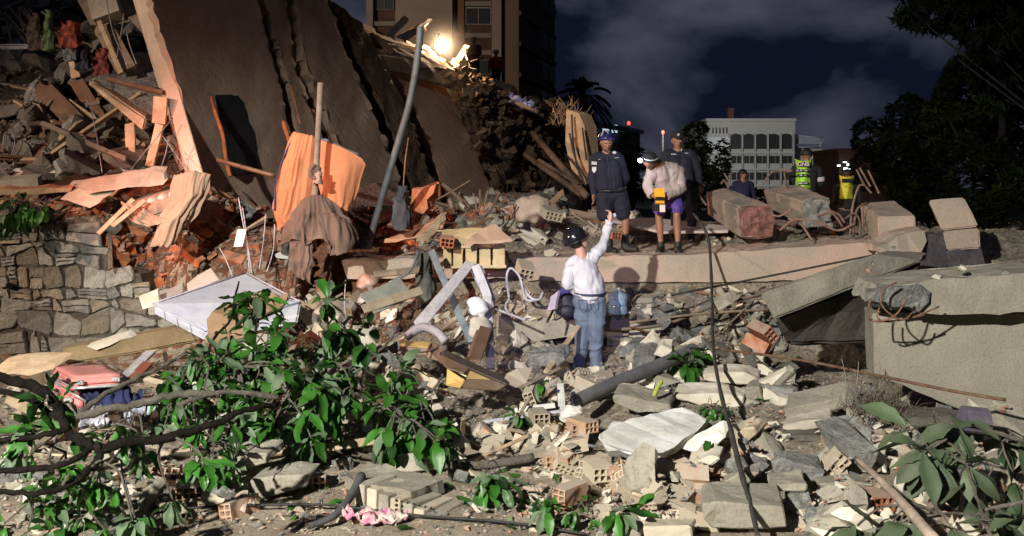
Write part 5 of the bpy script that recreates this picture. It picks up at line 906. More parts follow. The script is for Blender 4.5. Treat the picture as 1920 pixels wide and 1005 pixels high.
hb8('lid', [(93, 702, 9.0), (136, 727, 8.45), (232, 720, 8.6), (198, 690, 9.25), (98, 686, 9.1), (138, 707, 8.5), (232, 700, 8.65), (200, 680, 9.3)], pk, .035, suit)
hb8('lid_rim', [(92, 706, 9.0), (136, 731, 8.44), (233, 724, 8.59), (198, 695, 9.25), (92, 702, 9.0), (136, 727, 8.44), (233, 720, 8.59), (198, 690, 9.25)], M('steel_rim', (.62, .62, .62), None, 3, .3, .1, 20, 0, metal=.5), .004, suit)
hb8('base_shell', [(84, 722, 8.98), (138, 768, 8.4), (160, 768, 8.4), (160, 720, 9.1), (90, 708, 9.0), (136, 738, 8.45), (160, 752, 8.45), (160, 708, 9.1)], pk, .02, suit)
hb8('base_rim', [(89, 711, 8.99), (135, 740, 8.43), (161, 756, 8.43), (161, 752, 8.6), (90, 707, 8.99), (136, 736, 8.43), (162, 752, 8.43), (161, 748, 8.6)], MATS['steel_rim'], .004, suit)
for p_ in ((149, 717, 8.45), (218, 711, 8.6), (128, 750, 8.42)):
    m = MB(); m.box(P(*p_), (.07, .03, .035)); m.box(P(*p_)+Vector((0, -.018, 0)), (.035, .012, .02)); m.build('latch', MATS['steel_rim'], suit, bevel=.003)
m = MB(); [m.box(P(*p_), (.03, .03, .02), Matrix.Rotation(.6, 3, 'Y')) for p_ in ((104, 697, 8.98), (128, 713, 8.52), (106, 732, 8.7))]; m.build('handle_stud', black, suit)
cloth('blue_clothes', [[(150, 738, 8.7), (190, 728, 8.75), (235, 728, 8.9)], [(160, 752, 8.6), (200, 740, 8.6), (262, 742, 8.8)], [(165, 765, 8.6), (210, 762, 8.55), (268, 752, 8.7)]], M('navy_clothes', (.02, .025, .10), (.01, .012, .035), 6, .9, .4, 30, 0), 'dark blue clothes spilling out of the pink suitcase', 'clothes', 7, .05)
cloth('grey_rag', [[(152, 778, 8.3), (175, 772, 8.3), (200, 776, 8.35)], [(155, 790, 8.2), (178, 784, 8.2), (205, 792, 8.3)], [(160, 800, 8.2), (180, 800, 8.15), (200, 800, 8.25)]], M('grey_white_rag', (.5, .5, .54), (.12, .12, .14), 8), 'crumpled grey and white rag below the pink suitcase', 'rag', 4, .04)
cloth('striped_cloth', [[(236, 780, 8.4), (262, 762, 8.5), (300, 752, 8.5)], [(240, 792, 8.3), (270, 776, 8.4), (310, 770, 8.45)]], M('pale_blue_cloth', (.55, .57, .66), (.3, .32, .42), 9), 'pale blue cloth lying right of the pink suitcase', 'cloth', 5, .03)

m = MB(); m.ell(P(832, 86, 23.4), (1.1, 1.1, 1.0), None, 20, 12); dc = m.build('lamp_glare_haze', None); dm = bpy.data.materials.new('glare_haze'); dm.use_nodes = True; dn_ = dm.node_tree; dn_.nodes.remove(dn_.nodes['Principled BSDF']); pv = dn_.nodes.new('ShaderNodeVolumePrincipled'); pv.inputs['Density'].default_value = .35; pv.inputs['Color'].default_value = (.9, .85, .78, 1)  # haze ball added to imitate the lamp's glare
tx = dn_.nodes.new('ShaderNodeTexCoord'); ln_ = dn_.nodes.new('ShaderNodeVectorMath'); ln_.operation = 'DISTANCE'; ln_.inputs[1].default_value = (0, 0, 1.0); mr_ = dn_.nodes.new('ShaderNodeMapRange'); mr_.inputs['From Min'].default_value = .0; mr_.inputs['From Max'].default_value = .97; mr_.inputs['To Min'].default_value = 1; mr_.inputs['To Max'].default_value = 0; pw_ = dn_.nodes.new('ShaderNodeMath'); pw_.operation = 'POWER'; pw_.inputs[1].default_value = 3; m3_ = dn_.nodes.new('ShaderNodeMath'); m3_.operation = 'MULTIPLY'; m3_.inputs[1].default_value = .16
dn_.links.new(tx.outputs['Object'], ln_.inputs[0]); dn_.links.new(ln_.outputs['Value'], mr_.inputs['Value']); dn_.links.new(mr_.outputs[0], pw_.inputs[0]); dn_.links.new(pw_.outputs[0], m3_.inputs[0]); dn_.links.new(m3_.outputs[0], pv.inputs['Density']); dn_.links.new(pv.outputs[0], dn_.nodes['Material Output'].inputs['Volume']); dc.data.materials.append(dm); tag(dc, 'added haze imitating the glare round the work lamp on the ridge', 'dust', kind='stuff')
# ------------------------------------------------------------------ centre: drawers, cabinet doors, frames, sack, bag, bottle
def board8(name, f, th, mt, label=None, cat=None, par=None, bev=.006):
    k_ = .93 if par is not None and par.name.split('.')[0] in ('drawer', 'broken_cabinet') else 1.
    q = [P(p[0], p[1], p[2]*k_) for p in f]; n_ = (q[1]-q[0]).cross(q[2]-q[0]).normalized(); n_ = n_ if n_.y > 0 else -n_; m = MB(); m.prism(q, n_*th); return tag(m.build(name, mt, par, bevel=bev), label, cat)
board8('violet_sheet', [(874, 488, 11.8), (892, 494, 11.8), (790, 622, 11.0), (776, 602, 11.1)], .03, metal_white, 'long pale violet metal panel slanting down left of the white sack', 'panel')
board8('grey_white_sheet', [(876, 490, 11.9), (905, 498, 12.1), (930, 560, 12), (925, 580, 11.9), (895, 530, 11.9)], .02, metal_white, 'bent white sheet metal hanging beside the cream cabinet front', 'sheet metal')
for k, (a, b, wd) in enumerate((((892, 498, 11.7), (915, 560, 11.5), .10), ((914, 558, 11.5), (920, 692, 11.0), .10))): plank('white_door_frame', a, b, wd, .05, metal_white, ('upper bent', 'lower upright')[k]+' length of the white metal door frame right of the sack', 'frame')
plank('grey_flat_bar', (808, 470, 12.4), (884, 640, 11.3), .085, .02, M('blue_grey_bar', (.20, .24, .27), (.12, .15, .17), 4, .5), 'blue grey flat bar leaning left of the white sack', 'bar')
rod('curved_pipe', [(784, 470, 12.6), (775, 498, 12.4), (760, 515, 12.3), (730, 530, 12.2)], .02, metal_grey, 'curved pale conduit in front of the pink slab end', 'conduit')
sack = MB(); sack.ell(P(899, 578, 11.2), (.12, .1, .10), Matrix.Rotation(.3, 3, 'Y'), 16, 12); o = sack.build('white_sack', M('sack_white', (.78, .78, .80), (.66, .66, .7), 4, .8, .5, 12, 0, bdist=.03), smooth=True); tag(o, 'small white knotted sack between the violet panel and the white door frame', 'sack')
for v in o.data.vertices: v.co += v.normal*noise.noise(v.co*14)*.03 if v.co.z < .12 else Vector((-.03, 0, .03))
sack = MB(); sack.ell(P(900, 617, 11.15), (.13, .1, .14), None, 16, 12); o = sack.build('cream_sack', M('sack_cream', (.58, .54, .46), (.46, .43, .36), 4), smooth=True); tag(o, 'cream coloured sack right under the small white sack', 'sack')
for v in o.data.vertices: v.co += v.normal*noise.noise(v.co*10)*.04
dr = M('drawer_yellow', (.62, .42, .15), (.54, .34, .10), 2, .5, .1, 40, 0); dr2 = M('drawer_brown', (.17, .10, .065), (.12, .07, .045), 3, .5, .15, 50, 0)
def drawer(A, W_, D_, Hh, rot, label, mt_front=dr2, inner=dr):
    o = emp('drawer', P(*A), label, 'drawer'); o.rotation_euler = rot; bpy.context.view_layer.update()
    for nm, c, s_, mt in (('drawer_front', (0, -D_/2, 0), (W_, .018, Hh), mt_front), ('drawer_back', (0, D_/2, 0), (W_-.04, .014, Hh*.9), inner), ('drawer_side', (-W_/2+.01, 0, 0), (.014, D_-.03, Hh*.9), inner), ('drawer_side', (W_/2-.01, 0, 0), (.014, D_-.03, Hh*.9), inner), ('drawer_bottom', (0, 0, -Hh/2+.01), (W_-.05, D_-.03, .008), inner)):
        m = MB(); m.box(c, s_); me = bpy.data.meshes.new(nm); me.from_pydata(m.v, [], m.f); bm = bmesh.new(); bm.from_mesh(me); bmesh.ops.bevel(bm, geom=bm.edges[:], offset=.002, segments=1, affect='EDGES'); bmesh.ops.recalc_face_normals(bm, faces=bm.faces); bm.to_mesh(me); bm.free(); mk(nm, me, mt, o)
    return o
hexa('drawer_box', [(745, 660, 10.3), (803, 663, 10.25), (798, 645, 10.5), (752, 640, 10.5)], [(747, 664, 10.7), (800, 667, 10.7), (800, 648, 10.9), (752, 643, 10.9)], dr2, None, None, .006) if 0 else None
wd_ = emp('drawer_case', P(790, 665, 10.4), 'yellow topped brown drawer box, the upper one beside the leaves', 'drawer')
board8('drawer_top', [(752, 639, 10.5), (808, 641, 10.45), (803, 651, 10.25), (749, 650, 10.3)], .012, dr, par=wd_)
board8('drawer_front', [(749, 650, 10.28), (803, 652, 10.23), (800, 666, 10.22), (744, 664, 10.27)], .3, dr2, par=wd_); board8('drawer_end', [(804, 652, 10.22), (810, 640, 10.42), (832, 655, 10.3), (824, 675, 10.1), (800, 667, 10.2)], .02, M('drawer_end_brown', (.26, .155, .12), (.20, .11, .085), 3, .5), par=wd_)
cab = emp('broken_cabinet', P(880, 720, 10.0), 'open broken cabinet with yellow brown inside and long white edge', 'cabinet')
board8('cabinet_side', [(836, 722, 10.0), (838, 690, 10.1), (872, 712, 10.0), (864, 727, 9.9)], .02, dr, par=cab)
board8('cabinet_shelf', [(838, 686, 10.1), (882, 690, 10.2), (875, 706, 10.05)], .015, M('pale_shelf', (.72, .65, .48), (.62, .54, .38), 2, .6), par=cab)
board8('cabinet_back', [(884, 688, 10.15), (940, 710, 10.0), (932, 732, 9.9), (866, 727, 9.95)], .02, M('cabinet_tan', (.34, .22, .09), (.27, .16, .06), 2, .5), par=cab)
board8('cabinet_top', [(824, 660, 10.3), (835, 655, 10.35), (940, 704, 10.05), (956, 716, 9.95), (950, 720, 9.9), (830, 668, 10.2)], .03, M('cabinet_dark', (.06, .045, .04), (.04, .03, .025), 3, .5), par=cab)
plank('cabinet_edge', (830, 653, 9.5), (930, 702, 9.22), .045, .02, metal_white, parent=cab)
board8('cabinet_front', [(820, 675, 10.15), (828, 664, 10.2), (880, 690, 10.1), (870, 700, 10.0), (838, 690, 10.05)], .02, dr2, par=cab)
board8('cabinet_door', [(862, 728, 9.88), (932, 733, 9.88), (950, 722, 9.9), (925, 712, 9.95), (875, 710, 9.95)], .02, M('door_brown', (.13, .085, .05), (.09, .055, .03), 3, .5), par=cab)
plank('brown_door_part', (890, 676, 10.3), (911, 616, 10.9), .13, .05, M('stile_brown', (.20, .115, .075), (.15, .08, .05), 4, .5), 'short brown double board standing right of the cream sack', 'board'); plank('brown_door_part', (880, 672, 10.4), (898, 622, 10.9), .06, .05, wood_brown, 'narrow brown board standing right of the cream sack', 'board')
rod('round_tray', [(762, 632, 10.8), (790, 614, 10.9), (818, 622, 10.9), (835, 640, 10.8)], .05, M('tray_lilac', (.42, .38, .42), (.3, .26, .3), 3), 'curved lilac rim of a half buried tub behind the drawer box', 'tub', n=8)
fr = emp('window_frame', P(870, 790, 9.6), 'grey aluminium window frame with rails lying below the broken cabinet', 'window frame')
for k, (a, b, wd) in enumerate((((812, 728, 9.9), (822, 792, 9.4), .055), ((820, 730, 9.85), (830, 792, 9.4), .03), ((820, 731, 9.9), (935, 738, 9.8), .05), ((822, 758, 9.6), (935, 768, 9.55), .075), ((826, 755, 9.6), (930, 762, 9.55), .02), ((822, 797, 9.3), (945, 800, 9.3), .075), ((930, 735, 9.8), (952, 800, 9.3), .05))): plank('frame_rail', (a[0], a[1], a[2]*.93), (b[0], b[1], b[2]*.93), wd, .035, metal_grey if k != 4 else metal_white, parent=fr, face=(0, -.8, .6))
board8('paper_box', [(970, 690, 10.0), (1000, 664 + 24, 10.1), (988, 718, 9.9), (950, 700, 9.95)], .2, M('light_box', (.56, .48, .38), (.48, .4, .3), 2), 'pale angular box left of the jeans legs', 'box')
board8('wide_plank', [(1082, 608, 11.3), (1090, 612, 11.3), (1028, 700, 10.4), (1020, 694, 10.4)], .03, wood_pale, 'pale plank leaning against the back of the jeans', 'plank')
for k, (a, b, wd, mt, lb_) in enumerate((((640, 700, 10.4), (705, 660, 10.9), .09, wood_pale, 'pale batten among the leaves'), ((870, 870, 8.0), (1040, 795, 8.9), .03, wood_pale, 'long thin pale stick slanting across the brick field'), ((940, 745, 9.5), (1050, 690, 10.0), .035, wood_old, 'weathered stick left of the jeans'), ((600, 842, 8.2), (725, 822, 8.5), .07, wood_pale, 'pale batten under the leafy branch'), ((270, 665, 10.2), (350, 627, 10.6), .05, wood_pale, 'thin pale batten below the long brown beam'), ((15, 745, 8.8), (75, 775, 8.5), .10, wood_pale, 'pale short plank left of the suitcase'), ((228, 712, 9.2), (282, 660, 9.9), .1, metal_white, 'white trim strip right of the suitcase'), ((240, 716, 9.2), (278, 680, 9.6), .1, M('red_trim', (.35, .1, .05)), 'reddish trim strip right of the suitcase'), ((1050, 720, 9.9), (1056, 790, 9.2), .07, white_plaster, 'short white upright board near the pipe mouth'), ((740, 870, 7.9), (822, 862, 8.0), .14, concrete, 'pale block edge behind the grey tile stack'),
                                         ((965, 770, 9.2), (1040, 760, 9.3), .05, white_plaster, 'narrow white board near the hollow bricks'), ((900, 792, 9.0), (1060, 770, 9.2), .03, metal_white, 'thin white strip near the hollow bricks'), ((700, 515, 12.6), (790, 505, 12.7), .09, wood_old, 'dark strip right under the pink slab end'), ((648, 470, 13.1), (710, 470, 13.1), .04, rust, 'thin reddish strip on the left edge of the pink slab end'), ((680, 580, 11.6), (790, 545, 12.2), .11, board_tan, 'wide tan board slanting below the pink slab end'), ((570, 590, 11.0), (608, 548, 11.4), .12, wood_pale, 'pale pointed board right of the white mattress'), ((690, 570, 11.7), (760, 540, 12.2), .30, M('grey_green_board', (.33, .34, .29)), 'grey green board below the pink slab end'))):
    plank('loose_board' if wd > .06 else 'stick', a, b, wd, .025, mt, lb_, 'board' if wd > .06 else 'stick')
m = MB(); m.ell(P(690, 530, 12.9), (.15, .12, .10), None, 12, 8); o = m.build('plastic_bag', M('pinkish_bag', (.55, .42, .37), (.38, .2, .15), 6, .5), smooth=True); tag(o, 'crumpled pinkish plastic bag under the left end of the pink slab', 'bag')
for v in o.data.vertices: v.co += v.normal*noise.noise(v.co*12)*.06
m = MB(); m.ell(P(996, 393, 15.2), (.30, .2, .20), Matrix.Rotation(-.25, 3, 'Y'), 20, 14); o = m.build('white_sack', M('sack_dirty', (.58, .46, .38), (.42, .32, .24), 5, .85, .6, 10, 0, bdist=.04), smooth=True); tag(o, 'large pale woven sack on the rubble heap left of the blue-helmeted rescuer', 'sack')
for v in o.data.vertices: v.co += v.normal*noise.noise(v.co*7)*.07
# knotted pale cables in the gap
for k, pts in enumerate(([(955, 560, 12), (950, 520, 12), (958, 503, 12), (975, 520, 11.9), (985, 560, 11.8), (1003, 563, 11.8)], [(975, 525, 12), (992, 555, 11.8), (1010, 562, 11.8), (1018, 548, 11.9)], [(955, 560, 11.9), (948, 575, 11.8), (955, 590, 11.6)], [(985, 600, 11.4), (930, 580, 11.7), (915, 578, 11.7)])): rod('cable_conduit', pts, .016, metal_white, ('big looping', 'inner looping', 'short drooping', 'nearly level')[k]+' pale conduit below the slab edge left of the man in white', 'conduit', 'looping pale conduits')
# bare reinforcing bars behind
for k, pts in enumerate(([(868, 412, 14.5), (905, 410, 14.4), (925, 385, 14.3), (935, 358, 14.2)], [(880, 408, 14.4), (915, 400, 14.3), (937, 360, 14.1)], [(887, 363, 14.3), (892, 380, 14.3), (893, 397, 14.3)], [(900, 355, 14.3), (900, 378, 14.3), (898, 395, 14.3)], [(914, 357, 14.3), (910, 380, 14.3), (905, 398, 14.3)], [(930, 357, 14.3), (935, 375, 14.3), (934, 395, 14.3)])): rod('rebar', pts, .013, M('rebar_pink', (.27, .17, .13), (.16, .09, .065), 9), ('lower long curved', 'upper long curved', 'leftmost upright', 'second upright', 'third upright', 'rightmost upright')[k]+' reinforcing bar sticking up right of the hanging coat', 'rebar', 'reinforcing bars on the heap')
for k, pts in enumerate(([(1462, 432, 14), (1490, 412, 14), (1530, 415, 13.9), (1570, 432, 13.9), (1600, 420, 13.8)], [(1536, 405, 14.2), (1560, 400, 14), (1580, 425, 13.9)], [(1548, 392, 14.2), (1572, 402, 14.1), (1584, 418, 14)], [(1478, 410, 14.2), (1500, 418, 14.1), (1522, 450, 13.8)], [(1450, 403, 14.3), (1462, 405, 14.2), (1485, 392, 14.2)], [(1585, 410, 14), (1602, 400, 13.8), (1612, 415, 13.8), (1612, 440, 13.8)], [(1606, 318, 15), (1620, 345, 14.8), (1634, 362, 14.6)], [(1612, 315, 15), (1622, 332, 14.9), (1632, 350, 14.8)], [(1628, 320, 15), (1640, 345, 14.8), (1648, 362, 14.6)], [(1594, 440, 13.9), (1598, 390, 13.9), (1610, 350, 14), (1622, 348, 14)], [(1600, 440, 13.9), (1606, 395, 13.9), (1625, 380, 14)], [(1470, 320, 16.6), (1474, 345, 16.4), (1478, 352, 16.2)], [(1430, 345, 16.6), (1450, 322, 16.6), (1486, 320, 16.4)], [(1325, 385, 15), (1315, 372, 15), (1310, 362, 15)], [(1352, 345, 15.8), (1358, 338, 15.8), (1366, 352, 15.6)], [(1370, 345, 15.8), (1358, 325, 15.9)])):
    rod('rebar', pts, .016, MATS['rebar_pink'], ('long wavy bar on the ground between the column stubs', 'short bent bar right of the rough ended stub', 'pale bent bar beside the rough ended stub', 'curved bar sweeping down between the stubs', 'angled bar over the pink broken stub', 'hooked bar left of the square stub', 'left bar of three leaning behind the lime vests', 'middle bar of three leaning behind the lime vests', 'right bar of three leaning behind the lime vests', 'long upright looped bar at the left of the square stub', 'second looped bar at the left of the square stub', 'thin upright bar below the lettered vest', 'long thin bar left of the lettered vest', 'short bar at the far left of the pink broken stub', 'small loop on top of the pink broken stub', 'little straight bar on top of the pink broken stub')[k], 'rebar', 'bars among the column stubs')
board8('pink_sheet', [(1145, 412, 16.2), (1225, 408, 16.4), (1370, 424, 15.6), (1365, 432, 14.9), (1240, 434, 14.9)], .04, M('pinkish_white_sheet', (.66, .56, .55), (.58, .48, .46), 2), 'flat pinkish white sheet lying behind the rescuers feet', 'sheet')
# ------------------------------------------------------------------ backpack and water bottle
bp = emp('backpack', P(1062, 600, 11.9), 'dark navy backpack on the lower slab behind the man in white', 'backpack')
m = MB(); m.ell(P(1065, 572, 11.9), (.17, .12, .17), Matrix.Rotation(-.3, 3, 'Y'), 18, 12); o = m.build('bag_body', M('navy_nylon', (.022, .022, .045), (.014, .014, .03), 5, .6, .3, 20, 0), bp, smooth=True)
for v in o.data.vertices: v.co += v.normal*noise.noise(v.co*8)*.04
m = MB(); m.ell(P(1062, 584, 11.78), (.11, .06, .08), None, 14, 8); m.build('front_pocket', MATS['navy_nylon'], bp, smooth=True)
cloth('blue_lining', [[(1046, 548, 11.85), (1062, 536, 11.8), (1080, 545, 11.85)], [(1048, 560, 11.8), (1064, 550, 11.72), (1082, 556, 11.8)]], M('violet_nylon', (.07, .06, .25), (.04, .035, .16)), folds=2, amp=.01, parent=bp, nu=14, nv=6)
rod('strap', [(1045, 560, 11.75), (1038, 580, 11.6), (1026, 604, 11.45)], .016, black, parent=bp, n=5)
bt = emp('water_bottle', P(1158, 588, 12.0), 'large clear blue water bottle standing right of the man in white', 'bottle')
bm_ = M('bottle_blue', (.50, .72, .92), (.45, .66, .88), 3, .08, .05, 12, 0, trans=.55)
m = MB(); prof = [(-.0, .10), (.02, .112), (.10, .112), (.115, .104), (.13, .112), (.16, .112), (.175, .104), (.19, .112), (.235, .108), (.265, .055), (.285, .03), (.30, .03)]; base = P(1158, 589, 12.0)
n_ = 24
for z_, r_ in prof:
    for j in range(n_):
        a = 2*math.pi*j/n_; s_ = 1+.03*math.cos(4*a); m.v.append(base+Vector((r_*math.cos(a)*s_, r_*math.sin(a)*s_*.9, z_)))
for i in range(len(prof)-1):
    for j in range(n_): a = i*n_+j; b = i*n_+(j+1) % n_; m.f.append((a, b, b+n_, a+n_)); m.m.append(0)
m.f.append(tuple(range(n_))); m.m.append(0); m.build('bottle_body', bm_, bt, smooth=True)
m = MB(); m.tube([base+Vector((0, 0, .29)), base+Vector((0, 0, .32))], .034, 16); m.build('cap', M('cap_white', (.75, .78, .8), None, 3, .4, 0), bt, smooth=False)
m = MB(); m.tube([base+Vector((0, 0, .118)), base+Vector((0, 0, .175))], [.108, .108], 24, caps=False); m.build('water_label', M('bottle_label', (.38, .62, .88), (.3, .5, .8), 14, .4, 0), bt, smooth=True)
slab('violet_shard', [(1032, 556, 11.6), (1046, 545, 11.7), (1040, 580, 11.5), (1026, 582, 11.5)], (.03, .05, 0), M('violet_plaster', (.55, .48, .62), (.45, .38, .52), 3), 'violet tinged plaster shard left of the backpack', 'shard', step=.05, j=.006, relief=.003)
# ------------------------------------------------------------------ right and front: big pieces
slab('plaster_slab', [(1122, 822, 8.0), (1150, 790, 8.3), (1205, 782, 8.4), (1262, 766, 8.55), (1298, 770, 8.5), (1325, 785, 8.35), (1308, 808, 8.1), (1282, 822, 8.0), (1262, 840, 7.8), (1225, 850, 7.7), (1180, 852, 7.7), (1140, 846, 7.75)], (.03, .09, -.06), M('big_white_plaster', (.74, .74, .72), (.56, .54, .48), 2.2, .8, .4, 16, 0, contrast=.3, spots=.12), 'large broken slab with a bright white face in the right foreground', 'slab', step=.07, j=.02, relief=.003, edge=plaster)
def block(pts, vec, mt, lb_, fr_=.6):
    """a lump: upright near face from the lower part of the outline, body running back behind it"""
    Yn = min(p[2] for p in pts); yb = max(p[1] for p in pts); yt = min(p[1] for p in pts); x0 = min(p[0] for p in pts); r_ = random.Random(int(x0*7+yb))
    q = [P(p[0], yb-(yb-p[1])*fr_, Yn+r_.uniform(-.02, .02)) for p in pts]; zt = P(0, yt, Yn).z; dep = max(.14, min(.5, vec[1]))
    back = Vector((vec[0]+r_.uniform(-.03, .03), dep, max(0, (yb-yt)*(1-fr_)/F*Yn-dep*(yb-HOR)/F*.9)))
    bm = bmesh.new(); a = [bm.verts.new(p) for p in q]; b = [bm.verts.new(p+back+Vector((r_.uniform(-.03, .03), r_.uniform(-.05, .05), r_.uniform(-.03, .02)))) for p in q]; n = len(q); f = [bm.faces.new(a), bm.faces.new(b[::-1])]+[bm.faces.new((a[i], b[i], b[(i+1) % n], a[(i+1) % n])) for i in range(n)]
    bmesh.ops.recalc_face_normals(bm, faces=bm.faces); bmesh.ops.bevel(bm, geom=bm.edges[:], offset=.012, segments=1, affect='EDGES', clamp_overlap=True); bmesh.ops.triangulate(bm, faces=bm.faces[:])
    for _ in range(3):
        es = [e for e in bm.edges if e.calc_length() > .07]
        if not es or len(bm.faces) > 2500: break
        bmesh.ops.subdivide_edges(bm, edges=es, cuts=1); bmesh.ops.triangulate(bm, faces=[x for x in bm.faces if len(x.verts) > 3])
    bm.normal_update(); big = mt.name in ('broken_concrete',)
    for v in bm.verts:
        k_ = noise.noise(v.co*6)*.012+noise.noise(v.co*19)*(.016 if big else .006)+(max(0, noise.noise(v.co*4+Vector((3, 0, 0)))-.25)*-.04); v.co += v.normal*k_
    org = sum(q, Vector())/n; org.z = min(p.z for p in q); bmesh.ops.translate(bm, verts=bm.verts, vec=-org); me = bpy.data.meshes.new('concrete_chunk'); me.materials.append(mt); bm.to_mesh(me); bm.free(); o = mk('concrete_chunk', me); o.location = org; return tag(o, lb_, 'concrete chunk')
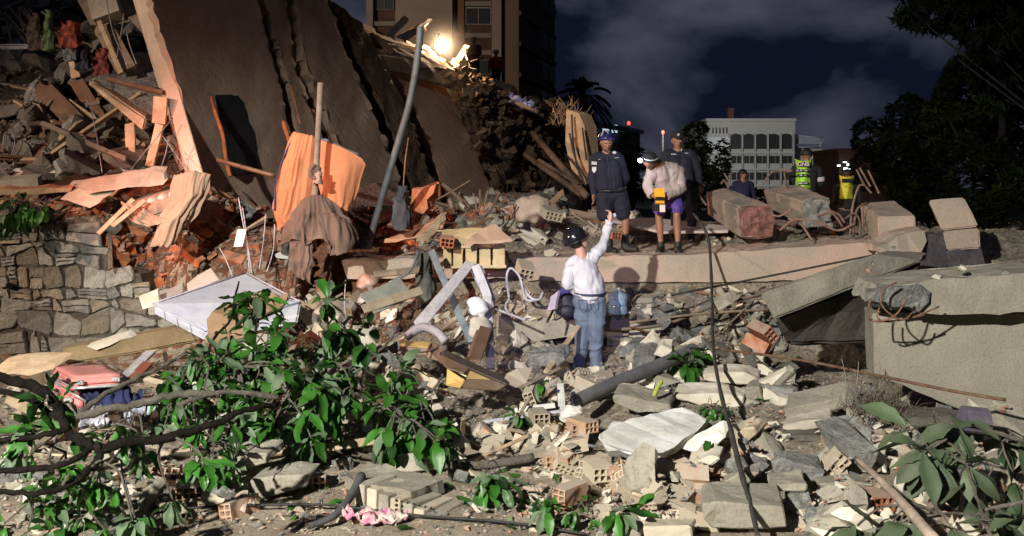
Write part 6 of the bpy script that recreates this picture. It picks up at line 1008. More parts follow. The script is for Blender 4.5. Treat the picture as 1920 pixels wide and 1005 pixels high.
for pts, vec, mt, lb_ in (
 ([(1148, 722, 9.6), (1165, 716, 9.75), (1255, 748, 9.4), (1258, 770, 9.2), (1215, 776, 9.1), (1196, 775, 9.15), (1150, 745, 9.4)], (.1, .35, .0), concrete, 'grey wedge of concrete behind the big white plaster slab'),
 ([(1262, 722, 9.9), (1340, 718, 9.9), (1395, 728, 9.8), (1392, 760, 9.6), (1330, 768, 9.5), (1300, 750, 9.6), (1265, 735, 9.7)], (.1, .3, 0), plaster, 'pale plastered block, the lower of two behind the hanging cable'),
 ([(1315, 690, 10.3), (1350, 680, 10.3), (1395, 684, 10.3), (1420, 700, 10.1), (1425, 715, 10), (1400, 722, 9.95), (1318, 712, 10.1)], (.1, .3, 0), plaster, 'pale plastered block, the upper of two behind the hanging cable'),
 ([(1395, 705, 9.9), (1425, 702, 9.9), (1432, 750, 9.6), (1396, 760, 9.6)], (.1, .3, 0), concrete, 'upright block right of the two pale plastered blocks'),
 ([(1468, 768, 9.0), (1478, 750, 9.1), (1585, 712, 9.5), (1600, 718, 9.5), (1605, 735, 9.4), (1480, 792, 8.9)], (.1, .22, 0), concrete, 'long block with tile hollows sloping up to the right before the cavity'),
 ([(1468, 790, 8.8), (1560, 768, 9.0), (1558, 795, 8.7), (1500, 808, 8.6), (1466, 806, 8.6)], (.1, .3, 0), plaster, 'rough pale stone wedge under the long sloping block'),
 ([(1378, 808, 8.3), (1392, 784, 8.5), (1415, 780, 8.5), (1420, 800, 8.4), (1396, 835, 8.1), (1382, 830, 8.1)], (.15, .2, 0), M('sand_block', (.56, .47, .34), (.46, .38, .26), 3), 'square cut cream block standing right of the white plaster slab'),
 ([(1270, 835, 8.1), (1340, 790, 8.6), (1362, 800, 8.5), (1340, 832, 8.2), (1300, 850, 8.0)], (.1, .14, -.05), white_plaster, 'white faced plate leaning at the right end of the big white slab'),
 ([(1295, 858, 7.8), (1330, 838, 8.0), (1350, 850, 7.9), (1332, 875, 7.6)], (.1, .2, 0), plaster, 'cream block below the white faced plate'),
 ([(1350, 905, 7.3), (1395, 862, 7.8), (1425, 870, 7.7), (1400, 912, 7.3)], (.1, .2, 0), concrete, 'stained block just left of the lower hanging cable'),
 ([(1445, 842, 7.9), (1470, 838, 8), (1530, 860, 7.8), (1545, 878, 7.6), (1540, 898, 7.5), (1512, 902, 7.4), (1458, 890, 7.5)], (.1, .35, 0), concrete_grey, 'coarse grey concrete lump right of the hanging cable'),
 ([(1316, 915, 6.9), (1345, 908, 7.1), (1470, 922, 7.1), (1478, 990, 6.55), (1335, 992, 6.5), (1318, 960, 6.6)], (.05, .45, .02), concrete, 'biggest grey concrete block at the bottom, under the hanging cable'),
 ([(1440, 895, 7.2), (1515, 898, 7.2), (1512, 920, 7.0), (1442, 925, 7.0)], (.05, .3, 0), concrete, 'flat concrete block behind the biggest grey block'),
 ([(1534, 900, 7.2), (1600, 892, 7.3), (1640, 905, 7.2), (1606, 918, 7.0), (1540, 918, 7.0)], (.05, .25, 0), concrete, 'flat pale stone left of the peeled stick'),
 ([(1205, 972, 6.5), (1295, 970, 6.5), (1300, 1012, 6.2), (1208, 1012, 6.2)], (.05, .22, .01), M('cream_block', (.56, .49, .38), (.46, .4, .3), 4), 'square cream block at the bottom edge below the brick row'),
 ([(1118, 985, 6.4), (1200, 980, 6.4), (1202, 1012, 6.2), (1115, 1012, 6.2)], (.05, .2, .01), concrete, 'narrow block at the bottom edge left of the square cream block'),
 ([(985, 650, 10.8), (1045, 640, 11), (1060, 665, 10.8), (1040, 690, 10.6), (990, 682, 10.6)], (.1, .3, 0), concrete_grey, 'rough dark lump under the lower slab left of the jeans'),
 ([(1185, 655, 10.9), (1210, 640, 11), (1230, 655, 10.9), (1225, 690, 10.6), (1185, 695, 10.6)], (.1, .3, 0), concrete_grey, 'grey boulder right of the jeans under the lower slab'),
 ([(1225, 660, 10.6), (1240, 628, 10.9), (1262, 645, 10.8), (1248, 675, 10.5)], (.05, .2, 0), plaster, 'pale pointed shard beside the grey boulder'),
 ([(1245, 655, 10.8), (1280, 640, 10.9), (1295, 660, 10.7), (1270, 685, 10.5), (1248, 680, 10.6)], (.1, .25, 0), concrete, 'pale rough lump right of the pointed shard'),
 ([(1330, 560, 12.2), (1360, 545, 12.3), (1375, 560, 12.2), (1345, 585, 12)], (.1, .2, 0), concrete, 'pale stone in the gap below the wide slab near the cable'),
 ([(1195, 553, 12.3), (1225, 550, 12.3), (1220, 570, 12.2), (1192, 570, 12.2)], (.1, .2, 0), concrete, 'flat pale stone in the gap right of the water bottle'),
 ([(468, 875, 7.7), (540, 862, 7.9), (578, 860, 7.9), (575, 895, 7.6), (540, 915, 7.4), (490, 935, 7.3), (470, 905, 7.5)], (.05, .3, .02), concrete, 'cream stone block group left of the stacked grey tiles'),
 ([(380, 890, 7.6), (400, 850, 8), (450, 822, 8.3), (500, 818, 8.4), (505, 850, 8), (470, 870, 7.8), (440, 895, 7.5)], (.05, .3, .02), concrete, 'grey slab with white paint mark right of the leafy branch'),
 ([(430, 640, 10.2), (470, 620, 10.5), (520, 640, 10.2), (480, 665, 9.9)], (.05, .2, 0), plaster, 'pale plaster lump among leaves below the mattress'),
 ([(650, 530+95, 11), (690, 612, 11.1), (705, 640, 10.9), (660, 655, 10.8)], (.05, .3, 0), plaster, 'pale block in the leaves left of the violet panel'),
 ([(1440, 700, 9.9), (1475, 690, 10), (1490, 712, 9.8), (1450, 722, 9.7)], (.05, .2, 0), plaster, 'pale crumbling stone right of the upright block'),
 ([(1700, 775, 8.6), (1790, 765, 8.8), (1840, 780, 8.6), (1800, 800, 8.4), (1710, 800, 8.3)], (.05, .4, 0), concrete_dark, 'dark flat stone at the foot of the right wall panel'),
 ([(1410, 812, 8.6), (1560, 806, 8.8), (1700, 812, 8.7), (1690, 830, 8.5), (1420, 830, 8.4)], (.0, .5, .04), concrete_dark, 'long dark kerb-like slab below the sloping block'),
 ([(1622, 808, 8.4), (1660, 806, 8.4), (1672, 825, 8.3), (1630, 830, 8.2)], (.05, .2, 0), M('yellow_stone', (.5, .4, .3)), 'small yellowish stone on the dark kerb-like slab')):
    block(pts, vec, mt, lb_)
# stacked tiles block
ts = emp('tile_stack', P(760, 960, 7.0), 'grey block of mortared perforated bricks in the centre foreground', 'brick block')
slab('mortar_slab', [(645, 893, 7.4), (690, 868, 7.8), (770, 882, 7.6), (830, 900, 7.4), (770, 922, 7.1), (675, 908, 7.2)], (0, .03, -.10), concrete, parent=ts, relief=.02, j=.015, step=.07)
rt = random.Random(4)
for k in range(7):
    a = P(674+k*22, 905+k*9, 7.2-k*.045); m = MB(); rot = Matrix.Rotation(-.55, 3, 'Z') @ Matrix.Rotation(rt.uniform(-.06, .06), 3, 'X'); c = a+Vector((.10, .10, -.10)); m.box(c, (.088, .36, .19), rot)
    o = m.build('brick', MATS['cream_brick'] if k % 2 else concrete, ts, bevel=.006)
m = MB(); rot = Matrix.Rotation(-.55, 3, 'Z')
for i in range(4):
    for j in range(7): c = P(742+j*11, 938+j*2.5+i*9, 6.98-j*.005); m.tube([c, c+Vector((0, .012, 0))], .010, 6, .6)
m.build('brick_hole', black, ts)
# single feature bricks
rh = random.Random(6)
for (px, py, Yd, s_, rx, ry, rz, mi, lb_) in ((838, 452, 12.7, 1.15, .1, .12, .1, HOL[0], 'red hollow brick cluster piece at the corner of the pink slab end'), (1100, 722, 9.8, 1.0, .25, .1, .9, HOL[5], 'pinkish hollow brick with six cells at the man in white feet'), (1010, 780, 9.0, 1., 0, 0, .2, HOL[0], 'cream hollow brick facing front left of the pipe mouth'), (996, 742, 9.5, 1., .5, 1.2, .3, HOL[1], 'upright hollow brick left of the white upright board'), (1075, 802, 8.8, 1., .1, .05, .4, HOL[2], 'hollow brick group below the pipe mouth, left one'), (1092, 796, 8.8, 1., 0, 0, .6, HOL[0], 'hollow brick group below the pipe mouth, right one'), (573, 600, 10.8, 1., .4, .9, .2, HOL[3], 'cream hollow brick tilted up right of the mattress'), (610, 622, 10.5, 1., .3, .2, .8, HOL[0], 'pale brick lying right of the mattress'), (1045, 860, 7.9, 1., .05, 0, -.2, HOL[1], 'hollow clay brick standing near the long thin stick'), (1108, 868, 7.9, 1.1, 0, 0, -.9, HOL[0], 'dusty hollow brick left below the big white slab'),
                                           (1070, 925, 7.1, 1.1, 0, .05, -.7, HOL[5], 'long hollow brick in the row below the thin stick'), (1120, 880, 7.5, 1.1, .1, 0, .3, HOL[1], 'squat hollow brick below the big white slab'), (1030, 398, 15, 1.5, .3, .2, .4, HOL[3], 'large hollow block on the heap beside the pale woven sack'), (1150, 440, 14, 1., .1, .1, .3, HOL[0], 'red hollow block at the boots of the blue-helmeted rescuer'), (1430, 622, 10.6, 1.2, .2, .8, .5, HOL[0], 'red hollow brick at the left foot of the tilted slab'), (1418, 645, 10.5, 1.1, .4, .3, 1, HOL[5], 'lower red hollow brick at the left foot of the tilted slab'), (1640, 935, 6.9, 1., 0, 0, .2, HOL[0], 'red hollow brick beside the peeled stick'), (1715, 880, 7.4, 1., .2, 0, .5, HOL[5], 'red hollow brick by the leafy twigs at lower right'), (355, 915, 7.4, 1., 0, 0, .3, HOL[3], 'brown hollow brick under the leafy branch'), (325, 965, 6.9, 1., 0, 0, .5, HOL[0], 'cream hollow brick near the front cable'), (600, 900, 7.6, 1., 0, 0, .1, HOL[2], 'hollow brick left of the stacked tile block'), (985, 505, 12.4, 1.3, .3, .2, .2, HOL[0], 'white hollow brick caught in the looping conduits')):
    me = mi.copy(); me.materials.append(b_pale if any(w_ in lb_ for w_ in ('cream', 'pale', 'dusty', 'white', 'pinkish')) else brick_red if 'red' in lb_ else brick_dusty); o = mk('hollow_brick', me); o.location = P(px, py, Yd); o.rotation_euler = (rx, ry, rz); o.scale = (s_,)*3; tag(o, lb_, 'hollow brick')
# pipes, sticks, cables
pp = emp('drain_pipe', P(1082, 760, 9.3), 'thick grey pipe with open end lying right of the man in white feet', 'pipe')
m = MB(); pa = smooth_path([(1082, 752, 9.2), (1150, 720, 9.6), (1230, 688, 10.1), (1300, 655, 10.7)]); m.tube(pa, .068, 14, caps=False); m.build('pipe_wall', M('pipe_grey', (.16, .16, .165), (.10, .10, .105), 4, .6, .4, 20, 0), pp, smooth=True)
m = MB(); m.tube([pa[0]+(pa[1]-pa[0])*.05, pa[1]], .060, 14); m.build('pipe_bore', black, pp)
rod('hanging_cable', [(1300, 400, 14.2), (1318, 425, 13.6), (1330, 460, 13.3), (1335, 560, 12.1), (1337, 650, 10.2), (1350, 730, 8.9), (1368, 800, 7.9), (1388, 880, 7.1), (1408, 950, 6.5), (1422, 1010, 6.0)], .014, steel_dark, 'dark knotted cable hanging down across the slab into the foreground', 'cable', knob=.8)
rod('long_rebar', [(1350, 655, 10.4), (1500, 675, 9.7), (1650, 705, 9.0), (1780, 732, 8.4), (1886, 750, 8.2)], .014, rust, 'long thin bar slanting across the dark cavity to the right wall panel', 'rebar')
rod('long_rod', [(1110, 620, 11.9), (1240, 610, 12), (1350, 570, 12.2), (1470, 545, 12.4)], .02, wood_old, 'long dark rod in the gap under the wide slab', 'rod')
rod('long_rod', [(1150, 575, 12.2), (1220, 562, 12.3), (1300, 545, 12.4), (1420, 522, 12.9), (1640, 478, 13.2)], .014, steel_dark, 'thin dark rod running along the face of the wide slab', 'rod')
rod('long_rod', [(1330, 640, 11.4), (1375, 600, 11.7), (1412, 565, 12)], .014, wood_old, 'short slanting stick right of the hanging cable', 'stick')
rod('long_rod', [(1180, 605, 12), (1300, 590, 12), (1440, 580, 11.8)], .016, wood_old, 'lower dark rod under the wide slab', 'rod')
rod('ground_cable', [(180, 1010, 6.6), (260, 975, 6.7), (330, 955, 6.9), (480, 947, 7.0), (600, 946, 7.0), (690, 955, 6.9), (800, 968, 6.8), (960, 980, 6.7), (1100, 1002, 6.5)], .009, rubber, 'thin black cable lying across the bare ground in front', 'cable')
rod('charred_stick', [(580, 986, 6.6), (625, 968, 6.7), (655, 935, 7.0), (678, 892, 7.3)], [.02, .035], M('charcoal_grey', (.12, .12, .125), (.06, .06, .065), 6), 'grey broken branch poking up in the centre foreground', 'branch', knob=.3)
rod('dark_stick', [(605, 838, 8.3), (720, 862, 8.2), (800, 870, 8.1), (900, 872, 8.0), (1000, 858, 8.1)], [.018, .04], bark_grey, 'long grey branch lying under the leafy branch towards the bricks', 'branch')
rod('peeled_stick', [(1606, 860, 6.9), (1640, 890, 6.4), (1690, 940, 5.8), (1752, 1012, 5.2)], [.016, .034], M('peeled_wood', (.40, .32, .25), (.24, .18, .14), 8, .8, .4, 30, 0), 'peeled broken stick slanting in the lower right foreground', 'stick')
rod('yellow_plant_stem', [(1226, 742, 9.1), (1232, 728, 9.1), (1240, 715, 9.15)], .022, M('yellow_green', (.45, .50, .10), (.3, .38, .06), 4), 'small yellow green stem stuck between the chunks', 'stem')
rod('steel_tube', [(1062, 828, 8.5), (1120, 838, 8.4)], .014, metal_grey, 'short bluish tube left of the big white slab', 'tube')
cloth('striped_rag', [[(640, 960, 6.8), (700, 955, 6.9), (765, 965, 6.85)], [(645, 972, 6.7), (705, 975, 6.65), (762, 975, 6.75)]], M('pink_stripe_rag', (.60, .50, .44), (.45, .12, .22), 9, .9, .3, 20, 0, contrast=.2), 'twisted cream and magenta rag on the ground before the tile stack', 'rag', 5, .02)
m = MB(); m.ell(P(1072, 776, 9.0), (.10, .08, .075), None, 10, 7); o = m.build('white_lump', white_plaster); tag(o, 'bright white plaster lump below the pipe mouth', 'plaster lump')
for v in o.data.vertices: v.co += v.normal*noise.noise(v.co*14)*.05
m = MB(); m.tube([P(1805, 785, 8.1), P(1850, 790, 8.1)], .11, 14, .9); o = m.build('grey_can', M('dusk_tin', (.16, .14, .18), (.1, .09, .12), 5, .5)); tag(o, 'grey lilac container lying behind the leafy twigs at lower right', 'container')
# ------------------------------------------------------------------ people
skin = M('skin', (.42, .22, .15), (.36, .18, .12), 8, .55, .08, 60, 0, contrast=.5)
skin_d = M('skin_tan', (.30, .15, .09), (.24, .115, .07), 8, .5, .08, 60, 0, contrast=.5)
navy = M('navy_cloth', (.0075, .0095, .026), (.004, .0055, .015), 4, .85, .3, 60, 0); blackc = M('black_cloth', (.014, .014, .017), (.008, .008, .010), 4, .85, .3, 60, 0)
hair = M('hair_black', (.012, .010, .009), None, 30, .6, .4, 60, 0); boot = M('black_boot', (.018, .017, .016), (.010, .010, .009), 8, .6, .3, 40, 0)
eye_w = M('eye_white', (.5, .5, .48), None, 3, .3, 0, 3, 0)
def body_mesh(prims, vox):
    m = MB()
    for (a, b, ra, rb, tg) in prims:
        a = Vector(a); b = Vector(b); n = 5; m.ell(a, (ra,)*3, None, 12, 8); m.ell(b, (rb,)*3, None, 12, 8)
        if (b-a).length > .01: m.tube([a.lerp(b, k/n) for k in range(n+1)], [ra+(rb-ra)*k/n for k in range(n+1)], 14)
    me = bpy.data.meshes.new('tmp'); me.from_pydata(m.v, [], m.f); bm = bmesh.new(); bm.from_mesh(me); bmesh.ops.recalc_face_normals(bm, faces=bm.faces); bm.to_mesh(me); bm.free()
    o = bpy.data.objects.new('tmp', me); C.objects.link(o); r = o.modifiers.new('r', 'REMESH'); r.mode = 'VOXEL'; r.voxel_size = vox; s_ = o.modifiers.new('s', 'SMOOTH'); s_.factor = .5; s_.iterations = 5
    dg = bpy.context.evaluated_depsgraph_get(); out = bpy.data.meshes.new_from_object(o.evaluated_get(dg)); bpy.data.objects.remove(o); return out
def person(loc, label, prims, clothes, skinm, vox=.012, group=None, thin=.9):
    """one continuous body grown from tapered limbs; clothes are shells that follow it. clothes: (name, tags, material, offset, fold size)"""
    prims = [(a, b, ra*(thin if tg in ('torso', 'pelvis', 'sleeve', 'leg', 'shorts') else 1), rb*(thin if tg in ('torso', 'pelvis', 'sleeve', 'leg', 'shorts') else 1), tg) for a, b, ra, rb, tg in prims]; t = emp('person', loc, label, 'person', group); me = body_mesh(prims, vox); nv = len(me.vertices); co = np.empty(nv*3); me.vertices.foreach_get('co', co); co = co.reshape(-1, 3); best = np.full(nv, 1e9); idx_ = np.zeros(nv, int)
    for k, (a, b, ra, rb, tg) in enumerate(prims):
        a = np.array(a); b = np.array(b); d = b-a; L2 = max(d @ d, 1e-9); tt = np.clip(((co-a) @ d)/L2, 0, 1); dist = np.linalg.norm(co-(a+tt[:, None]*d), axis=1)-(ra+(rb-ra)*tt); w_ = dist < best; best[w_] = dist[w_]; idx_[w_] = k
    tags = [prims[i][4] for i in idx_]
    org = Vector(loc)
    for name, tg, mt, off, fold in clothes:
        bm = bmesh.new(); bm.from_mesh(me); bm.verts.ensure_lookup_table(); keep = set(tg)
        rm = [f for f in bm.faces if sum(tags[v.index] in keep for v in f.verts) < len(f.verts)]; nr = [v.normal.copy() for v in bm.verts]; c0 = [v.co.copy() for v in bm.verts]
        for v in bm.verts:
            c = c0[v.index]; w_ = noise.noise(Vector((c.x*7, c.y*7, c.z*16+noise.noise(c*5)*3)))+.6*noise.noise(Vector((c.x*20, c.y*14, c.z*9+5))); v.co = c+nr[v.index]*max(.006, off+fold*w_)
        bmesh.ops.delete(bm, geom=rm, context='FACES')
        e_ = [e for e in bm.edges if e.is_boundary]; r = bmesh.ops.extrude_edge_only(bm, edges=e_); vv = [x for x in r['geom'] if isinstance(x, bmesh.types.BMVert)]
        for v in vv:
            if v.link_faces: v.co -= sum((f.normal for f in v.link_faces), Vector())*0
        bm.normal_update()
        for v in vv:
            nb = [e.other_vert(v) for e in v.link_edges if e.other_vert(v) not in vv]
            if nb: v.co = nb[0].co-nb[0].normal*(off*.9+.002)
        bmesh.ops.translate(bm, verts=bm.verts, vec=-org); m2 = bpy.data.meshes.new(name); m2.materials.append(mt); bm.to_mesh(m2); bm.free(); m2.polygons.foreach_set('use_smooth', [True]*len(m2.polygons)); mk(name, m2, None, t)
    me.transform(Matrix.Translation(-org)); me.name = 'body'; me.materials.clear(); me.materials.append(skinm); me.polygons.foreach_set('use_smooth', [True]*len(me.polygons)); mk('body', me, None, t); return t
def add(t, name, mt, fn, smooth=True):
    m = MB(); fn(m); return m.build(name, mt, t, smooth=smooth)
def hand(c, d, s=1., curl=.5, up=(0, 0, 1), tag_='hand'):
    """palm, four unequal bent fingers and a thumb, pointing along d"""
    c = Vector(c); d = Vector(d).normalized(); sd = d.cross(Vector(up)).normalized(); n_ = sd.cross(d); out = [(c-d*.02, c+d*.05*s, .026*s, .030*s, tag_), (c+sd*.012*s, c+d*.06*s+sd*.02*s, .020*s, .018*s, tag_), (c-sd*.012*s, c+d*.06*s-sd*.02*s, .020*s, .018*s, tag_)]
    for k, ln in enumerate((.062, .072, .068, .052)):
        b = c+d*.07*s+sd*(.030-.020*k)*s; mdl = b+(d*math.cos(curl)-n_*math.sin(curl))*ln*.55*s; e = mdl+(d*math.cos(curl*2)-n_*math.sin(curl*2))*ln*.5*s; out += [(b, mdl, .0095*s, .009*s, tag_), (mdl, e, .009*s, .0075*s, tag_)]
    b = c+sd*.028*s; e = b+(d*.7+sd*.7-n_*.3).normalized()*.045*s; out += [(b, e, .012*s, .010*s, tag_), (e, e+(d*.9-n_*.3).normalized()*.03*s, .010*s, .008*s, tag_)]
    return out
def head_prims(c, face, r=.098, up=(0, 0, 1)):
    """skull, jaw, nose and ears; face = the way it looks"""
    c = Vector(c); f = Vector(face).normalized(); u = Vector(up); s_ = f.cross(u).normalized(); u = s_.cross(f)
    return [(c+u*.025-f*.012, c+u*.02+f*.012, r*.94, r*.86, 'head'), (c-u*.035+f*.02, c-u*.072+f*.045, r*.68, r*.42, 'head'), (c+f*(r*.93)+u*.012, c+f*(r*1.12)-u*.018, .010, .016, 'head'), (c+s_*r*.92-u*.012, c+s_*r*.95-u*.035, .016, .011, 'head'), (c-s_*r*.92-u*.012, c-s_*r*.95-u*.035, .016, .011, 'head'), (c+f*r*.80+u*.032+s_*.03, c+f*r*.80+u*.032-s_*.03, .014, .014, 'head'), (c+f*(r*.83)-u*.05+s_*.018, c+f*(r*.83)-u*.05-s_*.018, .010, .010, 'head')]
def face_detail(t, c, face, r=.098):
    c = Vector(c); f = Vector(face).normalized(); s_ = f.cross(Vector((0, 0, 1))).normalized(); u = s_.cross(f)
    for sg in (-1, 1):
        p = c+f*r*.86+u*.012+s_*sg*.032; add(t, 'eye', eye_w, lambda m: m.ell(p, (.011,)*3, None, 8, 6)); add(t, 'pupil', hair, lambda m: m.ell(p+f*.008, (.006,)*3, None, 8, 6)); add(t, 'eyebrow', hair, lambda m: m.tube([p+u*.022-s_*.018+f*.006, p+u*.026+f*.009, p+u*.022+s_*.018+f*.006], .005, 5))
    add(t, 'mouth', M('lips', (.22, .09, .07), None, 4, .5, 0), lambda m: m.tube([c+f*(r*.93)-u*.052-s_*.02, c+f*(r*.985)-u*.05, c+f*(r*.93)-u*.052+s_*.02], .006, 5))
def dome(m, c, r, cut, rot=None, nu=22, nv=9):
    """helmet or cap shell: the part of an ellipsoid above cut"""
    c = Vector(c); k = len(m.v); tmax = math.acos(cut)
    for i in range(nv+1):
        t = tmax*i/nv
        for j in range(nu):
            a = 2*math.pi*j/nu; v = Vector((r[0]*math.sin(t)*math.cos(a), r[1]*math.sin(t)*math.sin(a), r[2]*math.cos(t))); v = rot @ v if rot is not None else v; m.v.append(c+v)
    for i in range(nv):
        for j in range(nu): a = k+i*nu+j; b = k+i*nu+(j+1) % nu; m.f.append((a, b, b+nu, a+nu)); m.m.append(0)
    m.f.append(tuple(k+nv*nu+j for j in range(nu))); m.m.append(0)
def PP(x, y, Y): return tuple(P(x, y, Y))
# -- the man in white, seen from behind
Y0 = 11.4
fd = Vector((.93, -.12, .34))
hc = P(1084, 449, Y0)
pr = head_prims(hc, fd) + [(PP(1091, 482, Y0), PP(1087, 464, Y0), .062, .058, 'neck'), (PP(1076, 492, Y0-.02), PP(1106, 486, Y0+.04), .075, .08, 'torso'), (PP(1091, 504, Y0), PP(1101, 540, Y0), .135, .135, 'torso'), (PP(1100, 505, Y0+.02), PP(1112, 540, Y0+.02), .12, .135, 'torso'), (PP(1103, 543, Y0), PP(1105, 556, Y0), .15, .15, 'torso'),
      (PP(1108, 487, Y0+.03), PP(1131, 459, Y0+.08), .068, .052, 'sleeve'), (PP(1131, 459, Y0+.08), PP(1142, 418, Y0+.18), .050, .034, 'sleeve'),
      (PP(1073, 495, Y0-.02), PP(1064, 530, Y0-.02), .064, .050, 'sleeve'), (PP(1064, 530, Y0-.02), PP(1082, 549, Y0+.10), .047, .034, 'sleeve'),
      (PP(1097, 566, Y0), PP(1116, 566, Y0), .135, .13, 'pelvis'), (PP(1096, 574, Y0+.02), PP(1092, 636, Y0), .112, .078, 'leg'), (PP(1092, 636, Y0), PP(1085, 700, Y0+.03), .075, .056, 'leg'), (PP(1119, 574, Y0-.02), PP(1118, 638, Y0-.05), .110, .076, 'leg'), (PP(1118, 638, Y0-.05), PP(1116, 700, Y0-.02), .073, .052, 'leg'),
      (PP(1085, 704, Y0+.03), PP(1088, 708, Y0-.04), .045, .045, 'foot'), (PP(1116, 703, Y0-.02), PP(1138, 711, Y0-.06), .046, .038, 'foot')]
pr += hand(P(1144, 412, Y0+.19), (.1, .15, 1), 1.05, .75, (1, .2, 0)) + hand(P(1084, 550, Y0+.12), (1, .35, -.3), 1., .4, (0, -1, .2))
W = person(PP(1100, 714, Y0), 'man in a white long-sleeved shirt and jeans raising a phone, seen from behind', pr,
    [('shirt', ('torso', 'sleeve'), M('white_shirt', (.60, .59, .64), (.50, .49, .55), 3, .8, .25, 40, 0), .017, .019), ('jeans', ('pelvis', 'leg'), M('jeans_denim', (.15, .195, .28), (.075, .10, .16), 5, .9, .35, 60, 0, contrast=.5), .012, .020), ('shoes', ('foot',), boot, .012, .002)], M('skin_light', (.58, .33, .26), (.5, .27, .2), 8, .5, .06, 60, 0, contrast=.5), .0105, thin=.95)
hrot = Vector((0, 0, 1)).rotation_difference(Vector((-.45, -.15, .88))).to_matrix()
add(W, 'helmet', M('helmet_black', (.012, .012, .016), (.010, .010, .013), 3, .16, 0, 3, 0, coat=.6), lambda m: dome(m, hc+Vector((-.035, -.012, .012)), (.150, .135, .145), -.12, hrot))
add(W, 'helmet_rim', black, lambda m: m.tube([hc+Vector((-.035, -.012, .012))+hrot @ Vector((.151*math.cos(a), .136*math.sin(a), -.016)) for a in [2*math.pi*k/20 for k in range(21)]], .008, 6))
add(W, 'hair', hair, lambda m: m.ell(hc+Vector((-.03, -.02, -.045)), (.085, .09, .06)))
[add(W, 'eyeglasses', black, lambda m: m.tube([hc+Vector((.095, -.05, .035)), hc+Vector((.02, -.102, .02))], .004, 5))]; add(W, 'chin_strap', black, lambda m: m.tube([hc+Vector((.005, -.098, 0)), hc+Vector((.035, -.09, -.06)), hc+Vector((.075, -.03, -.10))], .007, 5))
add(W, 'phone', M('phone_case', (.62, .66, .8), None, 3, .3, 0), lambda m: m.box(P(1149, 404, Y0+.22), (.075, .012, .04), Matrix.Rotation(-.3, 3, 'Y')), False)
add(W, 'belt', M('belt_dark', (.03, .04, .10), None, 5, .6, 0), lambda m: m.tube([P(1107, 549, Y0)+Vector((.172*math.cos(a), .160*math.sin(a), .012*math.sin(a))) for a in [2*math.pi*k/22 for k in range(23)]], .014, 6))
pk_ = M('pocket_denim', (.15, .19, .27), (.10, .13, .19), 5, .9, .3, 60, 0)
add(W, 'pocket', pk_, lambda m: [m.tube([P(x, y, Y0-.155) for x, y in c_], .004, 4) for c_ in (((1083, 562), (1084, 580), (1092, 585), (1100, 579), (1100, 563), (1083, 562)), ((1106, 563), (1107, 580), (1114, 585), (1121, 578), (1121, 562), (1106, 563)))])
# -- rescuer in navy with blue helmet
Y1 = 14.2; hc = P(1137, 268, Y1-.05); fA = Vector((.10, -.85, -.42))
pr = head_prims(hc, fA) + [(PP(1137, 288, Y1), PP(1137, 276, Y1), .062, .058, 'neck'), (PP(1120, 296, Y1), PP(1156, 295, Y1), .085, .085, 'torso'), (PP(1131, 310, Y1), PP(1133, 350, Y1), .13, .14, 'torso'), (PP(1148, 310, Y1), PP(1150, 350, Y1), .13, .14, 'torso'), (PP(1133, 366, Y1), PP(1158, 364, Y1), .13, .13, 'pelvis'),
      (PP(1115, 298, Y1), PP(1110, 336, Y1), .076, .056, 'sleeve'), (PP(1110, 336, Y1), PP(1113, 362, Y1-.04), .052, .042, 'sleeve'), (PP(1161, 298, Y1), PP(1173, 334, Y1+.08), .076, .056, 'sleeve'), (PP(1173, 334, Y1+.08), PP(1160, 360, Y1+.16), .052, .04, 'sleeve'),
      (PP(1134, 374, Y1), PP(1134, 402, Y1-.02), .118, .105, 'shorts'), (PP(1163, 372, Y1), PP(1168, 400, Y1), .118, .105, 'shorts'), (PP(1135, 402, Y1), PP(1138, 420, Y1-.02), .062, .058, 'calf'), (PP(1138, 420, Y1-.02), PP(1142, 450, Y1), .058, .04, 'calf'), (PP(1172, 400, Y1), PP(1173, 418, Y1), .064, .06, 'calf'), (PP(1173, 418, Y1), PP(1172, 446, Y1), .06, .042, 'calf'),
      (PP(1141, 444, Y1), PP(1142, 464, Y1), .05, .05, 'boot'), (PP(1142, 468, Y1-.02), PP(1153, 471, Y1-.14), .05, .042, 'boot'), (PP(1172, 440, Y1), PP(1172, 462, Y1), .05, .05, 'boot'), (PP(1173, 465, Y1), PP(1192, 468, Y1-.10), .048, .040, 'boot')]
pr += hand(P(1113, 366, Y1-.04), (.05, -.05, -1), 1.05, .35, (1, 0, 0))
A_ = person(PP(1150, 472, Y1), 'rescuer in navy shirt and shorts with a blue helmet looking down, standing on the slab', pr, [('shirt', ('torso', 'sleeve'), navy, .014, .010), ('shorts', ('pelvis', 'shorts'), navy, .022, .012), ('boots', ('boot',), boot, .010, .002)], skin_d)
add(A_, 'helmet', M('helmet_blue', (.035, .04, .20), (.014, .016, .07), 9, .3, 0, 3, 0, contrast=.1), lambda m: dome(m, hc+Vector((0, .0, .045)), (.130, .150, .125), -.05)); add(A_, 'helmet_stripe', frame_w, lambda m: [m.tube([hc+Vector((x*.118, -.125+abs(x)*.05, .07)), hc+Vector((x*.085, -.10, .135)), hc+Vector((x*.04, -.03, .173))], .010, 5) for x in (-.75, .15)])
add(A_, 'chin_strap', black, lambda m: [m.tube([hc+Vector((s_*.098, -.01, .0)), hc+Vector((s_*.07, -.06, -.08)), hc+Vector((0, -.095, -.125))], .006, 5) for s_ in (-1, 1)])
face_detail(A_, hc, fA)
white_patch = M('reflective_patch', (.62, .64, .70), None, 6, .4, 0)
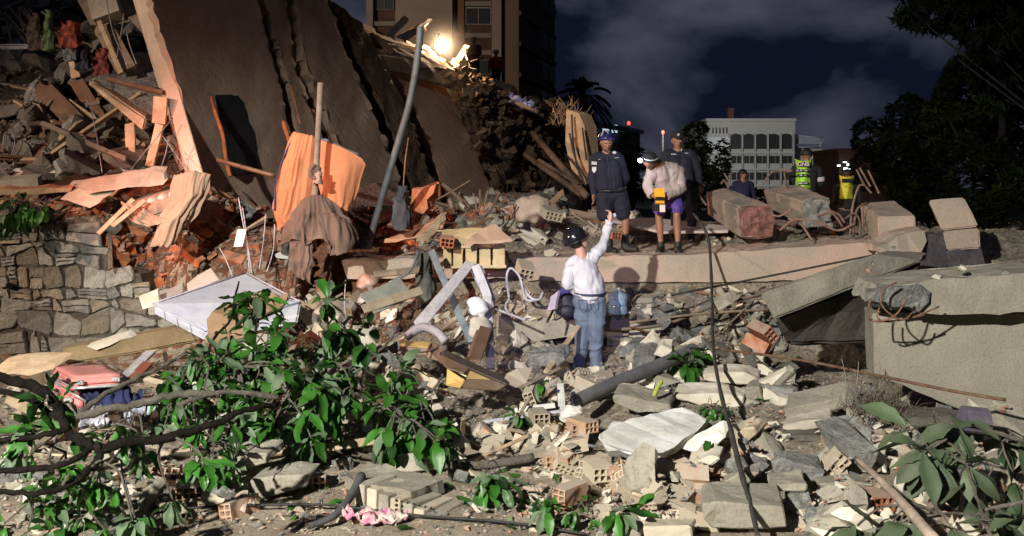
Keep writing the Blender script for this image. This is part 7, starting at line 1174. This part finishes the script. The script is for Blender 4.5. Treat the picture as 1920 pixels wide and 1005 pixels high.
add(A_, 'arm_band', white_patch, lambda m: m.box(P(1114, 306, Y1-.098), (.075, .01, .045), Matrix.Rotation(.1, 3, 'Y')), False); add(A_, 'arm_badge', white_patch, lambda m: m.prism([P(x, y, Y1-.092) for x, y in ((1110, 313), (1118, 313), (1118, 319), (1114, 325), (1110, 319))], (0, .01, 0)), False)
add(A_, 'shoulder_badge', white_patch, lambda m: m.ell(P(1152, 286, Y1-.07), (.03, .012, .02)), True); add(A_, 'name_tape', white_patch, lambda m: [m.box(P(1124, 299, Y1-.135), (.025, .006, .008)), m.box(P(1160-4, 296, Y1-.11), (.06, .006, .007), Matrix.Rotation(-.12, 3, 'Y'))], False)
add(A_, 'placket', M('navy_seam', (.035, .04, .09)), lambda m: m.tube([P(1139, 292, Y1-.13), P(1142, 325, Y1-.165), P(1146, 350, Y1-.17)], .006, 5)); add(A_, 'belt', black, lambda m: m.tube([P(1144, 358, Y1)+Vector((.215*math.cos(a), .165*math.sin(a), 0)) for a in [2*math.pi*k/22 for k in range(23)]], .018, 6))
# -- rescuer in the pale hoodie, bending over the yellow device
Y2 = 14.15; hc = P(1217, 302, Y2-.22); fB = Vector((-.30, -.48, -.83)); uB = Vector((-.5, -.75, .5))
pr = head_prims(hc, fB, .098, uB) + [(PP(1240, 310, Y2), PP(1226, 304, Y2-.14), .068, .062, 'neck'), (PP(1232, 318, Y2-.02), PP(1262, 318, Y2+.06), .11, .10, 'torso'), (PP(1236, 325, Y2-.02), PP(1245, 362, Y2+.04), .14, .15, 'torso'), (PP(1256, 325, Y2+.04), PP(1258, 362, Y2+.06), .14, .14, 'torso'), (PP(1243, 374, Y2+.05), PP(1263, 374, Y2+.07), .12, .12, 'pelvis'),
      (PP(1224, 320, Y2-.06), PP(1214, 348, Y2-.12), .082, .066, 'sleeve'), (PP(1214, 348, Y2-.12), PP(1221, 364, Y2-.26), .062, .046, 'sleeve'), (PP(1270, 322, Y2+.05), PP(1277, 352, Y2-.03), .085, .070, 'sleeve'), (PP(1277, 352, Y2-.03), PP(1252, 368, Y2-.22), .066, .048, 'sleeve'),
      (PP(1241, 378, Y2+.04), PP(1237, 396, Y2), .10, .085, 'shorts'), (PP(1266, 378, Y2+.06), PP(1270, 394, Y2+.02), .10, .085, 'shorts'), (PP(1237, 396, Y2), PP(1235, 402, Y2), .060, .056, 'calf'), (PP(1235, 404, Y2), PP(1237, 424, Y2+.01), .052, .058, 'calf'), (PP(1237, 424, Y2+.01), PP(1239, 456, Y2), .056, .036, 'calf'), (PP(1270, 394, Y2+.02), PP(1269, 404, Y2), .062, .053, 'calf'), (PP(1269, 404, Y2), PP(1270, 424, Y2+.02), .053, .059, 'calf'), (PP(1270, 424, Y2+.02), PP(1271, 456, Y2), .057, .036, 'calf'),
      (PP(1239, 456, Y2), PP(1239, 466, Y2), .045, .05, 'shoe'), (PP(1239, 469, Y2-.02), PP(1235, 473, Y2-.17), .050, .042, 'shoe'), (PP(1271, 456, Y2), PP(1271, 466, Y2), .045, .05, 'shoe'), (PP(1271, 469, Y2-.02), PP(1273, 473, Y2-.17), .050, .042, 'shoe')]
pr += hand(P(1224, 366, Y2-.28), (.75, -.4, -.2), .95, .8, (0, -.2, 1)) + hand(P(1250, 369, Y2-.24), (-.8, -.4, -.1), .95, .8, (0, -.2, 1))
B_ = person(PP(1253, 474, Y2), 'rescuer in a pale hoodie and purple shorts bending over a yellow device', pr, [('hoodie', ('torso', 'sleeve'), M('hoodie_grey', (.44, .36, .34), (.35, .28, .27), 3, .92, .35, 50, 0), .020, .017), ('shorts', ('pelvis', 'shorts'), M('purple_shorts', (.10, .05, .34), (.06, .03, .20), 3, .7, .3, 40, 0), .016, .012), ('shoes', ('shoe',), boot, .010, .003)], skin_d)
add(B_, 'cap', blackc, lambda m: dome(m, hc+Vector((.01, .0, .02)), (.115, .12, .115), .0, Vector((0, 0, 1)).rotation_difference(Vector((.1, -.45, .85))).to_matrix()))
add(B_, 'hood', MATS['hoodie_grey'], lambda m: m.tube(smooth_path([P(1222, 312, Y2-.1), P(1236, 300, Y2), P(1252, 304, Y2+.05), P(1262, 312, Y2+.04)]), [.03, .045, .05, .05, .05, .05, .055, .055, .055, .055, .05, .05, .045, .04, .035, .03][:16], 9)) if 0 else add(B_, 'headlamp_strap', white_patch, lambda m: m.tube([hc+Vector((.1*math.cos(a)+.01, -.04+.11*math.sin(a), .045+.04*math.sin(a))) for a in [2*math.pi*k/18 for k in range(19)]], .010, 5))
hl = M('headlamp_led', (.9, .9, 1), None, 1, .5, 0, emit=(.75, .75, 1), estr=28); add(B_, 'headlamp', hl, lambda m: m.ell(P(1200, 301, Y2-.34), (.030, .022, .030))); add(B_, 'headlamp_case', black, lambda m: m.box(P(1203, 300, Y2-.31), (.06, .04, .05)), False)
point('headlamp_light', P(1198, 303, Y2-.44), 3.0, (.78, .78, 1), .03)
yd = emp('gas_detector', P(1237, 385, Y2-.36), 'yellow hand-held device with a paper tag held by the rescuer in the hoodie', 'device')
ym = M('device_yellow', (.85, .42, .02), (.75, .36, .02), 3, .5, .1, 20, 0); rr_ = Matrix.Rotation(-.45, 3, 'X')
add(yd, 'device_case', ym, lambda m: m.box(P(1236, 363, Y2-.37), (.14, .07, .13), rr_), False); add(yd, 'device_lid', ym, lambda m: m.box(P(1237, 380, Y2-.40), (.12, .05, .035), rr_), False); add(yd, 'screen', black, lambda m: m.box(P(1237, 372, Y2-.43), (.10, .01, .03), rr_), False); add(yd, 'paper_tag', M('paper_white', (.7, .62, .58), None, 3, .7, 0), lambda m: m.box(P(1242, 390, Y2-.36), (.075, .012, .11)), False); add(yd, 'carry_case', black, lambda m: m.box(P(1234, 388, Y2-.33), (.15, .05, .12)), False)
# -- capped rescuer behind
Y3 = 15.5; hc = P(1270, 264, Y3-.03); fC = Vector((.12, -.95, -.22))
pr = head_prims(hc, fC) + [(PP(1271, 284, Y3), PP(1271, 272, Y3), .064, .060, 'neck'), (PP(1252, 290, Y3), PP(1294, 291, Y3), .085, .09, 'torso'), (PP(1264, 305, Y3), PP(1268, 340, Y3), .14, .13, 'torso'), (PP(1282, 305, Y3), PP(1286, 340, Y3), .14, .13, 'torso'), (PP(1272, 354, Y3), PP(1292, 354, Y3), .125, .125, 'pelvis'), (PP(1248, 294, Y3), PP(1240, 328, Y3), .078, .058, 'sleeve'), (PP(1240, 328, Y3), PP(1246, 352, Y3-.04), .055, .042, 'sleeve'), (PP(1299, 295, Y3), PP(1310, 328, Y3), .078, .058, 'sleeve'), (PP(1310, 328, Y3), PP(1312, 346, Y3-.06), .055, .042, 'sleeve'),
      (PP(1273, 362, Y3), PP(1268, 404, Y3), .10, .07, 'leg'), (PP(1268, 404, Y3), PP(1265, 438, Y3+.05), .068, .055, 'leg'), (PP(1295, 362, Y3), PP(1297, 404, Y3), .10, .07, 'leg'), (PP(1297, 404, Y3), PP(1297, 440, Y3), .068, .055, 'leg'), (PP(1265, 444, Y3+.05), PP(1262, 448, Y3-.06), .05, .042, 'boot'), (PP(1296, 446, Y3), PP(1297, 450, Y3-.12), .05, .042, 'boot')]
pr += hand(P(1313, 350, Y3-.07), (.1, -.1, -1), 1.05, .5, (1, 0, 0))
C_ = person(PP(1283, 452, Y3), 'rescuer in dark uniform and peaked cap standing behind the one in the hoodie', pr, [('shirt', ('torso', 'sleeve'), navy, .016, .011), ('trousers', ('pelvis', 'leg'), navy, .020, .014), ('boots', ('boot',), boot, .010, .002)], skin_d)
add(C_, 'cap', blackc, lambda m: dome(m, hc+Vector((0, .01, .045)), (.112, .125, .11), .0)); add(C_, 'cap_peak', blackc, lambda m: m.prism([hc+Vector(v) for v in ((-.085, -.085, .05), (-.06, -.17, .035), (0, -.195, .03), (.06, -.17, .035), (.085, -.085, .05))], (0, .0, .012)), False); add(C_, 'cap_badge', white_patch, lambda m: m.ell(hc+Vector((0, -.113, .09)), (.02, .008, .02)))
face_detail(C_, hc, fC); add(C_, 'beard', hair, lambda m: m.ell(hc+Vector((.005, -.06, -.085)), (.055, .042, .028))) if 0 else None
add(C_, 'name_tape', white_patch, lambda m: [m.box(P(1263, 289, Y3-.10), (.08, .006, .010)), m.box(P(1287, 287, Y3-.11), (.05, .006, .010)), m.box(P(1278, 281, Y3-.08), (.012, .008, .03))], False)
# -- generic standing figures for those farther away
def figure(px, ytop, Y, hgt, label, cl, skinm=skin_d, vest=None, vox=.02, arms='down', helmet=None, lean_=0, feetz=None, extra=None, face=(0, 1, 0)):
    u = P(px, ytop, Y); z0 = u.z-hgt; x = u.x
    def q(a, b, c=0): return (x+a*hgt/1.75+lean_*(b/1.75), Y+c, z0+b*hgt/1.75)
    hc = Vector(q(0, 1.62)); pr = head_prims(hc, face, .095*hgt/1.75)+[(q(0, 1.42), q(0, 1.55), .06, .055, 'neck'), (q(-.15, 1.38), q(.15, 1.38), .075, .075, 'torso'), (q(-.05, 1.28), q(-.04, .98), .14, .125, 'torso'), (q(.05, 1.28), q(.04, .98), .14, .125, 'torso'), (q(-.06, .9), q(.06, .9), .125, .125, 'pelvis'), (q(-.1, .86), q(-.11, .48), .09, .065, 'leg'), (q(-.11, .48), q(-.12, .08), .062, .045, 'leg'), (q(.1, .86), q(.11, .48), .09, .065, 'leg'), (q(.11, .48), q(.12, .08), .062, .045, 'leg'), (q(-.12, .04), q(-.13, .03, -.12), .045, .035, 'boot'), (q(.12, .04), q(.13, .03, -.12), .045, .035, 'boot')]
    for s_ in (-1, 1):
        el = q(s_*.27, 1.10) if arms == 'down' else q(s_*.25, 1.12); ha = q(s_*.27, .84, -.08) if arms == 'down' else q(s_*.10, 1.05, -.22 if face[1] < 0 else .22)
        pr += [(q(s_*.2, 1.37), el, .068, .05, 'sleeve'), (el, ha, .048, .038, 'sleeve')]+hand(ha, Vector(ha)-Vector(el), 1., .4, (0, -1, .1))
    t = person((x, Y, z0), label, pr, cl, skinm, vox)
    if helmet: add(t, 'helmet', helmet, lambda m: dome(m, hc+Vector((0, 0, .03)), (.125, .135, .115), -.1, None, 16, 6))
    else: add(t, 'hair', hair, lambda m: dome(m, hc+Vector((0, -.012 if face[1] > 0 else .015, .02)), (.105, .105, .10), -.25, None, 16, 6))
    return t, hc, q
lime = M('lime_vest', (.42, .80, .05), (.34, .70, .04), 3, .6, .2, 30, 0, emit=(.3, .6, .03), estr=.0); yel = M('yellow_vest', (.62, .62, .04), (.5, .5, .03), 3, .6, .2, 30, 0)
g1, hc, q = figure(1512, 277, 17, 1.72, 'man in dark clothes and a lime vest lettered on its back, seen from behind', [('shirt', ('torso', 'sleeve'), blackc, .012, .008), ('trousers', ('pelvis', 'leg'), blackc, .016, .01), ('boots', ('boot',), boot, .01, 0)], vox=.015, arms='front')
def vest(t, x0, x1, y0, y1, Y, mt, armhole=True):
    m = MB(); bm = []; nu, nv = 12, 10
    for j in range(nv+1):
        v = j/nv
        for i in range(nu+1):
            u_ = i/nu; w_ = 1-.18*math.exp(-((v-.28)/.16)**2); xx = (x0+x1)/2+(u_-.5)*(x1-x0)*w_; yy = y0+(y1-y0)*v+(4*abs(u_-.5)**2*8*(-1) if v == 0 else 0)*.5; bm.append(P(xx, yy, Y+(abs(u_-.5)*2)**2.2*.16+.01*math.sin(u_*14+v*5)))
    m.add(bm, [(j*(nu+1)+i, j*(nu+1)+i+1, (j+1)*(nu+1)+i+1, (j+1)*(nu+1)+i) for j in range(nv) for i in range(nu)]); o = m.build('vest', mt, t, smooth=True); sm_ = o.modifiers.new('thick', 'SOLIDIFY'); sm_.thickness = .012; return o
vest(g1, 1490, 1524, 302, 353, 16.80, lime)
def text(parent, s_, px, py, Y, size, mt, name='lettering', rx=0, rz=0, ext=.003):
    cu = bpy.data.curves.new(name, 'FONT'); cu.body = s_; cu.size = size; cu.align_x = 'CENTER'; cu.align_y = 'CENTER'; cu.extrude = ext; cu.offset = size*.02; o = bpy.data.objects.new('tmp', cu); C.objects.link(o)
    me = bpy.data.meshes.new_from_object(o.evaluated_get(bpy.context.evaluated_depsgraph_get())); bpy.data.objects.remove(o); me.name = name; me.materials.clear(); me.materials.append(mt); t = mk(name, me, None, parent)
    t.rotation_euler = (math.radians(90)+rx, 0, rz); t.location = P(px, py, Y)-parent.location; return t
lett = M('letter_pink', (.75, .62, .60), None, 3, .5, 0)
fbox('lettering_band', 1496, 1517, 303.5, 312.5, 16.76, .015, blackc, g1); text(g1, 'GNB', 1506.5, 308, 16.75, .095, lett)
for yy, mt_s in ((317, ((1493, 1498), (1500, 1504), (1507, 1514))), (326, ((1499, 1504), (1508, 1512))), (341, ((1497, 1505), (1507, 1514)))):
    fbox('reflective_band', 1493 if yy == 317 else 1496, 1516, yy, yy+5, 16.755, .015, blackc, g1)
    for a, b in mt_s: fbox('reflective_patch', a, b, yy+1.2, yy+3.8, 16.75, .01, white_patch, g1)
add(g1, 'arm_band', lett, lambda m: m.tube([Vector(q(.235, 1.24)), Vector(q(.245, 1.16))], .075, 12))
g2, hc, q = figure(1588, 316, 19, 1.7, 'dim figure in a yellow vest behind the bare reinforcing bars', [('shirt', ('torso', 'sleeve'), blackc, .012, .008), ('trousers', ('pelvis', 'leg'), blackc, .016, .01)], vox=.02, arms='front')
vest(g2, 1573, 1603, 332, 373, 18.80, yel); fbox('reflective_band', 1579, 1600, 335, 342, 18.76, .015, blackc, g2); fbox('reflective_patch', 1583, 1595, 348, 350, 18.76, .01, yel, g2)
figure(1393, 316, 24, 1.7, 'small figure in blue beyond the fallen column stubs', [('shirt', ('torso', 'sleeve'), M('blue_tee', (.02, .025, .10), (.012, .015, .06)), .012, .008), ('trousers', ('pelvis', 'leg'), navy, .016, .01)], vox=.025, face=(.6, -.8, 0))
redj = M('red_overall', (.30, .05, .015), (.2, .03, .01), 4, .8, .2, 20, 0); redh = M('red_helmet', (.35, .03, .02), None, 3, .4, 0)
RD = [('jacket', ('torso', 'sleeve'), redj, .02, .015), ('trousers', ('pelvis', 'leg'), blackc, .02, .012)]
figure(930, 94, 36, 1.5, 'rescuer in an orange jacket and pale helmet standing on the ridge at the right', RD, vox=.03, helmet=frame_w, face=(0, -1, 0))
figure(880, 84, 34, 1.5, 'crouched rescuer in red helmet just right of the lit torn board', RD, vox=.03, helmet=redh, face=(-.5, -1, -.2), arms='front')
figure(889, 70, 36, 1.6, 'rescuer in dark red behind the crouched one on the ridge', [('jacket', ('torso', 'sleeve'), M('dark_red_jacket', (.16, .03, .02), None), .02, .015), ('trousers', ('pelvis', 'leg'), blackc, .02, .012)], vox=.03, helmet=redh, face=(-.3, -1, -.2), arms='front')
figure(818, 60, 35, 1.5, 'rescuer in red half hidden behind the glaring lamp', RD, vox=.03, helmet=redh, face=(-.3, -1, -.2), arms='front')
# ------------------------------------------------------------------ leafy branches
def inpx(poly, n, rnd):
    x0 = min(p[0] for p in poly); x1 = max(p[0] for p in poly); y0 = min(p[1] for p in poly); y1 = max(p[1] for p in poly); out = []
    while len(out) < n:
        x, y = rnd.uniform(x0, x1), rnd.uniform(y0, y1)
        if inpoly(x, y, poly): out.append((x, y))
    return out
def leafy(label, org, stems, polys, seed, meshes=LEAVES, mat=bark_dark, cap=290, size=(.75, 1.2), cat='branch', name='leafy_branch', whorl=5, droop=.12, tw=.007):
    """stems: (points, r0, r1); polys: (pixel region, count, depth near row y0, depth near row y1, y0, y1) whorls joined by twigs to the nearest stem point"""
    rnd = random.Random(seed); t = emp(name, P(*org), label, cat); nodes = []; m = MB()
    for pts, r0, r1, mt in stems:
        pa = smooth_path(pts, 6); pa = [q+Vector((rnd.gauss(0, 1), rnd.gauss(0, 1), rnd.gauss(0, 1)))*r0*.22 for q in pa]; o = MB(); o.tube(pa, [(r0+(r1-r0)*i/(len(pa)-1))*(1+.32*rnd.random()) for i in range(len(pa))], 9); o.build('stem', mt, t, smooth=True); nodes += pa
    sp_ = []
    for poly, n, d0, d1, y0, y1 in polys:
        for (x, y) in inpx(poly, n, rnd):
            Yd = d0+(d1-d0)*(y-y0)/(y1-y0)+rnd.uniform(-.35, .35); p = P(x, y, Yd); g_ = hz(p.x, p.y)
            if p.z < g_+.06: p.z = g_+.06+rnd.random()*.05
            nb = min(nodes, key=lambda q: (q-p).length_squared); d = (p-nb); mid_ = nb.lerp(p, .5)+Vector((rnd.uniform(-.08, .08), rnd.uniform(-.08, .08), rnd.uniform(0, .12)))
            m.tube(smooth_path([nb, mid_, p], 3), [tw*1.4, tw*1.2, tw*1.1, tw, tw, tw*.8, tw*.7][:7], 5); nodes.append(mid_); dd = (p-mid_).normalized()+Vector((rnd.uniform(-.4, .4), rnd.uniform(-.9, .1), rnd.uniform(0, .7))); sp_.append((p, dd))
    if m.v: tag(m.build('twigs', bark_grey, t), kind='stuff')
    leaf_parts(t, sp_, meshes, rnd, cap, whorl, size, droop); return t
leafy('big fallen branch with fresh green leaves, its middle part below the white mattress', (480, 790, 8.3),
      [([(300, 700, 8.6), (400, 700, 8.6), (480, 700, 8.7), (600, 720, 8.8), (700, 740, 8.8)], .02, .012, bark_grey), ([(385, 690, 8.6), (398, 640, 8.7), (432, 600, 8.8), (440, 560, 8.8), (448, 528, 8.8)], .012, .007, bark_dark), ([(470, 700, 8.6), (480, 620, 8.7), (480, 570, 8.7)], .009, .006, bark_dark)],
      [([(440, 545), (500, 555), (540, 640), (560, 700), (440, 760), (300, 780), (300, 700), (400, 660)], 30, 8.9, 8.1, 540, 780), ([(420, 680), (640, 680), (620, 830), (520, 850), (430, 780)], 27, 8.6, 7.8, 680, 850), ([(446, 530), (486, 530), (486, 580), (440, 585)], 4, 8.8, 8.8, 530, 580)], 31)
leafy('right part of the fallen green foliage, beside the brown drawers', (720, 800, 8.3),
      [([(560, 740, 8.6), (640, 700, 8.9), (720, 650, 9.2), (750, 600, 9.4)], .018, .008, bark_grey), ([(600, 760, 8.5), (700, 760, 8.5), (800, 740, 8.6), (830, 700, 8.8)], .016, .008, bark_grey), ([(610, 720, 8.9), (614, 640, 9), (616, 560, 9.1)], .008, .005, bark_dark)],
      [([(600, 610), (700, 600), (735, 675), (815, 740), (830, 830), (640, 840), (560, 760), (580, 660)], 46, 9.3, 8.0, 590, 840), ([(606, 545), (622, 545), (622, 570), (606, 570)], 2, 9.1, 9.1, 545, 570), ([(760, 720), (815, 730), (830, 830), (740, 830)], 10, 8.8, 8.0, 690, 830)], 32)
leafy('dark forked branch arching across the lower left corner', (190, 860, 5.9),
      [([(-60, 700, 5.6), (20, 712, 5.7), (80, 735, 5.75), (112, 770, 5.8), (128, 808, 5.8), (160, 830, 5.8), (192, 842, 5.8)], .026, .024, bark_dark), ([(192, 842, 5.8), (250, 828, 5.9), (310, 822, 6.0), (400, 795, 6.2), (450, 772, 6.35), (520, 758, 6.6)], .027, .016, bark_dark), ([(-40, 728, 5.7), (40, 742, 5.75), (80, 765, 5.8), (112, 785, 5.8)], .016, .014, bark_dark), ([(-40, 828, 5.8), (40, 822, 5.8), (115, 808, 5.8)], .014, .016, bark_dark), ([(192, 842, 5.8), (176, 870, 5.75), (150, 895, 5.7), (110, 918, 5.65), (40, 925, 5.6), (-40, 920, 5.6)], .022, .012, bark_dark), ([(170, 845, 5.8), (120, 870, 5.7), (60, 880, 5.7), (-40, 885, 5.7)], .014, .016, bark_dark)],
      [([(0, 880), (120, 860), (420, 850), (420, 880), (300, 1000), (0, 1005)], 15, 6.2, 5.7, 850, 1005), ([(-20, 760), (130, 740), (150, 860), (-20, 860)], 7, 6.0, 5.9, 740, 860)], 33, size=(.6, .85), whorl=5)
leafy('long grey branch with leaf whorls passing just under the pink suitcase', (250, 790, 7.3),
      [([(-40, 815, 7.0), (60, 802, 7.1), (130, 785, 7.2), (200, 768, 7.3), (260, 758, 7.4), (330, 740, 7.5), (410, 738, 7.6)], .030, .022, bark_grey), ([(140, 778, 7.2), (190, 745, 7.4), (250, 712, 7.7), (300, 690, 7.9), (350, 660, 8.2)], .020, .012, bark_grey), ([(330, 760, 7.4), (420, 735, 7.6), (520, 745, 7.8)], .014, .02, bark_grey)],
      [([(200, 790), (300, 770), (430, 770), (430, 850), (250, 900), (180, 850)], 12, 7.4, 6.8, 770, 880), ([(60, 740), (150, 745), (150, 790), (60, 790)], 3, 7.2, 7, 740, 790), ([(290, 670), (420, 650), (420, 760), (300, 760)], 8, 8, 7.6, 650, 760), ([(0, 890), (220, 900), (240, 1000), (0, 1000)], 8, 6.9, 6.3, 890, 1000), ([(380, 740), (470, 740), (440, 880), (330, 900)], 8, 7.5, 6.9, 740, 880)], 34, size=(.6, .9))
leafy('leafy twigs with broad dull leaves at the lower right corner', (1790, 960, 6.8),
      [([(1930, 830, 6.4), (1880, 815, 6.5), (1830, 800, 6.7), (1790, 800, 6.9)], .014, .008, bark_grey), ([(1930, 940, 6.0), (1870, 950, 6.1), (1830, 965, 6.2)], .012, .008, bark_grey), ([(1860, 1010, 5.9), (1830, 930, 6.2), (1810, 860, 6.5)], .012, .007, bark_grey)],
      [([(1690, 800), (1780, 780), (1930, 800), (1930, 900), (1790, 920), (1740, 880)], 11, 7.0, 6.5, 780, 920), ([(1580, 930), (1700, 930), (1720, 1010), (1590, 1010)], 4, 6.5, 6.2, 930, 1010), ([(1760, 900), (1930, 900), (1930, 1010), (1780, 1010)], 8, 6.5, 6.1, 900, 1010)], 35, meshes=BIGL, size=(.6, .95), whorl=4, droop=.5)
leafy('drooping grey green leaves hanging over the top of the stone wall at far left', (40, 450, 12.2),
      [([(-20, 372, 12.3), (40, 376, 12.2), (100, 380, 12.2)], .012, .008, bark_grey)], [([(0, 372), (95, 372), (95, 395), (0, 430)], 16, 12.1, 12.0, 372, 430)], 36, size=(.7, 1.1), droop=1.6, whorl=5)
for (px, py, Y, sd, lb_, n, ms, sz) in ((925, 895, 7.4, 1, 'small bunch of green leaves on the bare ground right of the tile stack', 7, LEAVES, (.6, .9)), (1030, 945, 6.9, 2, 'small wilted green leaves on the bare ground in front', 4, LEAVES, (.5, .8)), (1100, 960, 6.8, 3, 'green leaves poking out of the brick row at the bottom centre', 3, LEAVES, (.5, .7)), (1175, 965, 6.6, 4, 'leafy sprig at the foot of the brick row beside the square cream block', 3, LEAVES, (.6, .9)), (1290, 672, 10.6, 5, 'spiky plant with narrow leaves behind the upper end of the drain pipe', 9, LEAVES, (.9, 1.4)), (1336, 775, 9.2, 6, 'small dark green weed right of the big white slab', 8, LEAVES, (.3, .5)), (990, 720, 9.9, 7, 'green leaves near the pale box left of the jeans', 2, LEAVES, (.7, .9)), (960, 770, 9.2, 8, 'little green leaf sprig by the grey window frame', 2, LEAVES, (.6, .8))):
    leafy(lb_, (px, py+10, Y), [([(px, py+8, Y), (px+3, py, Y), (px+4, py-6, Y)], .006, .004, bark_grey)], [([(px-22, py-12), (px+22, py-12), (px+22, py+12), (px-22, py+12)], n, Y, Y-.1, py-12, py+12)], 60+sd, size=sz, name='leaf_sprig', cat='leaves', tw=.003)
rg = random.Random(12); m = MB()
for k in range(420):
    x = min(rg.gauss(1645, 28), 1720); y = rg.uniform(725, 775); p = P(x, y, 8.55+rg.uniform(-.2, .2)); p.z = max(min(p.z, hz(p.x, p.y)+.25), hz(p.x, p.y)); d = Vector((rg.uniform(-.12, .12), rg.uniform(-.06, .06), rg.uniform(.05, .22))); m.tube([p, p+d*.6, p+d+Vector((rg.uniform(-.04, .04), 0, -.02))], [.003, .0025, .001], 3, caps=False)
tag(m.build('dry_grass', M('dry_grass', (.16, .13, .09), (.08, .07, .05), 3, .9, 0)), 'tuft of dry grass at the left foot of the right wall panel', 'grass', kind='stuff')
for k in range(4): px = (1582, 1605, 1648, 1655)[k]; rod('dry_stalk', [(px, 735, 9.1), (px+3, 705, 9.1), (px+(-4, 5, 2, -3)[k], 672+k*6, 9.1)], [.006, .003], M('dry_stalk', (.3, .26, .2)), ('leftmost', 'second', 'third', 'rightmost')[k]+' dry stalk standing before the dark cavity', 'stalk', 'dry stalks')
rl = random.Random(44); m0 = 0
for k in range(46):
    x, y = rl.choice(((rl.uniform(520, 900), rl.uniform(900, 1000)), (rl.uniform(880, 1120), rl.uniform(880, 1000)), (rl.uniform(900, 1500), rl.uniform(640, 900)))); p = G(x, y)
    if p is None: continue
    o = mk('fallen_leaf', rl.choice(LEAVES)); o.location = p+Vector((0, 0, .02)); o.rotation_euler = (rl.uniform(-.4, .4), rl.uniform(-.5, .5), rl.uniform(0, 6.28)); o.scale = (rl.uniform(.4, .8),)*3; tag(o, 'single fallen green leaf lying '+where(x, y), 'leaf', 'fallen leaves '+where(x, y)); FLEAF = globals().setdefault('FLEAF', []); FLEAF.append((o, x, y))

import collections
_b = collections.defaultdict(list)
for o, x, y in FLEAF: _b[o['label']].append((pix(o.location)[0], o))
for lb_, l_ in _b.items():
    l_.sort(key=lambda t: t[0])
    for i, (x, o) in enumerate(l_[:7]):
        if len(l_) > 1: o['label'] = ('leftmost', 'second from the left', 'third from the left', 'fourth from the left', 'fifth from the left', 'sixth from the left', 'seventh from the left')[i]+' fallen green leaf lying '+lb_.split(' lying ')[1]
    for i, (x, o) in enumerate(reversed(l_[7:14])): o['label'] = ('rightmost', 'second from the right', 'third from the right', 'fourth from the right', 'fifth from the right', 'sixth from the right', 'seventh from the right')[i]+' fallen green leaf lying '+lb_.split(' lying ')[1]
# ------------------------------------------------------------------ labels for the many pieces, told apart by landmark and order
bpy.context.view_layer.update()
ORD = ['leftmost', 'second from left', 'third from left', 'fourth from left', 'fifth from left', 'sixth from left', 'seventh from left']
def sizeword(o): d = max(o.dimensions); return 'small' if d < .15 else 'smallish' if d < .22 else 'large' if d > .38 else 'medium'
CAPS = {'brick_fragment': 240, 'concrete_chunk': 230, 'hollow_brick': 250, 'wood_lath': 280, 'board_shard': 280}
for kn, cap in CAPS.items():
    lst = [p for p in PLACED if p[0].name.split('.')[0] == kn]; lst.sort(key=lambda p: -max(p[0].dimensions)/p[0].location.y)
    ex = lst[cap:]
    if not ex: continue
    bm = bmesh.new(); ml = []
    for p in ex:
        n0 = len(bm.faces); n1 = len(bm.verts); bm.from_mesh(p[0].data); bm.verts.ensure_lookup_table(); bm.faces.ensure_lookup_table(); mw = p[0].matrix_world
        for v in bm.verts[n1:]: v.co = mw @ v.co
        mt = p[0].data.materials[0]
        if mt not in ml: ml.append(mt)
        for f in bm.faces[n0:]: f.material_index = ml.index(mt)
    me = bpy.data.meshes.new(kn+'_scatter'); [me.materials.append(x) for x in ml]; bm.to_mesh(me); bm.free(); tag(mk(kn+'_scatter', me), 'the smaller '+kn.replace('_', ' ')+'s strewn over the whole rubble field', 'rubble', kind='stuff')
    dead = set(id(p[0]) for p in ex); PLACED = [p for p in PLACED if id(p[0]) not in dead]
    for p in ex: bpy.data.objects.remove(p[0])
buck = {}
for o, kind, px, py, done in PLACED:
    if done: continue
    colw = {'dusty_brick': 'dusty', 'cream_brick': 'cream', 'red_brick': 'red', 'orange_brick': 'orange', 'concrete': 'beige', 'broken_concrete': 'grey', 'plaster': 'pale', 'white_plaster': 'white', 'tan_board': 'tan', 'pale_wood': 'pale', 'brown_wood': 'brown', 'old_wood': 'weathered', 'concrete_dark': 'dark'}.get(o.data.materials[0].name, '')
    nm = {'hollow_brick': 'hollow brick', 'brick_fragment': 'brick fragment', 'concrete_chunk': 'concrete chunk', 'board_shard': 'board shard', 'wood_lath': 'broken lath'}[o.name.split('.')[0]]
    x, y = pix(o.location); buck.setdefault((o.name.split('.')[0], f'{sizeword(o)} {colw} {nm}', where(x, y)), []).append((x, o))
for (k_, base_, wh), lst in buck.items():
    lst.sort(key=lambda t: t[0]); g_ = k_.replace('_', ' ')+'s '+wh
    for i, (x, o) in enumerate(lst):
        if len(lst) == 1: o['label'] = f'{base_} {wh}'
        elif len(lst)-1 > i >= len(lst)-7 and i >= 7: o['label'] = ORD[len(lst)-1-i].replace('left', 'right')+f' {base_} {wh}'
        elif i == len(lst)-1: o['label'] = f'rightmost {base_} {wh}'
        elif i < 7: o['label'] = f'{ORD[i]} {base_} {wh}' if i else f'leftmost {base_} {wh}'
        else: o['label'] = f'{base_} {wh}, right of the middle'
        o['group'] = g_
for o in list(bpy.data.objects):
    if o.get('label') == '': del o['label']
    if 'label' in o and len(o['label'].split()) > 16: o['label'] = o['label'].replace(' the ', ' ').replace(' a ', ' '); o['label'] = ' '.join(o['label'].split()[:16])
